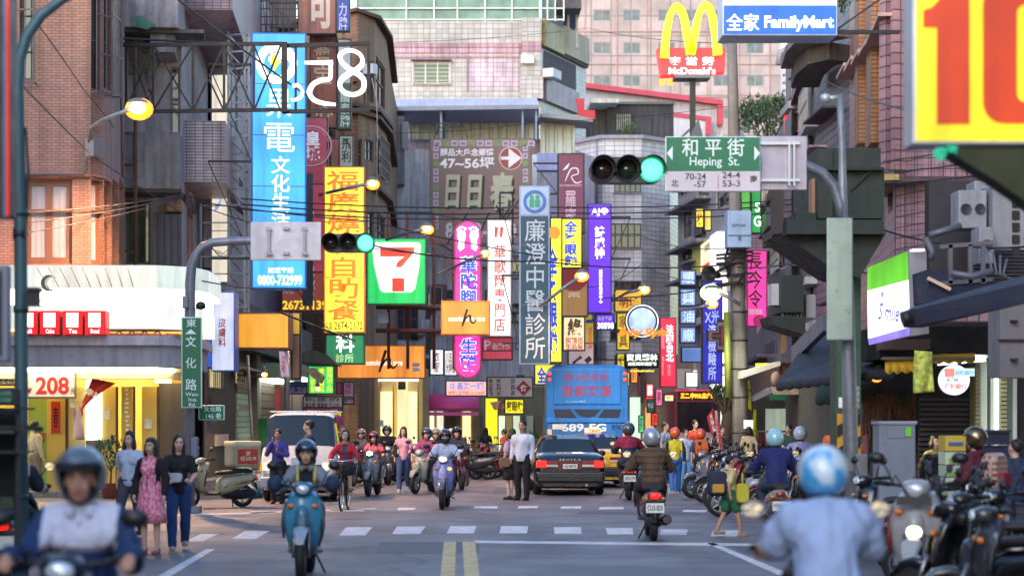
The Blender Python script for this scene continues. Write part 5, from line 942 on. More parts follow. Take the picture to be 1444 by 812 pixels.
mb.pbox(1073, 200, 1128, 204, 27.82, 27.9); mb.pbox(1073, 252, 1128, 256, 27.82, 27.9); mb.build('bracket', M('b8bcc4', .4, .6), rp)
mb = MB(); mb.tube([P(1184, 138, d), P(1164, 139, d)], .035, 8); mb.X = Matrix.Translation(P(1164, 139, d)); mb.lathe([(.001, -.06), (.07, -.04), (.07, .05), (.001, .07)], 10); mb.build('sensor', M('a8b0b8', .4, .4), rp)
mb = MB(); mb.pbox(1166, 307, 1203, 480, 27.72, 27.76); mb.build('back_plate', M('97a8a0', .35, .5, dirt=.2), rp, bev=.02)
part(rp, 'control_box', 1207, 640, 1224, 700, 27.7, 28.0, M('6a6c70', .5, dirt=.3), bev=.02)
def deco_hp(r, w, h, t, s):
    for sx, x in ((-1, 944), (1, 1067)): MB().prism([((x - 1005) * s + a * sx * s, (270 - 216 + b_) * s) for a, b_ in [(-4, -10), (4, 0), (-4, 10)]], -t / 2 - .02, -t / 2 - .012).build('arrow', gw, r, world=False)
    MB().box((1011.5 - 1005) * s, (1012.7 - 1005) * s, -t / 2 - .02, -t / 2 - .012, 5 * s, 24 * s).build('divider', M('b08088', .4), r, world=False)
sign(938, 193, 1072, 271, 27.6, 'green street name board with white arrows above a white house number strip', [(0, .64, grn), (.64, 1, M('c8bcc4', .4))], case=gw, thick=.06, edge=.012, name='street_name_sign', deco=deco_hp,
     texts=[('和 平 街', 961, 196, 1049, 221, gw, .01), ('Heping  St.', 972, 222, 1042, 238, gw, .01), ('北', 946, 254, 956, 264, blk), ('南', 1057, 248, 1067, 258, blk), ('70-24', 966, 245, 995, 254, M('3a3438', .5), .01), ('-57', 978, 256, 995, 265, M('3a3438', .5), .01), ('24-4', 1018, 243, 1043, 252, M('3a3438', .5), .01), ('53-3', 1018, 255, 1043, 264, M('3a3438', .5), .01)])
# near left teal lamp pole
np_ = thing('lamp_post', 'teal-grey street lamp post with curved arm at the left margin', 'lamp post', (P(28, 800, 18).x, 18, 0))
mb = MB(); d = 18; mb.tube([(P(30, 800, d).x, d, 0), P(30, 560, d), P(29, 330, d), P(26, 200, d), P(25, 120, d), P(27, 85, d), P(38, 50, d), P(58, 22, d), P(90, -2, d), P(140, -25, d)], [.07, .065, .06, .058, .055, .055, .052, .05, .045, .04], 12); mb.build('pole', tealm, np_)
mb = MB(); [mb.tube([P(20, y, d), P(37, y, d)], .066, 10) for y in (330,)]; mb.pbox(36, 410, 52, 431, 17.8, 17.95); mb.pbox(38, 405, 54, 410, 17.78, 17.98); mb.build('camera_box', dark_metal, np_); mb = MB(); mb.tube([P(36, 180, d), P(40, 240, d), P(36, 330, d), P(35, 420, d), P(32, 600, d)], .012, 5); mb.build('cable', M('23272a', .6), np_)
for y in (300, 436, 700): mb = MB(); mb.X = Matrix.Translation((P(29.5, y, d).x, d, P(29.5, y, d).z)); mb.lathe([(.062, -.03), (.072, -.03), (.072, .03), (.062, .03)], 12); mb.build('pole_band', M('35504f', .5, .3), np_)
# street lamps (all lit)
def lamp(label, hx, hy, d, mast, power, col='ff9e4c', r=.13, head=1.0, name='street_lamp'):
    p = P(hx, hy, d); base = P(*(mast[0] + (d,))[:3]); t = thing(name, label, 'street lamp', base); mb = MB(); mb.tube([P(*q_, d) if len(q_) == 2 else P(*q_) for q_ in mast], .05, 6); mb.build('arm', grey_metal, t)
    mb = MB(); mb.X = Matrix.Translation(p + Vector((0, 0, .06))); mb.lathe([(r * 1.25, .03), (r * 1.0, .1), (r * .5, .14), (.001, .15)], 16); mb.build('shade', M('6a6a60', .5), t)
    mb = MB(); mb.ell(p, r * .9, r * .8, r * .7, 14, 8); mb.build('bulb', E('ffe0a0', 14, .02), t); mb = MB(); mb.ell(p + Vector((0, .22, 0)), r * 1.6, r * .6, r * 1.25, 16, 8); mb.build('lamp_glow_shape', E('ff8420' if col != 'f4ffd0' else 'd8f0a0', 3.2, .1), t)  # glowing ellipsoid behind the bulb is the lamp's glow given a shape
    l = bpy.data.lights.new('lamp_light', 'SPOT'); l.spot_size = R(150); l.spot_blend = 1.0; l.energy = power * (6.5 if hx < 200 else 1.3); l.color = lin('ffc48c' if col == 'ff9e4c' else col); l.shadow_soft_size = .2; o = bpy.data.objects.new('lamp_light', l); COL.objects.link(o); o.parent = t; o.location = p - t.location + Vector((0, -.1, -.38)); return t
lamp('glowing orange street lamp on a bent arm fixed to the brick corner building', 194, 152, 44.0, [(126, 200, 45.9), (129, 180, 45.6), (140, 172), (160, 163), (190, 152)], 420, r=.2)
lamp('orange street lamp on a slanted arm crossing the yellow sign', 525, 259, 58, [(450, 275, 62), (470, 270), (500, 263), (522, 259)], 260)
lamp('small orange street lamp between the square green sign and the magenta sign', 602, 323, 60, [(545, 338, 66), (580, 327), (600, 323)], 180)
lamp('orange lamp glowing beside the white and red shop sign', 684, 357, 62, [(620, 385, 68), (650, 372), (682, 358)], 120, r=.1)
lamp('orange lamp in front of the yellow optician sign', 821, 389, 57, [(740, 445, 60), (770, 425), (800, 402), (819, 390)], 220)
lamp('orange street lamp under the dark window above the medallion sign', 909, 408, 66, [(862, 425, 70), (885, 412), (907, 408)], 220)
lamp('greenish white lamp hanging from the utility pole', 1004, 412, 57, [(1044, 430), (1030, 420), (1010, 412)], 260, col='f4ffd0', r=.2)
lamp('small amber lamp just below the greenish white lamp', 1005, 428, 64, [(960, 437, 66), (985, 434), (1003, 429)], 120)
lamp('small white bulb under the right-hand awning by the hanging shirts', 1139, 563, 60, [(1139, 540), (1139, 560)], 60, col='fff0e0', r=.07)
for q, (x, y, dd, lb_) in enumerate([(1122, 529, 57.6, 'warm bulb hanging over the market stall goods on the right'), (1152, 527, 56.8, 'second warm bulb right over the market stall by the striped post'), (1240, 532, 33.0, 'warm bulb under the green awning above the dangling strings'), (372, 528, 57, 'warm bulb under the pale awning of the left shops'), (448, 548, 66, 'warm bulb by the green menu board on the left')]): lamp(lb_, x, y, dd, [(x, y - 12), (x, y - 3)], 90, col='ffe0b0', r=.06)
# utility pole
up = thing('utility_pole', 'round concrete utility pole with transformer cabinet and cable brackets', 'utility pole', (P(1043, 690, 59).x, 59, 0)); d = 59
mb = MB(); mb.tube([(P(1044, 700, d).x, d, 0), P(1043, 500, d), P(1038, 330, d), P(1034, 150, d), P(1032, 55, d)], [.25, .235, .2, .165, .145], 16); mb.build('pole', M('837c78', .85, var=.15, dirt=.4, bump=.3), up)
mb = MB(); mb.pbox(1026, 297, 1060, 349, 58.2, 58.9); mb.build('cabinet', M('93aed0', .5, dirt=.15), up, bev=.03); mb = MB(); mb.pbox(1027, 331, 1059.5, 332.3, 58.17, 58.2); mb.pbox(1041, 333, 1045, 338, 58.15, 58.2); letters(mb, '高壓危險', P(1043, 318, 58).x, P(1043, 318, 58.2).z, .4, .1, 58.19); mb.build('cabinet_trim', M('55688a', .5), up)
mb = MB(); mb.tube([P(1030, 385, d), P(1020, 370, d)], .05); 
for y in (360, 365, 372, 390, 402): mb.bar(P(1010, y, 58.7), P(1062, y - 5, 58.7), .07)
mb.bar(P(1000, 404, 58.6), P(1040, 398, 58.6), .09); mb.tube([P(1027, 349, 58.6), P(1022, 365, 58.5), P(1030, 378, 58.5), P(1026, 392, 58.6)], .04, 6); mb.tube([P(1050, 349, 58.6), P(1052, 380, 58.5), P(1040, 400, 58.5)], .03, 6); mb.build('cable_bracket', M('26222a', .6, .3), up)
mb = MB(); mb.tube([P(1025, 440, 58.7), P(1027, 560, 58.7)], .1, 8); mb.build('conduit', M('8a9440', .5, dirt=.3), up)
for y in (440, 480, 520, 560, 610): mb = MB(); mb.X = Matrix.Translation(P(1043, y, d)); mb.lathe([(.245, -.02), (.255, -.02), (.255, .02), (.245, .02)], 16); mb.build('steel_band', dark_metal, up)
sp = thing('horn_speaker', 'black horn loudspeaker fixed left of the utility pole', 'loudspeaker', P(1000, 388, 57.5)); mb = MB(); mb.X = Matrix.Translation(P(1000, 387, 57.5)) @ Matrix.Rotation(R(-40), 4, 'Z') @ Matrix.Rotation(R(90), 4, 'X'); mb.lathe([(.001, -.5), (.09, -.5), (.1, -.25), (.15, -.1), (.24, .0), (.26, .02), (.23, .0), (.13, -.12), (.05, -.3), (.001, -.3)], 20); mb.build('horn', M('1c1c20', .5), sp); mb = MB(); mb.bar(P(1004, 387, 57.9), P(1032, 372, 58.6), .06); mb.build('bracket', dark_metal, sp)
# overhead cables
wire = M('201c22', .6); wire_l = M('8a7468', .6)
def cable(label, pts, r=.014, sag=3, mat=wire, group='overhead cables'):
    t = thing('overhead_cable', label, 'cable', P(*pts[0]), group=group); mb = MB()
    for a, b_ in zip(pts, pts[1:]):
        A, B = P(*a), P(*b_); q = []
        for k in range(13): u = k / 12; p = A.lerp(B, u); p.z -= 4 * sag * a[2] / F * u * (1 - u); q.append(p)
        mb.tube(q, r, 4, cap=False)
    mb.build('wire', mat, t, fix=False)
for i, (lb, pts, r, sg) in enumerate([
    ('thick black cable running from the top centre left down behind the tall blue sign', [(245, -5, 42), (440, 140, 55)], .03, 3), ('long black cable crossing level with the top of the blue sign', [(165, 54, 50), (360, 62, 52)], .03, 1),
    ('upper cable across the street below the billboard', [(340, 280, 52), (760, 292, 60), (1180, 276, 60)], .018, 6), ('second cable across the street below the billboard', [(340, 288, 52), (760, 300, 60), (1180, 282, 60)], .02, 7),
    ('third cable across the street below the billboard', [(340, 295, 52), (760, 306, 60), (1180, 292, 60)], .018, 8), ('thin cable from the left pole toward the optician signs', [(230, 276, 50), (520, 312, 52), (830, 372, 60)], .015, 4),
    ('cable from the brick corner passing behind the left signal', [(100, 300, 45), (250, 276, 50), (420, 330, 55), (640, 360, 60)], .014, 6), ('low cable over the magenta sign toward the utility pole', [(520, 345, 50), (760, 368, 56), (1038, 372, 58.8)], .02, 8),
    ('cable between the medallion sign and the utility pole', [(850, 420, 60), (1038, 400, 58.8)], .02, 5), ('cable from the utility pole up to the right-hand dark box', [(1040, 376, 58.8), (1110, 372, 50), (1250, 385, 34)], .02, 3),
    ('two strand cable looping down the brick wall at the left', [(50, 30, 30), (120, 130, 44), (160, 180, 46)], .014, -2), ('thin cable slanting down the brick wall to the meter box', [(30, 120, 20), (130, 220, 45), (255, 300, 50)], .014, 1),
    ('cable crossing the mauve tower toward the right-hand pink wall', [(1165, 115, 50), (1285, 158, 30)], .014, 3), ('upper cable over the right-hand pink tiled wall', [(1245, 228, 36), (1444, 190, 30)], .012, 3), ('middle cable over the right-hand pink tiled wall', [(1245, 243, 36), (1444, 215, 30)], .012, 4),
    ('lower cable over the right-hand pink tiled wall', [(1245, 258, 36), (1450, 236, 30)], .012, 4), ('cable from the dark box past the air conditioners', [(1248, 325, 33), (1350, 345, 30), (1444, 348, 28)], .016, 3),
    ('sloping cable across the brown billboard', [(600, 300, 70), (900, 330, 80), (1030, 350, 60)], .014, 8), ('fine cable high over the canopy roof', [(555, 188, 90), (760, 172, 100), (1030, 150, 90)], .014, 4), ('fine cable through the lamp over the medallion', [(830, 405, 60), (905, 372, 70), (1000, 395, 60)], .014, 8),
    ('fine upper cable across the pink high-rise', [(560, 60, 90), (830, 40, 110), (1030, 62, 60)], .012, 4), ('cable hanging low across the left shops', [(285, 396, 45), (420, 410, 55), (470, 470, 60)], .016, 4), ('black cable dipping under the yellow sign', [(395, 440, 50), (500, 480, 56)], .03, 1)]):
    cable(lb, pts, r, sg)
for i in range(3): cable(['upper pale cable fanning from the left bracket toward the balcony', 'middle pale cable fanning from the left bracket toward the balcony', 'lower pale cable fanning from the left bracket toward the balcony'][i], [(40, 300 + i * 14, 40), (262, 274 + i * 2, 50)], .011, 4)
cbk = thing('cable_junction', 'knot of cables and insulators on a rusty post beside the left pole arm', 'cable junction', P(268, 440, 50)); mb = MB(); mb.tube([P(268, 440, 50), P(268, 272, 50)], .07, 8); mb.build('post', M('4a3a3a', .8), cbk)
mb = MB(); [mb.tube([P(262 + random.uniform(-4, 4), 276 + random.uniform(-3, 6), 49.9), P(268 + random.uniform(-4, 8), 285 + random.uniform(-8, 8), 49.8), P(272 + random.uniform(-4, 4), 300 + random.uniform(-8, 8), 49.9)], .03, 5) for _ in range(14)]
for k in range(3): mb.tube([P(290, 330 + k * 4, 50), P(300 + k * 4, 352 + k * 4, 49.9), P(316 + k * 3, 357 + k * 3, 49.9), P(332, 340, 50)], .012, 4)
mb.build('cable_knot', M('33262a', .7), cbk)
# ---- billboard with brown field
def deco_bill(r, w, h, t, s):
    y = -t / 2 - .02
    disc('arrow_disc', r, (721 - 679) * s, (345 - 224) * s, y, 16.5 * s, M('c8b8b8', .5)); disc('arrow_field', r, (721 - 679) * s, (345 - 224) * s, y - .03, 15 * s, M('8d3a30', .5))
    c = ((721 - 679) * s, (345 - 224) * s); MB().prism([(c[0] + a * s, c[1] + b_ * s) for a, b_ in [(-14, -2.2), (-3, -2.2), (-3, -14), (15, 0), (-3, 14), (-3, 2.2), (-14, 2.2)]], y - .07, y - .05).build('arrow', M('d8d4da', .5), r, world=False)
    g = M('6f8450', .5, var=.3); l = M('a89ab4', .5); mb = MB(); mb2 = MB()
    for k in range(12):
        x = -66 + k * 12; MB().box(x * s, (x + 10) * s, y - .01, y, (345 - 207) * s, (345 - 199) * s).build('border_tile', g if k % 3 == 1 else l, r, world=False)
    for k in range(12):
        for sx in (-67, 59): z = 10 + k * 11; MB().box(sx * s, (sx + 7.5) * s, y - .01, y, z * s, (z + 8.5) * s).build('border_tile', g if k % 3 == 0 else l, r, world=False)
    mb = MB()
    for k in range(12):
        x = -66 + k * 12
        if k % 3 != 1: mb.box((x + 2) * s, (x + 8) * s, y - .02, y - .012, (345 - 205) * s, (345 - 201) * s)
    for k in range(12):
        for sx in (-67, 59):
            if k % 3: z = 10 + k * 11; mb.box((sx + 2) * s, (sx + 5.5) * s, y - .02, y - .012, (z + 2.5) * s, (z + 6) * s)
    mb.build('key_pattern', M('7d6468', .5), r, world=False, kind='stuff')
cream_t = M('a8a48c', .5)
bb = sign(606, 196, 750, 345, 108, 'large brown advertising billboard with pale green characters and an arrow disc', M('7d625e', .6, var=.06), case=M('5a5058', .6), thick=.3, name='billboard', cat='billboard', deco=deco_bill,
     texts=[('醇品大戶念鄉情', 621, 210, 696, 221, M('dcd8dc', .5), .02), ('47~56坪', 620, 222, 697, 239, M('e0dce0', .5), .025), ('日', 630, 249, 652, 296, blk, .04, .1), ('日', 662, 249, 684, 296, blk, .04, .1), ('春', 693, 248, 727, 300, blk, .04, .1)])
mb = MB(); s = 108 / F
for tx, a, b_, c_, e_ in (('日', 627, 247, 649, 294), ('日', 658, 247, 680, 294), ('春', 690, 244, 724, 297)): letters(mb, tx, ((a + c_) / 2 - 678) * s, (345 - (b_ + e_) / 2) * s, (c_ - a) * s, (e_ - b_) * s, -.20, .035, .1)
mb.build('lettering', cream_t, bb, world=False); mb = MB(); letters(mb, '8682-000', 0, (345 - 325) * s, 100 * s, 22 * s, -.17, .03); mb.build('lettering', M('b8b4c0', .5), bb, world=False)
mb = MB()
for a, b_ in [((705, 272), (723, 272)), ((705, 272), (705, 330)), ((723, 272), (723, 345)), ((700, 330), (740, 270)), ((690, 345), (720, 290)), ((630, 345), (660, 300)), ((540, 300), (610, 300)), ((700, 290), (723, 330)), ((620, 345), (650, 360)), ((676, 330), (690, 300))]: mb.bar(P(*a, 70), P(*b_, 70), .06)
sf = thing('steel_rack', 'black angle-iron sign frame standing in front of the brown billboard', 'frame', P(710, 345, 70)); mb.build('frame', M('241e24', .6, .3), sf)
mb = MB()
for y in (433, 466): mb.tube([P(530, y, 76), P(645, y + 1, 76)], .09, 8)
for x in (548, 575, 612, 640): mb.tube([P(x, 300, 76.2), P(x, 520, 76.2)], .06, 6)
for k in range(6): mb.bar(P(600 + k * 8, 330, 76), P(640 + k * 3, 400, 76), .04)
rk = thing('pipe_rack', 'rusty red pipe rack between the green square sign and the magenta sign', 'rack', P(590, 520, 76)); mb.build('pipes', M('8a4a3c', .6, .2, var=.3), rk)
part(rk, 'air_conditioner', 533, 440, 547, 455, 75.5, 76, M('b0b4bc', .5)); 
# beige lit shop facing the street bend
bs = thing('lit_shop', 'warmly lit cream shopfront with tall pale curtains under the orange fascia', 'shop', P(550, 640, 90)); part(bs, 'wall', 505, 534, 601, 662, 90, 96, M('d8c48c', .6))
for x0, x1 in [(506, 518), (520, 530), (533, 553), (576, 588)]: part(bs, 'lit_window', x0, 552, x1, 655, 89.7, 89.9, E('ffeeb0', 1.15, .15, tubes=.0), bev=.01)
for x in (518.5, 531, 554, 589): part(bs, 'mullion', x, 534, x + 1.8, 662, 89.4, 89.65, M('a8884c', .5))
part(bs, 'cream_panel', 560, 534, 575, 662, 89.5, 89.9, E('f8e6ae', .9, .08)); part(bs, 'speaker_box', 561, 537, 572, 549, 89.1, 89.4, M('33261c', .5)); part(bs, 'pillar', 596, 520, 604, 664, 88.5, 89.3, M('a08a60', .6)); part(bs, 'soffit_lamp', 508, 534, 590, 537, 88.9, 89.4, E('fff0c0', 3, .05)); part(bs, 'door_sign', 530, 592, 541, 601, 89.3, 89.35, wt); part(bs, 'plinth', 505, 655, 601, 664, 89.0, 89.69, M('8a7850', .6))
# pink awning shop and yellow shop row
ps = thing('awning_shop', 'small shop with a curved pink awning behind the crowd of scooters', 'shop', P(640, 660, 92)); aw = E('f04a90', .45, .1)
mb = MB(); n = 10; vs = []
for k in range(n + 1):
    a = k / n * math.pi / 2
    for x in (P(604, 0, 90).x, P(675, 0, 90).x): vs.append((x + (.35 if x > 0 else -.0) * math.sin(a) * .0, 92 - 1.6 * math.sin(a), P(0, 578, 91).z + .75 * math.cos(a)))
mb._add(vs, [(2 * k, 2 * k + 1, 2 * k + 3, 2 * k + 2) for k in range(n)], True); mb.build('awning', M('d0407c', .6, var=.05), ps, solid=.04)
mb = MB(); mb.X = Matrix.Translation(P(640, 0, 92)); a_, b_ = P(604, 577, 90.3), P(675, 582, 90.3); mb.X = None; mb.box(a_.x, b_.x, 90.38, 90.42, b_.z - .12, a_.z - .12); mb.build('awning_valance', M('d85a8c', .6), ps)
part(ps, 'back_wall', 603, 556, 682, 662, 93, 95, M('7a6a54', .7))
for x0, x1, mt in [(606, 612, E('ffeecc', 1)), (616, 625, E('f4f0d8', .9)), (627, 641, M('6a5c54', .6)), (643, 649, M('8d7450', .6)), (652, 664, E('ffe8a8', 1)), (667, 676, M('a0824c', .6))]: part(ps, 'display_window', x0, 580, x1, 655, 92.6, 92.9, mt)
ys = thing('optician_shop', 'optician shopfront with yellow columns and bright glass behind the couple', 'shop', P(720, 660, 84)); part(ys, 'back_wall', 700, 545, 770, 662, 86, 88, M('5f5a4a', .7))
for x0, x1, mt in [(703, 712, E('e8f0c8', .9)), (714, 722, M('c8b060', .5)), (724, 733, E('d8e8c0', .7)), (735, 741, M('4a4440', .5)), (742, 752, M('9a9c88', .6)), (754, 768, M('5a4a40', .7))]: part(ys, 'glass_panel', x0, 586, x1, 656, 85.4, 85.7, mt)
flagq('hanging_sign', 'crumpled white and orange paper sign hung by the yellow pillar', 'sign', [(691, 567), (711, 564), (712, 576), (697, 578)], 72, M('d8a080', .7), amp=.08)
plant('pavement_plants', 'low green plants on the pavement left of the black sedan', 757, 640, 62, .45, 200, .3, size=.12)
# side shops right of bus
fs = thing('lit_storefronts', 'row of small lit storefronts far down the street right of the bus', 'shops', P(920, 650, 110)); part(fs, 'back_wall', 870, 500, 1050, 662, 121, 123, M('6a5a56', .8))
for q, (x0, y0, x1, y1, cm, tx, lb_) in enumerate([(889, 508, 899, 540, 'f09040', '麵', 'small orange vertical sign low behind the coach roof'), (924, 548, 934, 572, 'f070a0', '美', 'small pink sign low between the crimson sign and the distant bus'), (936, 556, 950, 566, 'f0e0a0', '食', 'small cream sign beside the distant bus roof'), (966, 524, 984, 546, 'f0e8e0', '', 'cream curtained window over the distant bus'), (1014, 528, 1024, 600, 'fff4e0', '', 'tall white light box right of the distant bus'), (900, 585, 908, 610, '60c080', '茶', 'small green street-level sign right of the coach'), (918, 582, 928, 600, 'f04030', '酒', 'small red street-level sign left of the distant bus'), (1018, 604, 1032, 618, 'f0c040', '牛肉麵', 'small amber sign by the pennants')]): sign(x0, y0, x1, y1, 100 - q, lb_, E(cm, 1.0, .25, 2), texts=[('\n'.join(tx) if y1 - y0 > x1 - x0 else tx, x0 + 2, y0 + 3, x1 - 2, y1 - 3, M('5a2018', .5), .01)] if tx else [], name='shop_sign')
for x0, y0, x1, y1, mt in [(889, 560, 903, 640, E('c8f0c8', 1.0)), (872, 548, 887, 640, M('6a4a40', .6)), (912, 545, 921, 572, E('f04848', .9)), (911, 574, 921, 640, E('f0b060', .8)), (924, 570, 930, 640, M('4a3a38', .6)), (932, 560, 946, 640, E('f4e0b0', .7)), (955, 520, 975, 548, M('a89c98', .6)), (978, 522, 990, 546, E('fff0e0', 1)), (1005, 515, 1016, 640, E('ffe0c0', 1.0)), (1020, 548, 1040, 640, M('4a4644', .6)), (894, 505, 905, 530, M('cc7840', .5)), (900, 500, 908, 560, M('6a2c38', .6))]: part(fs, 'storefront_panel', x0, y0, x1, y1, 120.2, 120.6, mt)
sign(910, 540, 922, 560, 90, 'small red and white sign with stacked writing beside the crimson sign', E('f06060', .9), texts=[('肉\n圓', 913, 543, 919, 557, WT, .03)], name='shop_sign'); sign(912, 562, 922, 582, 88, 'small green and white plate under the little red and white sign', M('2a6a50', .5), texts=[('中正', 913, 568, 921, 575, wt)], name='shop_sign')
# trees seen on the skyline
def tree(name, label, x, y, d, r, n=900, th=3, size=.25):
    p = P(x, y, d); t = thing(name, label, 'tree', (p.x, d, p.z - th)); mb = MB(); mb.tube([(0, 0, 0), (.1, 0, th * .6), (0, 0, th)], [.25, .18, .08], 8)
    for k in range(7): a = k * .9; mb.tube([(0.05, 0, th * .55), (math.cos(a) * r * .6, math.sin(a) * r * .6, th + random.uniform(-.2, .8) * r * .5)], [.1, .03], 5)
    mb.build('trunk', M('4a3c30', .9), t, world=False); mb = MB()
    for k in range(9): c = (random.uniform(-.6, .6) * r, random.uniform(-.5, .5) * r, th + random.uniform(-.3, .6) * r); leaves(mb, c, r * .5, r * .5, r * .4, n // 9, size)
    mb.build('crown', leaf_d, t, world=False, fix=False); return t
tree('leafy_tree', 'leafy green tree on the skyline behind the green street name board', 1082, 178, 190, 3.4, 1800, 5, .3); tree('leafy_tree', 'small leafy tree top right of the green street name board', 1106, 160, 180, 1.9, 900, 4, .25)
tree('pavement_tree', 'dark shrub-like tree behind the hanging shirts on the right pavement', 1120, 598, 66, .9, 900, 1.2, .09); tree('pavement_tree', 'tangle of leaves and ribbons beside the utility pole', 1022, 560, 62, .5, 420, 1.5, .08)
tree('pavement_tree', 'thin ragged tree left of the utility pole by the far bus', 1012, 550, 100, .7, 300, 2.5, .1)
plant('sign_top_plant', 'leafy plant above the end of the long store sign', 1186, 18, 34, .3, 180, .25, size=.06)
# ---- right side: dark green transformer box on post, shops
gb = thing('transformer_box', 'dark green transformer box on a bracketed steel post with yellow and black stripes', 'transformer', (P(1196, 690, 33).x, 33, 0)); dg = M('16231f', .55, dirt=.3); dg2 = M('16261f', .6, dirt=.3)
for nm, x0, y0, x1, y1, d0, d1, mt in [('box', 1153, 209, 1242, 240, 32.2, 34.2, dg), ('box', 1154, 238, 1247, 308, 32, 34.4, dg2), ('box_ledge', 1110, 310, 1247, 330, 31.8, 34.4, dg), ('box_ledge', 1122, 300, 1155, 312, 32.2, 34, dg2), ('post', 1180, 330, 1214, 700, 32.7, 33.3, M('37533f', .6, dirt=.35)), ('side_frame', 1092, 268, 1105, 330, 32.2, 32.6, M('3a2e2a', .7)), ('lit_edge', 1145, 252, 1150, 310, 32.3, 32.6, M('8a6a50', .6))]: part(gb, nm, x0, y0, x1, y1, d0, d1, mt)
ppart(gb, 'gusset', [(1100, 328), (1250, 328), (1212, 392), (1182, 384)], 32.1, 33.9, dg); mb = MB(); mb.bar(P(1200, 268, 31.95), P(1228, 240, 31.95), .03); mb.pbox(1176, 209, 1177, 308, 31.9, 32); mb.pbox(1154, 236, 1247, 240, 31.85, 32); mb.build('door_seam', M('0c1814', .6), gb)
mb = MB()
for k in range(5): mb.ppoly([(1181, 600 + k * 32), (1213.5, 590 + k * 32 - 8), (1213.5, 606 + k * 32 - 8), (1181, 616 + k * 32)], 32.66, 32.69)
mb.build('black_stripe', M('15150f', .5), gb); mb = MB(); mb.pbox(1180.5, 583, 1213.7, 730, 32.69, 32.7); mb.build('yellow_field', M('c8901c', .5, dirt=.2), gb)
mb = MB(); letters(mb, '嚴\n禁\n張\n貼', P(1208, 560, 32.7).x, P(1208, 560, 32.7).z, .1, .36, 32.69); mb.build('lettering', M('a8b0a4', .6), gb); mb = MB(); mb.pbox(1183, 560, 1188, 575, 32.65, 32.69); mb.build('sticker', wt, gb)
g2 = thing('transformer_box', 'smaller dark green equipment box on a bracket further down the right pavement', 'transformer', (P(1118, 460, 48).x, 48, P(1118, 460, 48).z)); mb = MB(); mb.pbox(1102, 388, 1133, 440, 47, 49); mb.build('box', dg, g2); ppart(g2, 'bracket', [(1086, 445), (1136, 447), (1136, 472), (1090, 458)], 47.1, 48.8, dg2); mb = MB(); [mb.pbox(1104 + k * 5, 440, 1106 + k * 5, 447, 47.3, 47.6) for k in range(6)]; mb.build('insulator', grey_metal, g2); part(g2, 'pale_box', 1088, 400, 1101, 430, 47.4, 48, M('a8a4ac', .5)); part(g2, 'meter', 1137, 415, 1150, 448, 47.4, 48, M('8a8c90', .5))
# white green sign box
r = thing('shop_light_box', 'glowing white and green shop light box with a violet base and grey flank', 'sign', (P(1258, 480, 30).x, 30, P(1258, 485, 30).z)); 
def quadbox(name, q, d, t, mt):
    mb = MB(); a = [P(x, y, d + dy) for x, y, dy in q]; b_ = [v + Vector((0, t, 0)) for v in a]; mb._add(a + b_, [(0, 1, 2, 3), (7, 6, 5, 4), (0, 4, 5, 1), (1, 5, 6, 2), (2, 6, 7, 3), (3, 7, 4, 0)]); return mb.build(name, mt, r)
quadbox('green_panel', [(1225, 377, 1), (1280, 354, 0), (1281, 394, 0), (1225, 409, 1)], 30, .1, E('5cbc1c', 1.0, .5, 1.0)); quadbox('white_panel', [(1225, 409.5, 1), (1281, 394.5, 0), (1283, 461, 0), (1226, 477, 1)], 30, .1, E('fdfaff', 1.5, .05)); quadbox('violet_panel', [(1226, 477.5, 1), (1283, 461.5, 0), (1283, 473, 0), (1227, 486, 1)], 30, .1, E('8f78d8', .9, .35, 2)); quadbox('flank', [(1281, 353, -.02), (1306, 352, -.05), (1310, 470, -.05), (1284, 474, -.02)], 30, .9, M('7d7a88', .5, dirt=.2)); part(r, 'tube_cap', 1287, 351, 1304, 353.5, 29.8, 30, WT)
mb = MB(); mb.X = Matrix.Translation(P(1252, 440, 29.95)) @ Matrix.Rotation(R(-28), 4, 'Z') @ Matrix.Rotation(R(8), 4, 'Y'); letters(mb, 'S mile', .02, 0, .32, .26, 0, .02); letters(mb, '美\n心', -.12, .2, .07, .2, 0, .02); mb.build('lettering', E('6a6ab8', .8), r)
# dark awnings upper right
nav = M('14182e', .75, var=.2); 
aw1 = thing('dark_awning', 'long dark navy awning sloping over the right-hand shops', 'awning', P(1300, 460, 24)); mb = MB()
A = [P(1271, 440, 24), P(1460, 396, 23), P(1460, 384, 24), P(1290, 432, 25)]; A2 = [P(1274, 462, 24), P(1460, 425, 23)]
mb._add(A + A2 + [P(1300, 462, 25), P(1460, 425, 24)], [(0, 1, 2, 3), (0, 4, 5, 1), (3, 2, 7, 6), (4, 6, 7, 5), (0, 3, 6, 4)]); mb.build('awning_cloth', nav, aw1); mb = MB(); mb.tube([P(1272, 450, 23.9), P(1284, 447, 23.9)], .09, 10); mb.build('roller_end', dark_metal, aw1)
aw2 = thing('dark_awning', 'dark blue upper awning below the pink tiled wall', 'awning', P(1350, 400, 29)); ppart(aw2, 'awning_cloth', [(1308, 380), (1340, 382), (1420, 400), (1444, 412), (1444, 420), (1310, 425)], 29, 31, M('161c38', .75)); mb = MB(); mb.bar(P(1308, 392, 28.9), P(1340, 408, 28.9), .05); mb.build('edge_bar', M('c8a890', .5), aw2)
aw3 = thing('dark_awning', 'wide dusty blue awning with scalloped edge behind the striped post', 'awning', P(1140, 500, 36)); mb = MB()
A = [P(1095, 540, 36), P(1262, 520, 32), P(1262, 470, 37), P(1150, 465, 40)]; mb._add(A + [a + Vector((0, 0, -.05)) for a in A], [(0, 1, 2, 3), (4, 5, 6, 7), (0, 4, 5, 1), (1, 5, 6, 2), (2, 6, 7, 3), (3, 7, 4, 0)]); mb.build('awning_cloth', M('2c2a36', .8, dirt=.3), aw3)
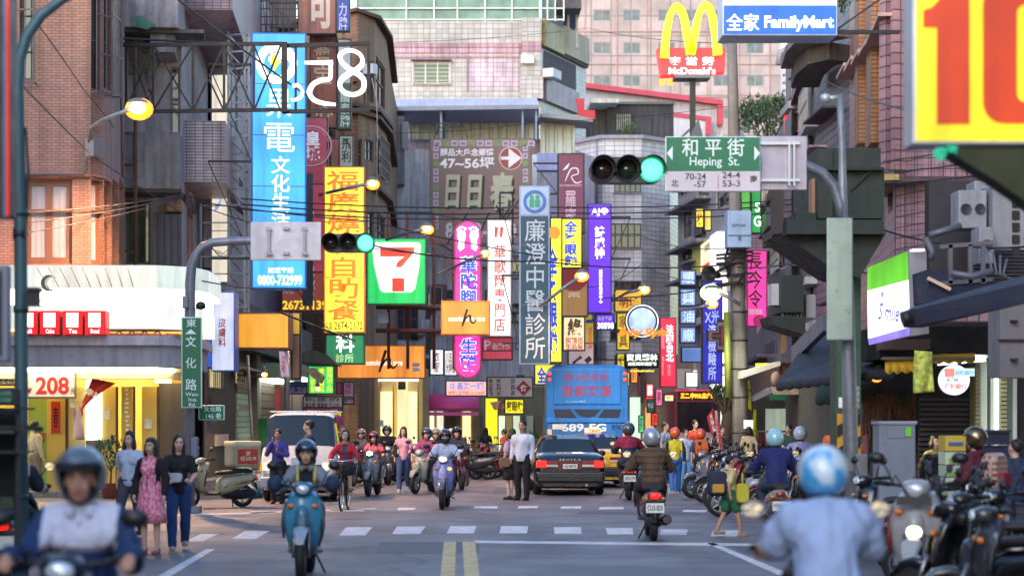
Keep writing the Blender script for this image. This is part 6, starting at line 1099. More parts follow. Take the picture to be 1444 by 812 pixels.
def valance(root, x0, y0, x1, y1, d0, d1, hpx, mat, n=12):
    A, B = P(x0, y0, d0), P(x1, y1, d1); mb = MB(); vs = []; m = n * 6
    for k in range(m + 1): p = A.lerp(B, k / m); hh = hpx * d0 / F * (.8 + .2 * abs(math.sin(math.pi * k / 6))); vs += [p, p - Vector((0, .02 * math.sin(k * 1.1), hh))]
    mb._add(vs, [(2 * k, 2 * k + 2, 2 * k + 3, 2 * k + 1) for k in range(m)], True); mb.build('valance', mat, root, solid=.015)
valance(aw3, 1095, 540, 1262, 520, 36, 32, 12, M('262630', .8)); mb = MB(); mb.bar(P(1120, 500, 39), P(1165, 455, 36), .12, .3); mb.build('support_beam', M('6a6a74', .5), aw3)
aw4 = thing('yellow_awning', 'short bright yellow scalloped valance in front of the dark shutter', 'awning', P(1280, 525, 31)); valance(aw4, 1248, 508, 1296, 506, 31, 31, 20, M('c8a01c', .6, var=.08), 4); valance(aw4, 1316, 500, 1375, 498, 31, 31, 14, M('b8941c', .6, var=.08), 4); part(aw4, 'rail', 1246, 503, 1376, 507, 30.9, 31.1, M('5a5248', .6))
aw5 = thing('green_awning', 'dark green tarpaulin awning drooping behind the striped post', 'awning', P(1180, 545, 38)); mb = MB(); A = [P(1150, 560, 38), P(1275, 552, 34), P(1275, 520, 37), P(1160, 520, 42)]; mb._add(A + [a + Vector((0, 0, -.05)) for a in A], [(0, 1, 2, 3), (4, 5, 6, 7), (0, 4, 5, 1), (1, 5, 6, 2), (2, 6, 7, 3), (3, 7, 4, 0)]); mb.build('awning_cloth', M('1d3a2c', .8), aw5); valance(aw5, 1150, 560, 1275, 552, 38, 34, 12, M('1d3a2c', .8), 8)
# upper right: air conditioners on brackets
acw = M('8d8f98', .5, dirt=.3)
def ac(label, x0, y0, x1, y1, d, fans=2):
    t = thing('air_conditioner', label, 'air conditioner', P((x0 + x1) / 2, y1, d), group='outdoor air conditioner units'); part(t, 'case', x0, y0, x1, y1, d, d + .5, acw, bev=.02)
    w = (x1 - x0) / fans
    for k in range(fans):
        cx = x0 + w * (k + .5); rd = min(w, (y1 - y0)) * .4 * d / F; p = P(cx, (y0 + y1) / 2, d)
        mb = MB(); mb.X = Matrix.Translation(p) @ Matrix.Rotation(R(90), 4, 'X'); mb.lathe([(rd, -.01), (rd, .02), (rd * .9, .02), (rd * .9, -.01)], 20); [mb.lathe([(rd * q, .012), (rd * q + .006, .018)], 20) for q in (.3, .5, .7)]; mb.build('fan_guard', M('55565e', .5), t)
        mb = MB(); mb.X = Matrix.Translation(p) @ Matrix.Rotation(R(90), 4, 'X'); mb.lathe([(.001, .0025), (rd * .88, .0025)], 20); mb.build('fan_recess', M('1c1e22', .6), t)
    return t
ac('upper left twin-fan air conditioner unit under the number sign', 1352, 268, 1392, 322, 30); ac('tall plain air conditioner case hanging beside the twin-fan unit', 1374, 255, 1404, 300, 30.6, 1); ac('lower single-fan air conditioner unit with cables', 1381, 320, 1402, 372, 29.5, 1)
pc = thing('vent_cabinet', 'tall grey cabinet with square black vents on the upper right wall', 'cabinet', P(1420, 352, 29.8)); part(pc, 'case', 1400, 262, 1444, 352, 29.8, 30.4, acw); mb = MB(); [mb.pbox(1428, 280 + k * 17, 1438, 292 + k * 17, 29.76, 29.8) for k in range(5)]; mb.build('vent', black, pc)
mb = MB(); mb.tube([P(1310, 332, 29), P(1330, 326, 29), P(1355, 318, 29)], .05, 8); mb.tube([P(1305, 335, 29), P(1315, 355, 29), P(1312, 365, 29)], .05, 8); mb.tube([P(1340, 385, 28.5), P(1370, 390, 28.5), P(1400, 382, 28.5)], .05, 8)
for k in range(4): mb.tube([P(1390 + k * 10, 350 + k * 5, 28.8), P(1400 + k * 5, 385, 28.7), P(1430, 395 + k * 3, 28.8)], .018, 5)
for x in (1340, 1368, 1386): mb.bar(P(x, 345, 29), P(x, 400, 29), .06)
for y in (348, 400): mb.bar(P(1325, y, 29), P(1400, y - 6, 29), .06)
mb.build('pipes', M('5a5c66', .5, .3), pc)
rw = thing('roller_wall', 'ribbed shutter wall behind the pipes on the upper right', 'wall', P(1400, 420, 31.5)); mb = MB(); [mb.pbox(1368, 330 + k * 5, 1500, 333.5 + k * 5, 31.4, 31.5) for k in range(16)]; mb.build('slat', M('4a444c', .6, dirt=.3), rw); part(rw, 'backing', 1310, 255, 1500, 425, 31.6, 31.9, M('2c282e', .7))
sb = Bld('right_shop_building', 'dark-fronted right-hand shops under the awnings with the closed shutter', 'building', [(1100, 62), (1160, 52), (1215, 43), (1250, 34.5), (1600, 34)], 455, M('3a3436', .8, dirt=.3), 8, d_top=34.5)
part(sb.root, 'roller_shutter', 1296, 560, 1376, 690, 33.6, 33.7, M('10131e', .5, bump=.1)); mb = MB(); [mb.pbox(1297, 561 + k * 7, 1375, 565 + k * 7, 33.5, 33.59) for k in range(18)]; mb.build('shutter_slat', M('161a28', .45), sb.root)
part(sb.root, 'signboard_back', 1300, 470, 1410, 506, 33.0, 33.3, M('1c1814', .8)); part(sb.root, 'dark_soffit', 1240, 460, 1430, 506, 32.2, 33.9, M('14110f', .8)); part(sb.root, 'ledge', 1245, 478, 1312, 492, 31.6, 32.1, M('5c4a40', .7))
litp = M('c8d0c8', .5)
for x0, x1, mt in [(1376, 1381, M('8d8460', .7)), (1382, 1392, litp), (1397, 1412, litp), (1420, 1427, M('6a7468', .6)), (1428, 1434, litp)]: part(sb.root, 'lit_pillar', x0, 500, x1, 690, 33.1, 33.5, mt)
mb = MB(); [mb.pbox(1376, 520 + k * 6, 1383, 524.5 + k * 6, 33.02, 33.1) for k in range(26)]; [mb.pbox(1412, 500 + k * 6, 1420, 504.5 + k * 6, 33.0, 33.1) for k in range(28)]; mb.build('brick', M('a8a080', .8, var=.3), sb.root, kind='stuff')
for a, b_ in [((1322, 512), (1390, 506))]: mb = MB(); mb.tube([P(*a, 31.8), P(*b_, 31.6)], .035, 8); mb.build('fluorescent_tube', E('f4fff4', 7, .02), sb.root); mb = MB(); mb.ppoly([(1318, 502), (1330, 499), (1392, 500), (1395, 504), (1322, 508)], 31.7, 32.0); mb.build('tube_reflector', white_p, sb.root)
part(sb.root, 'side_tube', 1404, 505, 1408, 640, 32.9, 33.0, E('f0fff0', 2.0, .05))
gcl = thing('meter_cabinet', 'grey upper cabinet with two small handles on the right edge', 'cabinet', P(1430, 530, 27)); part(gcl, 'case', 1410, 428, 1500, 532, 27, 27.6, M('6d6a70', .6, dirt=.2)); part(gcl, 'seam', 1408, 478, 1500, 481, 26.96, 27, black); part(gcl, 'handle', 1427, 451, 1436, 454, 26.9, 27, black); part(gcl, 'handle', 1427, 505, 1436, 508, 26.9, 27, black)
r = thing('bank_sign', 'round white light box sign for a cash machine over the shutter', 'sign', P(1346, 557, 30)); s = 30 / F; cz = 21.5 * s; mb = MB(); mb.X = Matrix.Translation((0, 0, cz)) @ Matrix.Rotation(R(90), 4, 'X'); mb.lathe([(.001, -.1), (21 * s, -.1), (21.5 * s, 0), (20 * s, .05), (.001, .05)], 32, sm=False); mb.build('case', E('eef2f8', 1.0, .04), r, world=False)
mb = MB(); mb.box(-16 * s, 26 * s, -.1, -.06, cz + 5 * s, cz + 16 * s); mb.build('header_strip', E('b8d8dc', .9), r, world=False); mb = MB(); mb.box(-16 * s, -3 * s, -.12, -.1, cz + 4 * s, cz + 16 * s); mb.build('header_mark', E('f08878', .9), r, world=False)
mb = MB(); letters(mb, '便利銀行', 0, cz - 9 * s, 31 * s, 8 * s, -.07, .02); mb.build('lettering', E('d85a48', .8), r, world=False); mb = MB(); letters(mb, 'ATM', -5 * s, cz, 18 * s, 6 * s, -.07, .02, .2); letters(mb, '台新銀行', 11 * s, cz + 10 * s, 26 * s, 6 * s, -.125, .02); mb.build('lettering', E('78a0b0', .8), r, world=False)
# hanging patterned lantern banner
flagq('hanging_banner', 'tall colourful printed banner hanging in front of the dark shutter', 'banner', [(1290, 494), (1315, 496), (1317, 552), (1288, 554)], 29, M('a8b048', .6, var=.6, vs=14), amp=.04)
# grey street cabinet
cb = thing('street_cabinet', 'plain grey street cabinet with a small green sticker on the pavement', 'cabinet', (P(1266, 700, 31).x, 31, 0)); a_, b_ = P(1240, 703, 31), P(1291, 596, 31); mb = MB(); mb.box(a_.x, b_.x, 31, 31.5, .06, b_.z); mb.build('case', M('7d8698', .5, .2, var=.06, dirt=.15), cb, bev=.015); mb = MB(); mb.box(a_.x - .02, b_.x + .02, 30.97, 31.53, b_.z - .02, b_.z + .03); mb.build('lid', M('8a92a2', .5), cb); mb = MB(); mb.box(a_.x - .05, b_.x + .05, 30.9, 31.6, 0, .07); mb.build('plinth', conc, cb); part(cb, 'sticker', 1277, 602, 1285, 615, 30.97, 30.98, M('6ac83c', .5)); part(cb, 'door_outline', 1252, 602, 1276, 617, 30.985, 30.995, M('747d90', .5))
# goods, boxes
bx = thing('stacked_boxes', 'stack of white and green printed cartons beside the shutter', 'cartons', (P(1352, 700, 28).x, 28, 0)); 
for k, (y0, y1, cm) in enumerate([(614, 636, 'b8a040'), (637, 655, 'b8c0a8'), (656, 672, 'a8b898'), (673, 690, 'b4bca8'), (691, 720, '9aa890')]): part(bx, 'carton', 1333, y0, 1362, y1 - .4, 28, 28.4, M(cm, .7, var=.1)); part(bx, 'printed_band', 1338, y0 + 9, 1358, y0 + 14, 27.985, 28, M('6aa838' if k else '3a5a90', .6))
bb_ = thing('storage_bin', 'stack of dark navy plastic bins at the right edge', 'bin', (P(1400, 700, 27).x, 27, 0)); mb = MB()
for y0, y1 in [(606, 626), (628, 668), (670, 730)]: mb.pbox(1384, y0, 1424, y1, 27, 27.5)
mb.build('bin', M('141a3c', .5), bb_, bev=.01); mb = MB(); [mb.pbox(1382, y, 1427, y + 3, 26.95, 27.55) for y in (606, 624, 668)]; mb.build('rim', M('1c2450', .5), bb_)
# hanging goods under right awnings
hg = thing('market_stall', 'cluttered market stall with a slanted board, warm light and hanging goods', 'stall', P(1110, 560, 58))
ppart(hg, 'slanted_board', [(1048, 523), (1100, 509), (1101, 515), (1056, 530), (1048, 533)], 57.4, 58.6, M('b4a8a4', .6)); ppart(hg, 'slanted_board', [(1064, 560), (1090, 545), (1092, 552), (1064, 565)], 57.4, 58.4, M('5c5a66', .6)); ppart(hg, 'rolled_awning', [(1090, 545), (1160, 540), (1162, 552), (1130, 556), (1092, 556)], 57.2, 57.9, M('8d7a64', .7, var=.3, vs=8)); part(hg, 'warm_panel', 1112, 518, 1176, 536, 58.8, 58.9, E('f8c878', .9, .5, 2.5)); part(hg, 'yellow_sign', 1066, 512, 1084, 519, 58.3, 58.4, E('e8e030', .9)); ppart(hg, 'dark_roof', [(1100, 500), (1150, 478), (1180, 490), (1180, 508), (1100, 512)], 57.6, 60, M('3a3440', .7)); part(hg, 'wood_post', 1102, 465, 1109, 545, 58, 58.3, M('6a4c34', .8)); part(hg, 'shop_window', 1080, 576, 1116, 612, 60.5, 60.6, E('a8b8a8', .5, .3)); part(hg, 'green_sign', 1086, 556, 1114, 564, 60.2, 60.3, M('1c6a54', .5)); part(hg, 'white_card', 1049, 592, 1062, 604, 58.0, 58.05, wt); part(hg, 'back_wall', 1040, 560, 1180, 680, 61, 61.2, M('3a342e', .8))
for k, (x0, y0, x1, y1, cm) in enumerate([(1087, 523, 1102, 545, '6a5048'), (1134, 515, 1144, 532, '1f5a34'), (1140, 500, 1155, 520, '5a6a64'), (1160, 530, 1182, 556, '1c3c38')]): t = thing('hanging_cloth', ['brown hanging cloth under the slanted board', 'green hanging cloth by the warm panel', 'grey-green folded cloth above the warm panel', 'dark teal bundle beside the striped post'][k], 'cloth', P((x0 + x1) / 2, y0, 57.2)); mb = MB(); mb.ell(P((x0 + x1) / 2, (y0 + y1) / 2, 57.2), (x1 - x0) / 2 * 57 / F, .12, (y1 - y0) / 2 * 57 / F, 12, 8); mb.build('cloth', M(cm, .8, var=.3, bump=.5, bs=6), t)
flagq('hanging_shirt', 'dark navy sleeveless shirt hanging on the stall rail', 'shirt', [(1150, 560), (1172, 558), (1173, 597), (1148, 597)], 56, M('1c2440', .8), amp=.04); flagq('hanging_shirt', 'pale yellow shirt hanging beside the navy one', 'shirt', [(1172, 560), (1180, 556), (1182, 594), (1175, 594)], 56.1, M('c8a878', .8), amp=.04)
mb = MB(); t = thing('clothes_rail', 'white clothes rail below the hanging shirts', 'rail', P(1165, 591, 56)); mb.tube([P(1151, 592, 55.8), P(1181, 592, 55.8)], .03, 6); mb.build('rail', wt, t)
cols = ['a02848', '3a2a5a', 'c87838', '8a8c30', 'c02c30', '28304a', 'b0587a', '505a58']
t = thing('clothes_rack', 'rack of small colourful garments behind the parked scooters', 'clothes rack', (P(1070, 640, 60).x, 60, 0)); mb = MB(); mb.tube([P(1040, 608, 60), P(1125, 608, 60)], .025, 6); [mb.tube([P(x, 608, 60), (P(x, 600, 60).x, 60, 0)], .025, 6) for x in (1041, 1124)]; mb.build('rail', grey_metal, t)
for k in range(22): x = 1043 + k * 3.7; mb = MB(); mb.ell(P(x, 620 + random.uniform(-3, 3), 60), .035, .18, .22 + random.uniform(-.04, .06), 8, 6); mb.build('garment', M(cols[k % 8], .8, var=.3), t)
t = thing('clothes_rack', 'row of pink and dark garments hanging between striped post and grey cabinet', 'clothes rack', P(1230, 640, 35)); mb = MB(); mb.tube([P(1215, 590, 35), P(1242, 590, 35)], .02, 6); mb.build('rail', grey_metal, t)
for k, (x, y, w, h, cm) in enumerate([(1221, 620, .07, .32, 'a86a6a'), (1228, 622, .05, .3, '2c3a28'), (1234, 620, .07, .33, 'b07070'), (1240, 625, .05, .3, 'a85a64'), (1219, 655, .1, .2, '20241c')]): mb = MB(); mb.ell(P(x, y, 35), w, .1, h, 10, 8); mb.build('garment', M(cm, .8, var=.3, bump=.4, bs=8), t)
t = thing('bead_curtain', 'rows of dangling dark strings of goods under the green awning', 'goods', P(1250, 600, 34.2)); mb = MB(); [mb.tube([P(1218 + k * 4, 555, 34.2), P(1218 + k * 4, 555 + random.uniform(15, 90), 34.2)], random.uniform(.012, .03), 5) for k in range(19)]; mb.build('string', M('5a3a28', .7, var=.5, vs=12), t, kind='stuff')
# ------------------------------------------------------------------ vehicles (forward = +y in their own space)
rub = M('141416', .75, bump=.3, bs=60); chrome = M('b8bcc4', .2, .9, var=.05); blkp = M('18181b', .45, var=.08); seatm = M('1e1c1e', .6, bump=.2, bs=120); plate_m = M('c8c8c4', .4); tail_on = E('ff1c14', 2.0, .1); tail_off = M('7a1418', .2, coat=.6)
head_on = E('fff2d8', 9, .02); amber_on = E('ff9a30', 3.5); amber = M('c86a1c', .25, coat=.5); under = M('1a1a1c', .7, .3); mirror_g = M('a8b4c0', .06, .95, var=0)
def loft(mb, secs, n=16, p=2.6, cap=True):
    """secs: (y, cz, rx, rz[, cx]) superelliptic sections along y"""
    vs = []
    for q in secs:
        y, cz, rx, rz = q[:4]; cx = q[4] if len(q) > 4 else 0
        for k in range(n):
            a = 2 * math.pi * k / n; c, s_ = math.cos(a), math.sin(a); vs.append((cx + rx * math.copysign(abs(c) ** (2 / p), c), y, cz + rz * math.copysign(abs(s_) ** (2 / p), s_)))
    m = len(secs); fs = [(i * n + k, i * n + (k + 1) % n, (i + 1) * n + (k + 1) % n, (i + 1) * n + k) for i in range(m - 1) for k in range(n)]
    mb._add(vs, fs, True)
    if cap: mb._add(vs[:n], [tuple(range(n))]); mb._add(vs[-n:], [tuple(range(n))])
    return mb
def wheel(root, y, r, w, x=0, name='wheel', spokes=5, rim=chrome):
    X = Matrix.Translation((x, y, r)) @ Matrix.Rotation(R(90), 4, 'Y'); mb = MB(); mb.X = X
    mb.lathe([(r * .68, -w / 2), (r * .86, -w / 2), (r * .96, -w * .38), (r, -w * .15), (r, w * .15), (r * .96, w * .38), (r * .86, w / 2), (r * .68, w / 2)], 28); wh = mb.build(name, rub, root, world=False)
    mb = MB(); mb.X = X; mb.lathe([(r * .6, -w * .4), (r * .7, -w * .42), (r * .7, w * .42), (r * .6, w * .4), (r * .6, -w * .4)], 24); mb.lathe([(.001, -w * .3), (r * .16, -w * .3), (r * .16, w * .3), (.001, w * .3)], 12)
    for k in range(spokes): a = 2 * math.pi * k / spokes; c = Vector((math.cos(a), math.sin(a), 0)); mb.bar(c * r * .12, c * r * .66, r * .12, w * .3)
    mb.build('rim', rim, wh, world=False); return wh
def scooter(label, X, Y, yaw, paint='c8c8cc', dark=None, lights=False, tail=True, rack=False, plate='', s=1.0, group='scooters', helmet_seat=None, shield=None, fender=None, cat='scooter', name='scooter', lean=0, mirrors=True):
    t = thing(name, label, cat, (X, Y, 0), yaw, group); t.scale = (s, s, s); t.rotation_euler[1] = lean
    pm = M(paint, .3, var=.1, bump=0, dirt=.18, coat=.5); sm = M(shield, .3, var=.1, bump=0, dirt=.18, coat=.5) if shield else pm; dm = M(dark, .4, var=.08) if dark else blkp; B = lambda mb, n, m, **k: mb.build(n, m, t, world=False, **k)
    wheel(t, .64, .25, .1, name='front_wheel', spokes=6, rim=M('8a8a90', .35, .7)); wheel(t, -.58, .25, .11, name='rear_wheel', spokes=6, rim=M('8a8a90', .35, .7))
    mb = MB(); loft(mb, [(.44, .47, .04, .02), (.54, .53, .075, .05), (.64, .555, .085, .045), (.76, .53, .08, .04), (.87, .43, .05, .03)], 14); B(mb, 'front_fender', M(fender, .25, .3, coat=.6) if fender else pm)
    mb = MB(); [mb.tube([(sx * .085, .64, .25), (sx * .075, .5, .62)], .022, 8) for sx in (-1, 1)]; B(mb, 'fork', M('7a7a80', .3, .8))
    mb = MB(); rows = []   # leg shield: curved sheet
    for z, w, y in [(.28, .10, .36), (.40, .15, .43), (.56, .195, .47), (.70, .215, .45), (.84, .19, .40), (.95, .12, .35)]:
        rows.append([(w * q, y - .13 * q * q, z + .02 * (1 - q * q)) for q in (-1, -.8, -.5, -.2, 0, .2, .5, .8, 1)])
    n = 9; mb._add([p for r_ in rows for p in r_], [(i * n + j, i * n + j + 1, (i + 1) * n + j + 1, (i + 1) * n + j) for i in range(len(rows) - 1) for j in range(n - 1)], True); B(mb, 'leg_shield', sm, solid=.05)
    mb = MB(); loft(mb, [(.48, .60, .09, .22), (.52, .62, .07, .17), (.545, .62, .035, .1)], 12); B(mb, 'nose_panel', pm)
    mb = MB(); loft(mb, [(-.02, .30, .17, .035), (.1, .29, .2, .03), (.3, .3, .17, .035)], 12, 4); B(mb, 'floorboard', dm); [B(MB().tube([(sx * .21, .47 - .1, .45), (sx * .225, .36, .6), (sx * .215, .33, .74), (sx * .16, .3, .88)], [.012, .02, .02, .012], 8), 'shield_trim', dm) for sx in (-1, 1)]; mb = MB(); mb.prism([(-.07, .60), (.07, .60), (.04, .50), (-.04, .50)], .53, .56); [mb.box(-.05, .05, .56, .563, .52 + q * .022, .53 + q * .022) for q in range(3)]; B(mb, 'air_intake', under)
    mb = MB(); loft(mb, [(-.92, .66, .03, .05), (-.86, .64, .1, .09), (-.7, .60, .15, .13), (-.45, .53, .18, .17), (-.2, .48, .185, .2), (-.04, .44, .15, .18), (.0, .42, .1, .12)], 18); B(mb, 'rear_body', pm)
    mb = MB(); loft(mb, [(-.8, .76, .07, .03), (-.72, .775, .13, .045), (-.45, .775, .155, .05), (-.2, .745, .15, .05), (0, .74, .1, .04), (.05, .72, .05, .02)], 16); B(mb, 'seat', seatm)
    mb = MB(); loft(mb, [(-.9, .3, .03, .03), (-.8, .3, .06, .08), (-.55, .27, .1, .1), (-.3, .28, .11, .11), (-.1, .3, .09, .08)], 12); B(mb, 'engine', under)
    mb = MB(); loft(mb, [(-.92, .32, .055, .055, .17), (-.88, .32, .075, .075, .17), (-.5, .28, .07, .07, .17), (-.42, .27, .03, .03, .16)], 12, 2); mb.tube([(.15, -.44, .26), (.1, -.3, .2)], .02, 6); B(mb, 'exhaust', M('3a3a3e', .35, .6))
    mb = MB(); loft(mb, [(-.93, .40, .02, .06), (-.9, .46, .06, .06), (-.84, .5, .08, .05)], 10); B(mb, 'mudguard', blkp)
    mb = MB(); loft(mb, [(.27, 1.0, .07, .05), (.36, 1.0, .12, .07), (.43, .985, .1, .065), (.47, .97, .05, .04)], 14, cap=True); hb = B(mb, 'handlebar_cowl', pm)
    mb = MB(); mb.tube([(-.34, .2, 1.03), (-.2, .28, 1.02), (0, .33, 1.0), (.2, .28, 1.02), (.34, .2, 1.03)], .014, 8); [mb.tube([(sx * .33, .22, 1.05), (sx * .2, .33, 1.03)], .008, 5) for sx in (-1, 1)]; B(mb, 'handlebar', M('3a3a3e', .4, .6)); mb = MB(); mb.tube([(.22, .27, 1.02), (.16, .44, 1.1), (.06, .48, .95)], .006, 5); B(mb, 'brake_cable', blkp); mb = MB(); loft(mb, [(-.9, .6, .11, .025), (-.5, .52, .188, .02), (-.1, .44, .176, .02)], 12, 4); B(mb, 'side_trim', dm)
    for sx in (-1, 1):
        mb = MB(); mb.tube([(sx * .23, .265, 1.022), (sx * .36, .19, 1.032)], .02, 10); B(mb, 'grip', rub)
        if mirrors:
            mb = MB(); mb.tube([(sx * .2, .29, 1.03), (sx * .25, .3, 1.15), (sx * .31, .28, 1.22)], .007, 6); mb.X = Matrix.Translation((sx * .34, .28, 1.24)) @ Matrix.Rotation(R(90), 4, 'X'); mb.lathe([(.001, -.03), (.04, -.025), (.062, .0), (.058, .012), (.001, .012)], 16, Matrix.Diagonal((1.15, .8, 1, 1))); mr = B(mb, 'mirror', blkp)
            mb = MB(); mb.X = Matrix.Translation((sx * .34, .266, 1.24)) @ Matrix.Rotation(R(90), 4, 'X'); mb.lathe([(.001, .002), (.055, .002)], 16, Matrix.Diagonal((1.15, .8, 1, 1))); B(mb, 'mirror_glass', mirror_g)
        mb = MB(); mb.ell((sx * .13, .415, .80), .045, .03, .03, 10, 6); B(mb, 'turn_signal', amber_on if lights == 2 and sx < 0 else amber); mb = MB(); mb.ell((sx * .12, -.86, .62), .035, .03, .025, 10, 6); B(mb, 'turn_signal', amber)
    mb = MB(); mb.ell((0, .455, .985), .075, .03, .05, 14, 8); B(mb, 'headlight', head_on if lights else M('c8d0d8', .1, .3, coat=.8))
    mb = MB(); mb.ell((0, -.905, .66), .075, .035, .05, 14, 8); B(mb, 'tail_light', tail_on if tail and lights is not None else tail_off)
    mb = MB(); mb.box(-.13, .13, -.965, -.955, .42, .56); pl = B(mb, 'number_plate', plate_m)
    if plate: mb = MB(); mb.X = Matrix.Identity(4); letters(mb, plate, 0, .49, .22, .08, -.967, .02); B(mb, 'plate_lettering', M('2a3a2a', .5))
    mb = MB(); mb.tube([(-.1, -.3, .22), (-.2, -.28, .015)] if not lights else [(-.1, -.3, .22), (-.16, -.45, .18)], .012, 6); B(mb, 'stand', under)
    if rack: mb = MB(); [mb.tube([(sx * .1, -.6, .8), (sx * .11, -.95, .84), (sx * .1, -1.0, .84)], .01, 6) for sx in (-1, 1)]; mb.tube([(-.11, -.98, .84), (.11, -.98, .84)], .01, 6); B(mb, 'rack', chrome)
    return t
def car(label, name, cat, X, Y, yaw, st, paint, glass_top, glass_side, zs0=.22, wb=.84):
    """st: (y, belt, top, half width at belt, half width at top); glass_* = index pairs of stations"""
    t = thing(name, label, cat, (X, Y, 0), yaw); pm = M(paint, .22, var=.04, bump=0, coat=1.0); rows = []
    for y, zb, zt, w, wt in st:
        hf = [(w * .9, zs0), (w, zs0 + .14), (w, zb - .16), (w * .965, zb), (wt, zt - .06 if zt - zb > .12 else zt - (zt - zb) * .4), (wt * .84, zt), (wt * .4, zt + .015)]
        rows.append([Vector((x, y, z)) for x, z in hf] + [Vector((-x, y, z)) for x, z in reversed(hf)])
    n = 14; mb = MB(); vs = [p for r_ in rows for p in r_]
    mb._add(vs, [(i * n + j, i * n + j + 1, (i + 1) * n + j + 1, (i + 1) * n + j) for i in range(len(rows) - 1) for j in range(n - 1)] + [(i * n, i * n + n - 1, (i + 1) * n + n - 1, (i + 1) * n) for i in range(len(rows) - 1)], True)
    mb._add(rows[0], [tuple(range(n))]); mb._add(rows[-1], [tuple(range(n))]); mb.build('body', pm, t, world=False)
    def patch(nm, i0, i1, js, mt, off=.008, ins=.06):
        mb = MB()
        for i in range(i0, i1):
            for j in js:
                q = [rows[i][j], rows[i][j + 1], rows[i + 1][j + 1], rows[i + 1][j]]; c = sum(q, Vector()) / 4; nn = (q[2] - q[0]).cross(q[3] - q[1]).normalized()
                if nn.dot(c - Vector((0, c.y, .6))) < 0: nn = -nn
                lo, hi = (i == i0), (i == i1 - 1); f = lambda p, a: p
                mb._add([p + nn * off for p in q], [(0, 1, 2, 3)], True)
        return mb.build(nm, mt, t, world=False)
    gl = GLASS('10141a', .05, 'car_glass')
    for a, b_ in glass_top: patch('windscreen', a, b_, (4, 5, 6, 7, 8), gl)
    for a, b_ in glass_side: patch('side_window', a, b_, (3,), gl); patch('side_window', a, b_, (9,), gl)
    return t, rows
def lb(t, nm, mt, x0, x1, y0, y1, z0, z1, bev=.01): mb = MB(); mb.box(x0, x1, y0, y1, z0, z1); return mb.build(nm, mt, t, world=False, bev=bev)
def lt_(t, nm, body, cx, cz, w, h, y, mt, face=-1, bold=.02):
    mb = MB(); mb.X = Matrix.Rotation(0 if face < 0 else math.pi, 4, 'Z'); letters(mb, body, -face * -1 * cx if face < 0 else -cx, cz, w, h, y if face < 0 else -y, bold); return mb.build(nm, mt, t, world=False)
SED = [(-2.2, .8, .80, .70, .62), (-2.14, .88, .90, .80, .70), (-1.85, .90, .99, .84, .74), (-1.45, .90, 1.0, .85, .74), (-1.0, .91, 1.30, .85, .62), (-.7, .91, 1.38, .85, .6), (.0, .9, 1.41, .85, .6), (.45, .9, 1.36, .85, .6), (1.15, .88, .96, .84, .74), (1.9, .8, .86, .82, .7), (2.2, .62, .66, .72, .62)]
sd_, _r = car('black four-door sedan seen from behind in the right lane with lit red lamps', 'parked_car' if 0 else 'sedan_car', 'car', P(804, 0, 46.5).x, 46.5 + 2.2, 0, SED, '0c0c10', [(3, 5), (7, 8)], [(4, 5), (5, 6), (6, 7)])
def sedan_rear(t, plate, red, garn):
    for sx in (-1, 1):
        a, b_ = sorted((sx * .78, sx * .56)); lb(t, 'tail_light', red, a, b_, -2.235, -2.13, .66, .82); a, b_ = sorted((sx * .56, sx * .28)); lb(t, 'reverse_light', M('b8a8a4', .2, coat=.6), a, b_, -2.23, -2.13, .67, .73); lb(t, 'light_bar', tail_off, a, b_, -2.228, -2.13, .735, .81)
        wheel(t, -1.35, .3, .19, sx * .74); wheel(t, 1.35, .3, .19, sx * .74)
        mb = MB(); mb.ell((sx * .95, .7, .95), .1, .06, .07, 10, 8); mb.build('wing_mirror', blkp, t, world=False)
    lb(t, 'garnish', garn, -.28, .28, -2.226, -2.13, .60, .81); lb(t, 'bumper', M('0e0e12', .3, coat=.5), -.8, .8, -2.3, -2.0, .3, .56, .05); lb(t, 'bumper_strip', M('2e2e34', .4), -.78, .78, -2.315, -2.29, .44, .47); lb(t, 'number_plate', plate_m, -.17, .17, -2.245, -2.225, .63, .74); lt_(t, 'plate_lettering', plate, 0, .685, .28, .075, -2.248, M('203020', .5)); lb(t, 'underbody', under, -.7, .7, -2.1, 2.0, .17, .3)
    mb = MB(); mb.tube([(.38, -2.28, .25), (.38, -2.0, .25)], .03, 10); mb.build('exhaust', M('8a8a8a', .3, .8), t, world=False)
sedan_rear(sd_, 'AJ-8872', tail_on, M('5a1018', .25, coat=.6)); lt_(sd_, 'lettering', 'S E N T R A', 0, .845, .5, .035, -2.215, chrome)
tx, _r = car('yellow taxi with white roof light partly hidden behind the black sedan', 'taxi', 'taxi', P(845, 0, 52).x, 52 + 2.2, 0, SED, 'd8a808', [(3, 5), (7, 8)], [(4, 5), (5, 6), (6, 7)])
sedan_rear(tx, '688-YX', tail_on, M('c89a10', .3, coat=.5)); lb(tx, 'roof_light', E('f0d8a0', .8), -.25, .2, -.2, 0, 1.43, 1.56, .03); lt_(tx, 'lettering', 'TAXI', 0, 1.49, .3, .08, -.205, M('8a3020', .5)); lt_(tx, 'lettering', '台灣大', .3, .56 + .0, .3, .08, -2.33, M('6a4a10', .5))
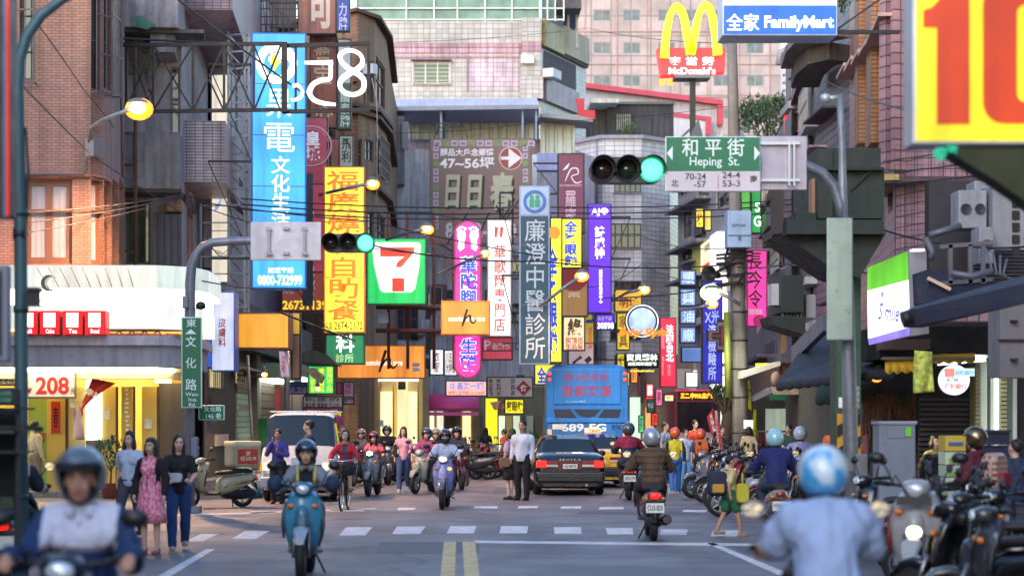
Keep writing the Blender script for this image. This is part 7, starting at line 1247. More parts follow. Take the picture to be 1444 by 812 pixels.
# white van facing the camera
VAN = [(-2.0, 1.1, 1.80, .80, .70), (-1.9, 1.14, 1.9, .84, .72), (0, 1.14, 1.93, .85, .73), (.9, 1.14, 1.92, .85, .72), (1.3, 1.14, 1.86, .85, .70), (1.7, 1.12, 1.20, .84, .78), (1.95, .9, .96, .83, .76), (2.02, .6, .62, .78, .7)]
vn, _r = car('white delivery van facing the camera, parked on the left with its headlamps dimly lit', 'delivery_van', 'van', P(421, 0, 43).x, 43 + 2.05, R(180), VAN, 'a8aaac', [(4, 5)], [(1, 2), (2, 3), (3, 4)], .25)
for sx in (-1, 1):
    a, b_ = sorted((sx * .78, sx * .52)); lb(vn, 'headlight', E('f8ecd0', 1.0, .2), a, b_, 1.93, 2.06, .68, .84); a, b_ = sorted((sx * .84, sx * .78)); lb(vn, 'turn_signal', E('f0901c', .9), a, b_, 1.88, 2.03, .66, .84); wheel(vn, 1.25, .3, .18, sx * .74); wheel(vn, -1.25, .3, .18, sx * .74)
    mb = MB(); mb.tube([(sx * .85, 1.4, 1.1), (sx * .98, 1.5, 1.12)], .015, 6); mb.ell((sx * 1.0, 1.5, 1.15), .05, .05, .11, 10, 8); mb.build('wing_mirror', blkp, vn, world=False)
    mb = MB(); mb.bar((sx * .25, 1.86, 1.0), (sx * .25 + .42, 1.66, 1.14), .018); mb.build('wiper', blkp, vn, world=False)
lb(vn, 'grille', M('2a2a30', .4), -.5, .5, 1.95, 2.05, .70, .80); lb(vn, 'bumper', M('a8a6b0', .4), -.84, .84, 1.95, 2.16, .30, .54, .04); lb(vn, 'number_plate', plate_m, -.18, .18, 2.16, 2.18, .40, .52); lb(vn, 'underbody', under, -.7, .7, -1.8, 1.9, .18, .3); lt_(vn, 'plate_lettering', '5U-3920', 0, .46, .3, .08, 2.184, M('203020', .5), 1)
for k in range(4): lb(vn, 'roof_rail', chrome, -.74, .74, -1.6 + k * .8, -1.57 + k * .8, 1.94, 1.97)
lb(vn, 'dashboard_sheet', wt, -.5, .1, 1.2, 1.3, 1.0, 1.1)
# blue coach from behind
def bus(label, x, d, paint, yaw, front=False):
    s_ = 1.0; p = P(x, 0, d); t = thing('coach_bus', label, 'bus', (p.x, d, 0), yaw); pm = M(paint, .5, var=.1, dirt=.2)
    mb = MB(); secs = [(0, 1.9, 1.22, 1.52), (.08, 1.9, 1.25, 1.56), (10.4, 1.9, 1.25, 1.56), (10.5, 1.9, 1.2, 1.5)]; loft(mb, secs, 40, 9); mb.build('body', pm, t, world=False); return t
bs_ = bus('tall blue coach seen from behind with red characters and large plate letters', 828, 60, '1070c4', R(-2)); pmb = M('1070c4', .5, var=.1, dirt=.2); dkb = M('0a2a58', .3, coat=.5)
lb(bs_, 'rear_panel', M('1478d0', .45, var=.15, dirt=.2), -1.02, 1.02, -.035, .05, 2.25, 3.34, .03); lb(bs_, 'upper_hood', pmb, -1.24, 1.24, -.06, .1, 1.70, 1.84, .02); lb(bs_, 'lower_panel', M('1068b8', .5, var=.12, dirt=.25), -1.2, 1.2, -.03, .1, .5, 1.68, .02)
for a in [[(-1.02, 1.98), (-.5, 1.98), (-.32, 1.72), (-.95, 1.72)], [(-.42, 1.98), (.42, 1.98), (.22, 1.78), (.0, 1.74), (-.22, 1.78)], [(1.02, 1.98), (.5, 1.98), (.32, 1.72), (.95, 1.72)]]: mb = MB(); mb.prism([(q[0], q[1] + .13) for q in a], -.05, .0); mb.build('vent', M('0a1c38', .4), bs_, world=False); mb = MB()
lb(bs_, 'vent_surround', M('1066b4', .5), -1.1, 1.1, -.028, .0, 1.83, 2.16, .01)
for sx in (-1, 1):
    a, b_ = sorted((sx * 1.2, sx * 1.08)); lb(bs_, 'tail_light', E('ff8a5a', 1.1, .5, 6), a, b_, -.06, 0, .8, 1.5); mb = MB(); [MB().ell((sx * 1.14, -.03, z_), .06, .04, .06, 10, 8).build('marker_light', E('f05848', .9), bs_, world=False) for z_ in (3.0, 3.18)]; wheel(bs_, 2.2, .5, .3, sx * 1.05); wheel(bs_, 8.4, .5, .3, sx * 1.05)
    mb = MB()
    for k in range(6): a, b_ = sorted((sx * 1.249, sx * 1.262)); mb.box(a, b_, .7 + k * 1.55, 2.15 + k * 1.55, 2.0, 3.1)
    mb.build('side_window', GLASS('4a3424', .08, 'amber_glass'), bs_, world=False)
lb(bs_, 'number_board', plate_m, -1.05, -.72, -.06, -.02, 1.5, 1.66); lt_(bs_, 'lettering', 'ETC', -.885, 1.58, .26, .11, -.065, blk); lt_(bs_, 'lettering', '689-FG', .1, 1.56, 1.35, .24, -.035, M('d0d8e0', .5), bold=.03); redl = M('a02848', .4)
lt_(bs_, 'lettering', '首都客運', .02, 2.66, 1.5, .34, -.045, redl, bold=.006); lt_(bs_, 'lettering', '歡迎搭乘', .02, 3.07, 1.35, .22, -.045, redl, bold=0); lt_(bs_, 'lettering', '02-2266-8879', .35, 2.34, .6, .06, -.045, M('7ab0d8', .5)); lb(bs_, 'number_plate', plate_m, -.3, .3, -.06, -.02, .6, .76); lb(bs_, 'bumper', dkb, -1.2, 1.2, -.15, .1, .3, .5, .04); mb = MB(); mb.tube([(-.5, -.033, .95), (-.45, -.033, .8), (.45, -.033, .8), (.5, -.033, .95), (.95, -.033, 1.0)], .012, 5); mb.build('panel_seam', dkb, bs_, world=False)
b9 = bus('distant bus facing the camera with a glowing amber route display', 984, 112, '8d2a38', R(180)); lb(b9, 'route_display', E('18100a', .1), -1.1, 1.1, -.06, -.0, 2.95, 3.4)
b9.location.y = 109; b9.location.x = P(984, 0, 109).x; b9.rotation_euler[2] = 0
lt_(b9, 'route_lettering', '三二.中910.皿企班', 0, 3.17, 1.9, .34, -.07, E('ffb020', 2.2), bold=.04); lb(b9, 'windscreen', GLASS('2a2224'), -1.15, 1.15, -.05, .0, 1.2, 2.85); lb(b9, 'roof_edge', E('d83a58', .8), -1.25, 1.25, -.1, .0, 3.42, 3.5); lb(b9, 'front_panel', M('a89898', .4), -1.2, 1.2, -.055, 0, .4, 1.15); [lb(b9, 'headlight', E('fff0d0', 2), a, a + .25, -.08, 0, .6, .8) for a in (-1.0, .75)]; wheel(b9, 2.2, .5, .3, 1.05); wheel(b9, 2.2, .5, .3, -1.05)
# bicycle
def bicycle(label, X, Y, yaw, paint='2a2a30', basket=True, group='bicycles'):
    t = thing('bicycle', label, 'bicycle', (X, Y, 0), yaw, group); pm = M(paint, .3, .5)
    for y, nm in ((.52, 'front_wheel'), (-.52, 'rear_wheel')):
        X_ = Matrix.Translation((0, y, .32)) @ Matrix.Rotation(R(90), 4, 'Y'); mb = MB(); mb.X = X_; mb.lathe([(.295, -.018), (.315, -.016), (.322, 0), (.315, .016), (.295, .018), (.295, -.018)], 28); w = mb.build(nm, rub, t, world=False); mb = MB(); mb.X = X_; mb.lathe([(.285, -.012), (.297, -.012), (.297, .012), (.285, .012), (.285, -.012)], 28)
        for k in range(14): a = k * .449; mb.bar((.02 * math.cos(a), .02 * math.sin(a), 0), (.29 * math.cos(a), .29 * math.sin(a), 0), .004)
        mb.build('rim', chrome, w, world=False)
    mb = MB(); bb, st_, hd, sd__ = (0, -.08, .3), (0, -.22, .72), (0, .4, .78), (0, .36, .92)
    for a, b_ in ((bb, st_), (bb, (0, .4, .7)), (st_, (0, .39, .8)), (bb, (0, -.52, .32)), (st_, (0, -.52, .32)), ((0, .38, .9), (0, .52, .32))): mb.tube([a, b_], .016, 8)
    mb.build('frame', pm, t, world=False); mb = MB(); mb.tube([(-.29, .2, 1.0), (-.22, .34, .99), (0, .37, .96), (.22, .34, .99), (.29, .2, 1.0)], .012, 8); mb.tube([(0, .37, .96), (0, .38, .88)], .014, 8); mb.build('handlebar', chrome, t, world=False); mb = MB(); loft(mb, [(-.38, .8, .09, .03), (-.25, .81, .08, .03), (-.08, .8, .02, .02)], 10); mb.build('saddle', seatm, t, world=False)
    mb = MB(); [mb.tube([(sx * .03, -.08, .3), (sx * .09, -.08 + sx * .1, .3 - sx * .1)], .01, 6) for sx in (-1, 1)]; [mb.cbox((sx * .12, -.08 + sx * .1, .3 - sx * .1), .09, .07, .02) for sx in (-1, 1)]; mb.build('pedal', under, t, world=False)
    if basket:
        mb = MB()
        for z in (.72, .8, .88, .95): mb.tube([(-.16, .45, z), (.16, .45, z), (.16, .68, z), (-.16, .68, z), (-.16, .45, z)], .006, 5)
        for k in range(9): [mb.bar((-.16 + k * .04, y, .72), (-.16 + k * .04, y, .95), .005) for y in (.45, .68)]
        mb.build('basket', under, t, world=False)
    return t
def at(x, s): d = F / s; return P(x, CY, d).x, d
# ------------------------------------------------------------------ people: one continuous body each, clothes and hair as children
def remesh(mb, vox, sm=4):
    me = bpy.data.meshes.new('tmp'); me.from_pydata([tuple(v) for v in mb.v], [], mb.f); o = bpy.data.objects.new('tmp', me)
    r = o.modifiers.new('r', 'REMESH'); r.mode = 'VOXEL'; r.voxel_size = vox
    if sm: s_ = o.modifiers.new('s', 'SMOOTH'); s_.iterations = sm; s_.factor = .5
    m2 = bpy.data.meshes.new_from_object(evaluated(o)); bpy.data.objects.remove(o); bpy.data.meshes.remove(me); return m2
def limb(mb, pts, rs, n=12):
    for i in range(len(pts) - 1):
        a, b = Vector(pts[i]), Vector(pts[i + 1]); mb.tube([a, a.lerp(b, .5), b], [rs[i], (rs[i] + rs[i + 1]) / 2 * 1.02, rs[i + 1]], n)
    for p, r in zip(pts, rs): mb.ell(p, r, r, r, 12, 8)
def finish(me, name, mats, parent, rule=None, wrinkle=0, seed=0, zc=None):
    n = len(me.vertices); co = np.empty(n * 3, 'f'); me.vertices.foreach_get('co', co); co = co.reshape(-1, 3)
    if wrinkle:
        no = np.empty(n * 3, 'f'); me.vertices.foreach_get('normal', no); no = no.reshape(-1, 3)
        d = np.array([noise.noise(Vector((c[0] * 9 + seed, c[1] * 9, c[2] * 5))) + .5 * noise.noise(Vector((c[0] * 22, c[1] * 22 + seed, c[2] * 14))) for c in co], 'f'); co = co + no * ((d + .35) * wrinkle)[:, None]; me.vertices.foreach_set('co', co.ravel())
    if zc is not None: co[:, 2] = np.where(co[:, 2] < zc, zc - (zc - co[:, 2]) * .06, co[:, 2]); me.vertices.foreach_set('co', co.ravel())
    mats = mats if isinstance(mats, list) else [mats]; me.materials.clear()
    for m in mats: me.materials.append(m)
    if rule: me.polygons.foreach_set('material_index', [rule(*p.center) for p in me.polygons])
    me.polygons.foreach_set('use_smooth', [True] * len(me.polygons)); me.name = name; me.update(); o = bpy.data.objects.new(name, me); COL.objects.link(o); o.parent = parent; ORG[o.name] = Vector(); return o
def cloth(h): return M(h, .85, var=.12, vs=5, bump=.35, bs=45, name='cloth_' + h)
SK = {0: M('c09a86', .5, var=.06, vs=10, bump=.1, bs=90), 1: M('a67c68', .5, var=.06, vs=10, bump=.1, bs=90)}; HAIR = M('120e0e', .5, var=.3, vs=40, bump=.6, bs=120); GREY_HAIR = M('3a3636', .5, var=.3, vs=40)
def pose(kind, rnd):
    V = Vector; st = .0
    if kind == 'ride':
        return dict(pel=V((0, -.3, .84)), ch=V((0, -.2, 1.14)), nk=V((0, -.14, 1.29)), hd=V((0, -.09, 1.445)), sh=[V((s * .175, -.16, 1.235)) for s in (-1, 1)], el=[V((s * .285, .0, 1.03)) for s in (-1, 1)], wr=[V((s * .315, .2, 1.06)) for s in (-1, 1)], hip=[V((s * .1, -.28, .82)) for s in (-1, 1)], kn=[V((s * .17, .14, .74)) for s in (-1, 1)], an=[V((s * .13, .12, .39)) for s in (-1, 1)], hand=V((0, 1, -.15)))
    if kind == 'cycle':
        return dict(pel=V((0, -.24, .90)), ch=V((0, -.14, 1.20)), nk=V((0, -.08, 1.37)), hd=V((0, -.04, 1.535)), sh=[V((s * .165, -.1, 1.30)) for s in (-1, 1)], el=[V((s * .27, .02, 1.12)) for s in (-1, 1)], wr=[V((s * .27, .17, 1.03)) for s in (-1, 1)], hip=[V((s * .09, -.22, .88)) for s in (-1, 1)], kn=[V((-.12, .12, .80)), V((.12, .1, .62))], an=[V((-.12, .02, .46)), V((.12, -.16, .3))], hand=V((0, 1, -.1)))
    a = {'stand': .0, 'walk': .17, 'walk2': -.15}[kind.split('_')[0]]; sw = a * .8
    p = dict(pel=V((0, 0, .93)), ch=V((0, 0, 1.23)), nk=V((0, 0, 1.41)), hd=V((0, .02, 1.575)), sh=[V((s * .168, 0, 1.335)) for s in (-1, 1)], el=[V((s * .225, -.02 - s * sw * .6, 1.11)) for s in (-1, 1)], wr=[V((s * .235, .06 - s * sw, .88)) for s in (-1, 1)], hip=[V((s * .09, 0, .9)) for s in (-1, 1)], kn=[V((s * .1, .03 + s * a * .7, .5)) for s in (-1, 1)], an=[V((s * .1, s * a * 1.2 - (.05 if s * a < 0 else 0), .09 + (.05 if s * a < 0 else 0))) for s in (-1, 1)], hand=V((0, .25, -1)))
    if kind.endswith('_mouth'): p['el'][1] = V((.25, .06, 1.12)); p['wr'][1] = V((.08, .2, 1.40)); p['hand'] = V((-.3, .3, 1)); p['el'][0] = V((-.24, .1, 1.1)); p['wr'][0] = V((-.02, .24, 1.16))
    if kind.endswith('_hold'): p['el'][0] = V((-.24, .03, 1.12)); p['wr'][0] = V((-.15, .22, 1.0)); p['el'][1] = V((.24, .03, 1.12)); p['wr'][1] = V((.1, .24, 1.02)); p['hand'] = V((.2, .6, .1))
    return p
NP = [0]
def person(label, X, Y, yaw, h, kind='stand', top=('8a8a90', 'L'), legs=('2a2e3c', 'P'), hair='short', skin=0, shoes='1c1a1c', female=False, fine=False, rule=None, top2=None, helmet=None, fat=1.0, mask=None, hands=None, z0=0, turn=0, parent=None, group=None):
    NP[0] += 1; sd = NP[0] * 3.1; random.seed(NP[0]); t = thing('person', label, 'person', (X, Y, z0), yaw, group); k = h / 1.7; t.scale = (k, k, k); p = pose(kind, random); J = p; rd = kind in ('ride', 'cycle')
    vx = .0088 if fine else (.0135 if Y < 43 else .016); wS = .88 if female else 1.0; wS *= fat
    mb = MB(); limb(mb, [J['pel'], J['ch']], [.125, .12]); [mb.ell(J['ch'] + Vector((s * .07 * wS, 0, .04)), .1 * wS, .1 * fat, .13, 12, 8) for s in (-1, 1)]; limb(mb, [J['ch'] + Vector((0, 0, .1)), J['nk'], J['hd'] + Vector((0, 0, -.05))], [.08, .052, .05])
    for i in (0, 1):
        S = J['sh'][i]; S = Vector((S.x * wS, S.y, S.z)); limb(mb, [J['ch'] + Vector((0, 0, .10)), S], [.07, .05]); limb(mb, [S, J['el'][i], J['wr'][i]], [.05, .038, .026])
        limb(mb, [J['hip'][i], J['kn'][i], J['an'][i]], [.085, .055, .036]); A = J['an'][i]; mb.ell(A + Vector((0, .06, -.045)), .042, .12, .04, 12, 8)
        hd = J['hand'].normalized(); w = J['wr'][i]; pc = w + hd * .055; sd_i = -1 if i == 0 else 1; lat = Vector((-sd_i, 0, 0)) if abs(hd.z) < .8 else Vector((0, 1, 0)); nrm = hd.cross(lat).normalized()
        if rd: nrm = Vector((0, 0, 1)); lat = Vector((-sd_i, 0, 0))
        for q in (-.5, .5): limb(mb, [w, pc + lat * .02 * q], [.022, .022], 8)
        mb.ell(pc, .034 if rd else .026, .036, .03, 10, 6)
        for f in range(4):   # four fingers of different length, bent
            L = (.032, .040, .037, .028)[f]; o = lat * (.030 - f * .0195); a0 = pc + hd * .026 + o; a1 = a0 + hd * L * .8 - nrm * L * .45; a2 = a1 + hd * L * .05 - nrm * L * (.85 if rd else .5); a3 = a2 - nrm * L * .3 - hd * L * (.7 if rd else -.2); limb(mb, [a0, a1, a2, a3], [.0095, .009, .0085, .0075], 8)
        b0 = w + hd * .03 + lat * .026; b1 = b0 + lat * .022 + hd * .022 - nrm * .01; limb(mb, [b0, b1, b1 + hd * .026 - nrm * .014], [.012, .0105, .009], 8)
    Hc = J['hd']; rot = Matrix.Rotation(turn, 4, 'Z'); X0 = Matrix.Translation(Hc) @ rot; mb.X = X0
    mb.ell((0, -.012, .02), .074, .092, .098, 18, 14); mb.ell((0, .028, -.045), .056, .062, .075, 16, 12); mb.ell((0, .05, -.092), .026, .03, .024, 12, 8); mb.ell((0, .094, -.028), .0135, .02, .016, 10, 8); mb.tube([(0, .078, .018), (0, .098, -.022)], [.008, .012], 8); mb.ell((0, .079, .035), .05, .016, .012, 10, 6)
    for s in (-1, 1): mb.ell((s * .076, -.005, -.01), .012, .022, .032, 10, 8); mb.ell((s * .038, .058, -.03), .022, .024, .02, 10, 6)
    mb.ell((0, .083, -.062), .02, .012, .008, 10, 6); mb.X = None
    finish(remesh(mb, vx), 'body', SK[skin], t)
    F_ = lambda nm, vs, mt: None
    mb = MB(); mb.X = X0
    for s in (-1, 1): mb.ell((s * .031, .083, .004), .0135, .008, .0065, 12, 8)
    mb.build('eyes', M('d8d0cc', .2, coat=.5), t, world=False); mb = MB(); mb.X = X0
    for s in (-1, 1): mb.ell((s * .031, .0885, .004), .0065, .005, .0062, 10, 6)
    mb.build('pupils', M('140c0a', .15), t, world=False); mb = MB(); mb.X = X0
    for s in (-1, 1): mb.tube([(s * .014, .0925, .026), (s * .032, .091, .031), (s * .05, .078, .026)], [.004, .005, .003], 6)
    mb.build('eyebrows', HAIR, t, world=False); mb = MB(); mb.X = X0; mb.tube([(-.024, .083, -.060), (0, .0945, -.058), (.024, .083, -.060)], [.003, .0055, .003], 6); mb.tube([(-.02, .084, -.067), (0, .0935, -.069), (.02, .084, -.067)], [.003, .006, .003], 6); mb.build('lips', M('9a4a44', .45), t, world=False)
    # legs
    lc, lt = legs; cm = cloth(lc)
    if lt in 'PSH':
        mb = MB(); limb(mb, [J['pel'] + Vector((0, 0, .03)), J['pel']], [.13 * fat, .14 * fat]); mb.ell(J['pel'] + Vector((0, -.01, -.04)), .158 * fat, .13 * fat, .13, 16, 10)
        for i in (0, 1):
            K, A, Hp = J['kn'][i], J['an'][i], J['hip'][i]
            if lt == 'P': limb(mb, [Hp, K, A + Vector((0, 0, .0)), ], [.105 * fat, .076, .062])
            elif lt == 'H': limb(mb, [Hp, K], [.105, .095])
            else: limb(mb, [Hp, Hp.lerp(K, .75)], [.105, .10])
        finish(remesh(mb, vx * 1.15, 3), 'trousers' if lt == 'P' else 'shorts', cm, t, wrinkle=.010, seed=sd)
    else:
        z = {'K': .48, 'D': .46}[lt]; c = J['pel']; mb = MB(); n = 28; prof = [(.13, .14), (.17, 0), (.19, -.15), (.215, -.3), (.235, z - .93)]; 
        for r_, dz in prof: pass
        vs = [(c.x + r_ * (1 + .05 * math.sin(6 * 2 * math.pi * j / n) * (i / 4)) * math.cos(2 * math.pi * j / n), c.y + r_ * .78 * math.sin(2 * math.pi * j / n), c.z + dz) for i, (r_, dz) in enumerate(prof) for j in range(n)]
        mb._add(vs, [(i * n + j, i * n + (j + 1) % n, (i + 1) * n + (j + 1) % n, (i + 1) * n + j) for i in range(4) for j in range(n)], True); mb.build('skirt', rule[1] if (lt == 'D' and rule and len(rule) > 1 and not callable(rule[1])) else cm, t, world=False, solid=.008)
    # shoes
    for i in (0, 1): mb = MB(); A = J['an'][i]; mb.ell(A + Vector((0, .065, -.048)), .05, .135, .042, 14, 8); mb.ell(A + Vector((0, -.01, -.02)), .045, .05, .05, 12, 8); mb.cbox(A + Vector((0, .06, -.083)), .085, .25, .016); mb.build('shoe', M(shoes, .5), t, world=False)
    # upper garment
    tc, tl = top[0], top[1]; mb = MB(); g = 1.0 + (.22 if 'J' in tl else 0); ch = J['ch']; limb(mb, [J['pel'] + Vector((0, 0, -.02)), J['pel'].lerp(ch, .5), ch], [.138 * fat * g, .128 * fat * g, .13 * fat * g]); [mb.ell(ch + Vector((s * .07 * wS, .01, .03)), .115 * wS * g, .118 * fat * g, .14, 14, 10) for s in (-1, 1)]
    if female: [mb.ell(ch + Vector((s * .065, .09, .0)), .06, .055, .06, 10, 8) for s in (-1, 1)]
    for i in (0, 1):
        S = J['sh'][i]; S = Vector((S.x * wS, S.y, S.z)); E_, Wr = J['el'][i], J['wr'][i]; limb(mb, [ch + Vector((0, 0, .11)), S], [.085, .064 * g])
        if 'L' in tl: limb(mb, [S, E_, Wr.lerp(E_, .08)], [.064 * g, .053 * g, .042 * g])
        elif 'S' in tl: limb(mb, [S, S.lerp(E_, .72)], [.07 * g, .066 * g])
        elif 'V' in tl: pass
    mb.ell(J['nk'] + Vector((0, -.005, -.03)), .075, .07, .035, 12, 8)
    if 'J' in tl: mb.ell(J['nk'] + Vector((0, -.01, .0)), .085, .08, .045, 12, 8)
    ms = [cloth(tc)] + ([cloth(c_) for c_ in (top2 or [])]); finish(remesh(mb, vx * 1.15, 3), 'jacket' if 'J' in tl else 'shirt', list(rule[1:]) if (rule and not callable(rule[1])) else ms, t, rule=rule[0] if rule else None, wrinkle=.02 if 'J' in tl else .014, seed=sd, zc=J['pel'].z - (.05 if rd else .1))
    # collar, placket, hem seams
    if fine and not rd or (rd and fine):
        fit = J['nk']; mb = MB(); mb.X = Matrix.Translation(fit + Vector((0, .005, .0))) @ Matrix.Rotation(R(-14), 4, 'X'); mb.lathe([(.072, -.02), (.078, .03), (.088, .035), (.104, -.022), (.098, -.026), (.082, .02)], 24, a0=R(112), a1=R(428)); mb.build('collar', cloth(top2[0]) if top2 else (rule[2] if rule and len(rule) > 2 and 'J' in tl else cloth(tc)), t, world=False)
        mb = MB(); mb.tube([J['nk'] + Vector((0, .085, -.06)), ch + Vector((0, .135 * fat, .03)), ch + Vector((0, .145 * fat, -.12)), J['pel'] + Vector((0, .15 * fat, .02))], .004, 6); mb.build('placket_seam', M('20242c', .6), t, world=False)
    # hair or helmet
    hm = GREY_HAIR if hair == 'grey' else HAIR
    if not helmet or hair in ('long', 'bob'):
        mb = MB(); mb.X = X0; mb.ell((0, -.03, .038), .083, .097, .098, 18, 12)
        if hair == 'long': mb.ell((0, -.06, -.10), .1, .06, .16, 14, 10); [mb.ell((s * .075, -.01, -.08), .026, .05, .13, 10, 8) for s in (-1, 1)]; mb.ell((0, -.08, -.2), .085, .04, .12, 12, 8)
        if hair == 'bob': mb.ell((0, -.05, -.04), .1, .075, .1, 14, 10); [mb.ell((s * .078, .0, -.05), .026, .05, .07, 10, 8) for s in (-1, 1)]
        mb.X = None; finish(remesh(mb, vx, 2), 'hair', hm, t, wrinkle=.012, seed=sd)
    if helmet and hair not in ('long', 'bob'): mb = MB(); mb.X = X0; mb.ell((0, -.035, -.03), .088, .09, .1, 16, 10); mb.build('hair', hm, t, world=False)
    if helmet:
        col, styl = helmet; mb = MB(); mb.X = X0 @ Matrix.Translation((0, -.01, .035)); n, m = 32, 18; vs = []; f = []
        for i in range(m + 1):
            th = math.pi * i / m
            for j in range(n): a = 2 * math.pi * j / n; vs.append((.127 * math.sin(th) * math.cos(a), .147 * math.sin(th) * math.sin(a), .137 * math.cos(th)))
        for i in range(m):
            for j in range(n):
                q = [i * n + j, i * n + (j + 1) % n, (i + 1) * n + (j + 1) % n, (i + 1) * n + j]; c = sum((Vector(vs[v]) for v in q), Vector()) / 4
                if c.z < -.112 or (c.y > .045 and c.z < .03) or (c.y > -.02 and c.z < -.085): continue
                f.append(tuple(q))
        mb._add(vs, f, True); mcol = col if not isinstance(col, str) else M(col, .22, var=.05, bump=0, coat=.9); mb.build('helmet', mcol, t, world=False, solid=.022)
        mb = MB(); mb.X = X0; mb.tube([(.105 * math.cos(R(a)) * 1.08, .13 * math.sin(R(a)) - .005, .062) for a in range(10, 171, 16)], .010, 8); mb.build('helmet_rim', M('1a1a1e', .5), t, world=False)
        mb = MB(); mb.X = X0; mb.tube([(-.1, .0, -.03), (-.075, .02, -.09), (0, .045, -.128), (.075, .02, -.09), (.1, .0, -.03)], .009, 6); mb.build('chin_strap', M('141418', .7), t, world=False)
        if styl == 'V': mb = MB(); mb.X = X0 @ Matrix.Translation((0, -.01, .035)); mb._add([(.137 * math.cos(R(a)), .157 * math.sin(R(a)) + (.03 if z_ else 0), .035 + z_ * .025) for z_ in (0, 1) for a in range(20, 161, 10)], [(i, i + 1, i + 16, i + 15) for i in range(14)], True); mb.build('helmet_peak', M('202024', .3), t, world=False, solid=.006)
    if mask: mb = MB(); mb.X = X0; mb.ell((0, .045, -.06), .064, .07, .06, 16, 10); mb.build('face_mask', cloth(mask), t, world=False)
    return t
def rider(label, slabel, x, s, yaw=0, paint='c8c8cc', h=1.68, seatoff=0, kw=None, **p):
    X, Y = at(x, s); sc_ = scooter(slabel, X, Y, yaw, paint, **(kw or {})); pe = person(label, X, Y, yaw, h, 'ride', **p); return sc_, pe
def bag(name, label, cat, c, w, d, h, mat, yaw=0, strap=None, scale=1, extra=None):
    t = thing(name, label, cat, c, yaw); mb = MB(); loft(mb, [(-d / 2, 0, w * .42, h * .42), (-d * .3, 0, w * .5, h * .5), (d * .3, 0, w * .5, h * .5), (d / 2, 0, w * .42, h * .42)], 18, 4); mb.build('pouch', mat, t, world=False)
    if strap: mb = MB(); mb.tube([Vector(q) for q in strap], .014, 6); mb.build('strap', mat, t, world=False)
    if extra: mb = MB(); mb.cbox((0, -d / 2 - .03, -h * .18), w * .6, .07, h * .35); mb.build('front_pocket', extra, t, world=False, bev=.02)
    return t
# ------------------------------------------------------------------ who is where
PI = math.pi
# --- foreground left rider (blue and white jacket) facing the camera
nv = cloth('16305a'); wj = cloth('b8bcd0'); 
rider('man in grey open-face helmet and blue-white jacket, large in the left foreground', 'blue scooter under the left foreground rider', 109, 274, PI, '141c2a', 1.67, top=('16305a', 'LJ'), rule=(lambda x, y, z: 1 if (z > 1.10 and abs(x) < .2) else (2 if 1.075 < z <= 1.10 and abs(x) < .2 else 0), nv, wj, cloth('7a6a70')), fine=True, helmet=(M('5a6470', .3, .3, coat=.6), 'V'), skin=1, legs=('1c2230', 'P'), kw=dict(lights=False))
# --- foreground right rider (pale blue shirt, back to camera)
hm = D2('b8ccd8', '3c94cc', 7, .44, .56, coat=.5)
rider('man in pale blue shirt and sky blue patterned helmet, large in the right foreground', 'dark scooter under the right foreground rider', 1158, 262, R(-4), '1a1c22', 1.67, top=('8c9ec0', 'SJ'), fat=1.05, fine=True, helmet=(hm, ''), skin=1, legs=('24242c', 'P'), kw=dict(tail=False))
# --- woman on the light blue scooter
def lbike():
    X, Y = at(431, 126); sc_ = scooter('light blue scooter ridden toward the camera through the crosswalk', X, Y, PI, '3a6c88', shield='4088a8', fender='8a98a4', lights=False, dark='2c343c'); 
    for sx in (-1, 1): MB().ell((sx * .32, .3, 1.04), .085, .1, .1, 14, 10).build('hand_guard', M('1a3048', .8), sc_, world=False)
    person('woman in dark blue helmet, grey hoodie and black top riding the light blue scooter', X, Y, PI, 1.6, 'ride', top=('6f7480', 'L'), rule=(lambda x, y, z: 1 if abs(x) < .085 and y > -.14 and z < 1.3 else (2 if abs(x) < .115 and y > -.14 and z < 1.32 else 0), cloth('6f7480'), cloth('0e1420'), cloth('b0a048')), fine=True, female=True, helmet=('1c2c48', ''), hair='short', legs=('3a3c40', 'P'), shoes='a08878')
lbike()
# --- three women walking at left
pk = D2('c85a7c', 'd898a8', 26, rough=.8); blkc = cloth('101014')
X, Y = at(183, 95); person('woman in white shirt with black hair, mostly hidden behind the woman in the pink dress', X, Y, R(168), 1.58, 'walk', top=('a8b4c8', 'S'), legs=('3a3a44', 'P'), hair='long', female=True)
X, Y = at(213, 108.5); person('woman in pink patterned dress with black shawl walking beside two friends', X, Y, R(165), 1.52, 'stand', top=('c06a80', 'L'), rule=(lambda x, y, z: 1 if (abs(x) > .11 or y < 0) and z > .8 else 0, pk, blkc), legs=('c06a80', 'D'), hair='long', female=True, fine=True, shoes='8a5a50')
X, Y = at(252, 105); person('woman in black short-sleeved top and blue jeans carrying a small white bag', X, Y, R(190), 1.55, 'walk_hold', top=('14141c', 'S'), legs=('1f3a6c', 'P'), hair='long', female=True, fine=True, shoes='b89a88')
bag('handbag', 'small silver-white handbag carried by the woman in jeans', 'handbag', (X - .02, Y - .22, .98), .2, .08, .13, M('a8a8b0', .4))
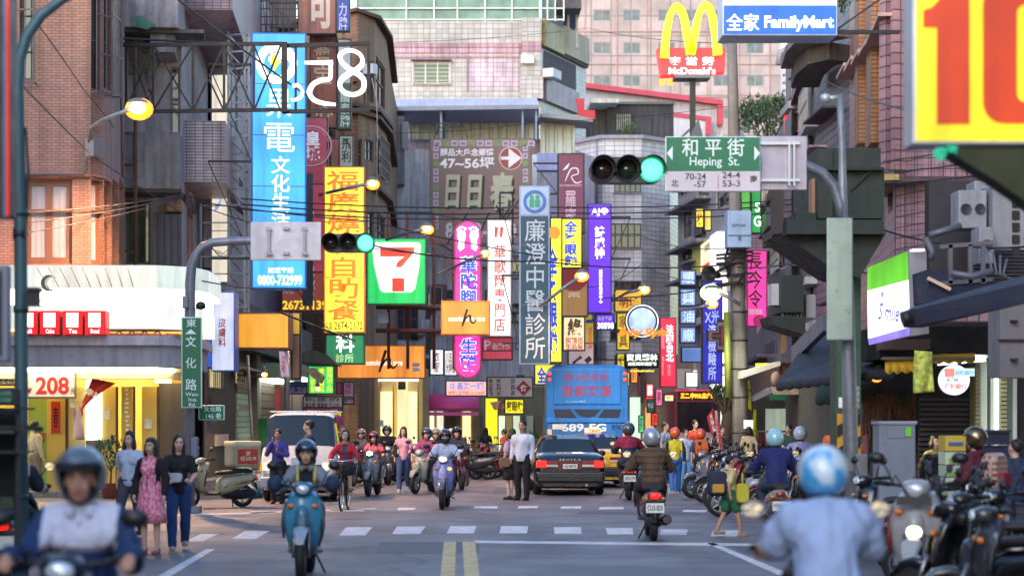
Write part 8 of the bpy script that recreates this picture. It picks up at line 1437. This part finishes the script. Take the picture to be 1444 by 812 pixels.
# --- far left figures
X, Y = at(20, 132); rider('person in dark padded vest with white shoulders, back to camera at the left edge', 'dark scooter at the left edge under the rider in the padded vest', 20, 132, R(5), '1c2028', 1.64, top=('1c2230', 'SJ'), rule=(lambda x, y, z: 1 if z > 1.20 and abs(x) < .2 else (2 if z < 1.12 and abs(x) < .2 else 0), cloth('1a2030'), cloth('b8a8a0'), cloth('3c4030')), fine=True, legs=('14161c', 'P'), hair='short')
X, Y = at(50, 60.5); person('man in cream jacket standing with his back turned by the cafe front', X, Y, R(-50), 1.75, 'stand', top=('b8a88c', 'L'), legs=('7a6a58', 'P'))
nb = thing('notice_board', 'white standing notice board with framed notices beside the man in the cream jacket', 'notice board', at(62, 58) + (0,)); lb(nb, 'panel', M('b8ac98', .6), -.35, .35, 0, .08, .3, 1.2); [lb(nb, 'notice', M('5a6870', .6), -.1 + (k % 2) * .0, .2, -.02, -.002, .4 + k * .38, .66 + k * .38) for k in range(2)]; lb(nb, 'foot', dark_metal, -.3, .3, -.1, .2, 0, .04)
X, Y = at(157, 62)
# --- by the van
X, Y = at(392, 66.7); person('man in violet-blue shirt standing before the van with a hand at his mouth', X, Y, R(172), 1.58, 'stand_mouth', top=('3c3c80', 'L'), legs=('1c1820', 'P'), skin=1)
X, Y = at(436, 67); person('short-haired person in dark top turned sideways in front of the van windscreen', X, Y, R(100), 1.76, 'stand', top=('20243c', 'L'), legs=('2a2c38', 'P')); bag('shopping_bag', 'white plastic bag hanging in front of the van bumper', 'bag', (X - .28, Y - .12, .86), .2, .12, .3, M('b8b8c8', .5))
# --- cyclist
X, Y = at(486, 72); bicycle('dark bicycle ridden by the woman in the red cardigan', X, Y, R(176)); person('woman with black bob in a red cardigan riding a bicycle toward the camera', X, Y, R(176), 1.62, 'cycle', top=('a81c34', 'L'), rule=(lambda x, y, z: 1 if abs(x) < .05 and y > -.1 else 0, cloth('a81c34'), cloth('503c50')), legs=('14121a', 'H'), hair='bob', female=True, shoes='6a5048')
# --- group of riders around the left bend
rider('rider in pink top with lit headlamp just right of the cyclist', 'grey scooter with a bright headlamp behind the bicycle', 526, 60, R(172), '7a7c84', 1.58, top=('c05a68', 'L'), helmet=('6a2c34', ''), female=True, hair='long', kw=dict(lights=1))
rider('rider in pale helmet partly hidden behind the pink-topped rider', 'dark scooter half hidden behind the grey scooter with the headlamp', 508, 52, R(165), '3a3c40', 1.62, top=('6a5a60', 'L'), helmet=('8a6a70', ''), kw={})
rider('rider in black jacket and round black helmet beside the woman in the pink t-shirt', 'dark scooter parked across behind the woman in the pink t-shirt', 546, 51, R(185), '4a4850', 1.72, top=('16161a', 'LJ'), helmet=('3a3c40', ''), kw={})
X, Y = at(569, 57); person('woman in pink t-shirt and blue jeans walking with a white plastic bag', X, Y, R(178), 1.60, 'walk', top=('c890a8', 'S'), legs=('2c4470', 'P'), hair='long', female=True, shoes='b8b8bc'); bag('shopping_bag', 'small white plastic bag held by the woman in the pink t-shirt', 'bag', (X + .27, Y - .1, .84), .17, .1, .26, M('c8c4d0', .5)); bag('shoulder_bag', 'black shoulder bag on the woman in the pink t-shirt', 'bag', (X - .2, Y - .02, 1.02), .1, .2, .3, M('16141a', .6), strap=[(0, 0, .1), (.06, 0, .3), (.12, 0, .42)])
rider('rider in purple-pink jacket and dark helmet on a cream scooter', 'cream scooter seen at an angle left of the lilac headlamp scooter', 600, 58, R(158), '98988c', 1.66, top=('8c3a6c', 'LJ'), helmet=('2c3448', ''), kw=dict(lights=False))
rider('rider in grey helmet and black jacket beside the masked rider', 'dark scooter beside the lilac headlamp scooter', 614, 56, R(170), '2a2c34', 1.64, top=('26262c', 'LJ'), helmet=('8a8078', ''), kw={})
rider('masked rider in white shirt and dark helmet riding toward the camera with headlamp on', 'silver-lilac scooter with bright headlamp and glowing turn signal on the road', 627, 70.5, R(176), 'a0a0c4', 1.66, top=('a8b0c8', 'S'), helmet=('241c34', ''), mask='1c2440', legs=('3a3a44', 'P'), kw=dict(lights=2, shield='7c80b8', fender='5a5c70'))
rider('rider in dark cap and jacket right behind the masked rider', 'maroon scooter behind the masked rider', 645, 55, R(190), '5a2a34', 1.68, top=('3a3440', 'LJ'), helmet=('2a2428', 'V'), legs=('4a4038', 'P'), kw={})
X, Y = at(655, 52); person('small child in dark clothes behind the masked rider', X, Y, R(170), 1.3, 'stand', top=('2a2c38', 'L'), legs=('3a3438', 'P'))
rider('rider in light blue top and beige helmet behind the masked rider', 'pale scooter parked behind the maroon one', 636, 50, R(176), '9a9488', 1.62, top=('5a8ab0', 'L'), helmet=('b8a8a0', ''), kw={})
X, Y = at(685, 40); person('long-haired woman in dark top and brown trousers seen from behind by the yellow pillar', X, Y, R(5), 1.52, 'stand', top=('1c1620', 'S'), legs=('3c2c28', 'P'), hair='long', female=True, shoes='b8b0b0')
X, Y = at(711, 44); person('person in orange shirt bending behind the couple', X, Y, R(60), 1.5, 'stand', top=('d85a2c', 'S'), legs=('3a3440', 'P'), hair='grey')
X, Y = at(722, 63.5); person('woman in lilac top and black skirt standing beside the man in white', X, Y, R(40), 1.58, 'stand', top=('a08ca8', 'S'), legs=('121014', 'K'), hair='bob', female=True, skin=0)
bag('handbag', 'brown leather handbag of the woman in the lilac top', 'handbag', (X - .16, Y - .16, .83), .28, .12, .22, M('6a4c3c', .5), strap=[(-.1, 0, .1), (-.05, .05, .4), (.05, .08, .55)])
X, Y = at(737, 64); person('stout man in long-sleeved white shirt and black trousers standing left of the black sedan', X, Y, R(155), 1.76, 'stand', top=('b4b8c8', 'L'), legs=('0e0e14', 'P'), fat=1.2, skin=1)
# --- right lane
rider('rider in maroon and navy jacket with grey helmet, back to camera beside the taxi', 'dark red scooter with lit tail lamp beside the taxi', 886, 63, R(-3), '3a1a24', 1.80, top=('1c1c40', 'LJ'), rule=(lambda x, y, z: 1 if z > 1.09 else 0, cloth('1c1c38'), cloth('7a1838')), helmet=('3a4450', ''), kw=dict(plate='AEN-279'))
def puff(x, y, z): return 1 if (z * 11) % 1 < .28 and abs(x) < .26 else 0
rider('rider in quilted olive-brown jacket and silver helmet, back to camera on the crosswalk', 'dark scooter with glowing tail lamp and white plate on the crosswalk', 918, 95, R(-2), '5a2430', 1.72, top=('54402c', 'LJ'), rule=(puff, cloth('54402c'), cloth('3a2a20')), helmet=(M('a0a4ac', .25, .5, coat=.8), ''), legs=('2a1c24', 'P'), fine=True, kw=dict(plate='CU3-820', dark='241c20'))
X, Y = at(1029, 94); person('schoolboy in pale yellow shirt and green shorts walking with a navy backpack', X, Y, R(-78), 1.22, 'walk', top=('b8a878', 'S'), legs=('1c5a3c', 'S'), skin=1, shoes='8a7868', fine=True)
bag('backpack', 'navy school backpack with yellow pocket on the boy in green shorts', 'backpack', (X - .19, Y - .02, .80), .3, .2, .38, M('161c38', .7), R(0), extra=M('a87c20', .6)); bag('drawstring_bag', 'bright yellow drawstring bag swinging from the boy in green shorts', 'bag', (X + .17, Y - .16, .66), .2, .14, .3, M('a8a028', .6), strap=[(0, 0, .12), (0, .03, .3)])
rider('rider in navy jacket and pale blue helmet stopped on the right of the crosswalk', 'grey and maroon scooter with white plate on the right of the crosswalk', 1092, 93, R(-3), '8a8478', 1.70, top=('141c54', 'LJ'), helmet=('88b4c0', ''), legs=('2a3c58', 'P'), shoes='b8b4b8', kw=dict(tail=False, plate='NWJ-301', lights=None, dark='4a1a24'))
X, Y = at(938, 50); person('man in light blue-grey shirt standing by the scooters behind the silver helmet', X, Y, R(-120), 1.72, 'stand', top=('8a94ac', 'S'), legs=('3a3c4c', 'P'))
X, Y = at(952, 59); person('child in yellow vest and orange cap with blue trousers seen from behind', X, Y, R(0), 1.55, 'walk', top=('141418', 'L'), rule=(lambda x, y, z: 1 if abs(x) < .17 and z > .9 else 0, cloth('1a1a20'), cloth('c8b424')), legs=('2c64a8', 'P'), helmet=('d85a28', ''), hair='short', shoes='b8b4b4')
X, Y = at(967, 56); person('boy in white shirt turning left between the two orange caps', X, Y, R(-160), 1.55, 'stand', top=('a8b4c8', 'S'), legs=('5a8ab8', 'P'), hair='short')
X, Y = at(988, 59.5); person('child in dark shorts and orange cap carrying an orange backpack', X, Y, R(-10), 1.52, 'walk2', top=('26305a', 'S'), legs=('16161c', 'H'), helmet=('d85a28', ''), shoes='6a6a70'); bag('backpack', 'orange backpack on the child in the dark shorts', 'backpack', (X, Y - .22, 1.12), .32, .2, .4, M('c05a1c', .6), extra=M('a84a18', .6))
X, Y = at(980, 48); person('person in red shirt standing before the distant bus', X, Y, R(-150), 1.78, 'stand', top=('c03a2c', 'S'), legs=('3a3440', 'P'))
X, Y = at(1017, 52); person('person in dark red top behind the leaning sale pennants', X, Y, R(-140), 1.62, 'stand', top=('5a2c30', 'S'), legs=('2a2830', 'P'))
rider('rider in white helmet and lilac striped shirt right of the navy rider', 'dark scooter right of the grey and maroon scooter', 1128, 72, R(-5), '4a505c', 1.72, top=('8a88b8', 'S'), helmet=('a8b0c0', ''), kw=dict(tail=False))
X, Y = at(1177, 62); person('man in orange shirt standing left of the striped post', X, Y, R(170), 1.72, 'stand', top=('c8643c', 'S'), legs=('2a2830', 'P'))
X, Y = at(1302, 80); person('person in pink top half hidden behind the woman in the black jacket', X, Y, R(120), 1.5, 'stand', top=('b06a98', 'L'), legs=('2a2438', 'P'), hair='short')
X, Y = at(1318, 86); person('woman in black jacket with yellow-green scarf walking past the stacked cartons', X, Y, R(200), 1.5, 'walk', top=('0e1220', 'LJ'), rule=(lambda x, y, z: 1 if z > 1.36 else 0, cloth('0e1220'), cloth('8a8448')), legs=('6a645c', 'P'), hair='bob', female=True)
# person with plaid backpack bending over scooters
X, Y = at(1376, 118); person('person in bronze helmet and maroon jacket standing among the parked scooters', X, Y, R(50), 1.62, 'stand_hold', top=('4a1024', 'LJ'), legs=('8a7c74', 'P'), helmet=(M('6a5a44', .2, .8, coat=.8), ''), fine=True)
bag('backpack', 'red and cream plaid backpack on the person in the bronze helmet', 'backpack', (X + .19, Y - .12, 1.13), .36, .2, .46, T('7a2c34', 'b0988c', .07, .07, .02, var=.5), R(50), extra=M('7a1c2c', .7))
X, Y = at(1432, 112); person('person in blue denim jacket at the right edge among the scooters', X, Y, R(30), 1.5, 'stand', top=('24304c', 'LJ'), legs=('24304c', 'P'))
# --- parked delivery scooter with box, rubbish bags
X, Y = at(306, 70); sc_ = scooter('cream delivery scooter parked at the left kerb under a big carrier box', X, Y, R(120), 'a09678', dark='2a2624'); sc_.scale = (.95, .95, .95)
t = thing('delivery_box', 'dirty cream delivery box with red printed panel on the parked scooter', 'delivery box', (X + .48, Y + .32, .82), R(120)); lb(t, 'box', M('a89c80', .5, dirt=.3), -.27, .27, -.3, .3, 0, .5, .05); lb(t, 'lid', M('c0b490', .5), -.28, .28, -.31, .31, .40, .52, .04); lb(t, 'printed_panel', M('a83a2c', .5), -.28, -.272, -.22, .22, .06, .36); mb = MB(); mb.X = Matrix.Rotation(R(-90), 4, 'Z'); letters(mb, '回味\n快送 2678-1199', 0, .22, .34, .2, -.284, .02); mb.build('lettering', M('d8c8a0', .5), t, world=False)
for k, (x, y, w, h, cm, lb_) in enumerate([(352, 700, .34, .5, '5a9ac0', 'light blue plastic rubbish bag beside the van'), (336, 702, .36, .42, '9a8c94', 'pale crumpled rubbish bag behind the delivery scooter'), (346, 712, .25, .3, '8a9cb0', 'small clear rubbish bag in front of the larger bags')]):
    X, Y = at(x, 62); t = thing('rubbish_bag', lb_, 'rubbish bag', (X, Y - k * .3, 0)); mb = MB(); mb.ell((0, 0, h * .5), w, w * .8, h * .6, 18, 12); mb.ell((0, 0, h * 1.05), .07, .07, .12, 10, 6); finish(remesh(mb, .03, 1), 'bag', M(cm, .35, var=.15, vs=5, bump=.8, bs=14), t, wrinkle=.06, seed=k * 7)
# --- parked scooters right side of street
pcs = ['2a2c34', '6a6c74', '8a2c34', '1c1e24', '4a5060', '9a9ca4', '3a3c30', '1a1a20', '70202c', '2c3a5a']
for k, (x, s, yw) in enumerate([(1004, 50, 60), (1016, 54, 70), (1030, 58, 62), (1046, 60, 75), (1062, 64, 66), (1052, 72, 100), (1078, 68, 72), (1098, 70, 68), (1120, 76, 75), (1142, 80, 70), (1160, 84, 60), (1012, 62, 110), (1066, 78, 78), (1035, 66, 95)]):
    X, Y = at(x, s); scooter(['dark scooter parked farthest up the right kerb by the pennants', 'grey scooter second from the far end of the right kerb row', 'wine red scooter parked behind the schoolboy', 'black scooter parked under the yellow streamer', 'slate blue scooter parked right of the yellow streamer', 'silver scooter nearest the schoolboy facing left', 'dark olive scooter behind the navy rider', 'black scooter hidden right of the navy rider', 'dark red scooter parked in front of the clothes rack', 'navy scooter parked just left of the signal pole', 'dark grey scooter parked at the striped post', 'silver-grey scooter parked behind the sale pennants', 'deep blue scooter beside the navy rider', 'black scooter with upright mirrors behind the boy'][k], X, Y, R(yw), pcs[k % 10], group='scooters parked along the right kerb', tail=False, lights=None)
X, Y = at(1056, 51); person('person in cream top browsing the clothes rack behind the parked scooters', X, Y, R(-20), 1.6, 'stand', top=('a89878', 'S'), legs=('2a3450', 'P'), hair='bob', female=True)
X, Y = at(1112, 54); person('person in dark green shirt at the market stall right of the navy rider', X, Y, R(150), 1.66, 'stand', top=('2c4034', 'S'), legs=('24242c', 'P'))
X, Y = at(1228, 66); person('woman in salmon blouse between the striped post and the grey cabinet', X, Y, R(190), 1.58, 'walk', top=('b07068', 'S'), legs=('2a2830', 'P'), hair='long', female=True)
for k, (x, s, yw) in enumerate([(662, 47, 80), (672, 46, 100), (700, 47, 75), (655, 45, 110), (590, 46, 70), (560, 47, 95), (535, 50, 110), (712, 45, 95), (692, 45, 60)]):
    X, Y = at(x, s); scooter(['dark scooter parked across the bend under the pink awning', 'red scooter parked beside the long-haired woman', 'wine scooter parked behind the couple', 'grey scooter parked at the far bend', 'black scooter parked before the lit cream shop', 'brown-grey scooter parked behind the woman in jeans', 'dark scooter behind the pink-topped rider', 'silver scooter parked under the yellow optician panel', 'dark red scooter at the yellow pillar'][k], X, Y, R(yw), ['2c2c34', '8a2030', '7a2c44', '6a6c70', '1c1c24', '5a4c4c', '26262c', '8a8a90', '5a1c24'][k], group='scooters parked around the bend', tail=False, lights=None)
# big parked scooters lower right
X, Y = at(1300, 150); w_ = scooter('white retro scooter with round lit headlamp parked at the lower right', X, Y, R(160), '9a9a98', shield='9a9a98', dark='6a1018', tail=False); w_.scale = (1.12,) * 3; mb = MB(); mb.ell((0, .52, .64), .065, .05, .065, 18, 12); mb.build('round_headlight', E('fff0d0', 3), w_, world=False); mb = MB(); mb.box(-.14, .14, .50, .52, .86, .93); mb.build('front_plate', M('2a2a2c', .5), w_, world=False); mb = MB(); loft(mb, [(.18, .55, .14, .14), (.26, .55, .17, .2), (.3, .55, .14, .16)], 14); mb.build('red_inner_panel', M('8a1018', .3, coat=.6), w_, world=False)
for k, (x, s, yw, c_) in enumerate([(1362, 138, 58, '101216'), (1408, 150, 92, '14141a'), (1440, 142, 120, '1c1e24'), (1392, 172, 48, '0e0e12'), (1455, 180, 84, '2a2c32'), (1345, 124, 80, '2a0e12'), (1252, 112, 110, '1a1e26'), (1425, 128, 72, '14161a')]):
    X, Y = at(x, s); scooter(['black scooter parked directly behind the white retro scooter', 'dark scooter in the middle of the lower right cluster', 'dark grey scooter near the right edge', 'black scooter nearest the camera at the lower right', 'silver scooter cropped by the right bottom corner', 'dark maroon scooter behind the black scooters', 'dark scooter between the right foreground rider and the grey cabinet', 'charcoal scooter beside the person in denim'][k], X, Y, R(yw), c_, group='scooters parked at the lower right', tail=False, lights=None)

bpy.data.scenes.remove(TS)
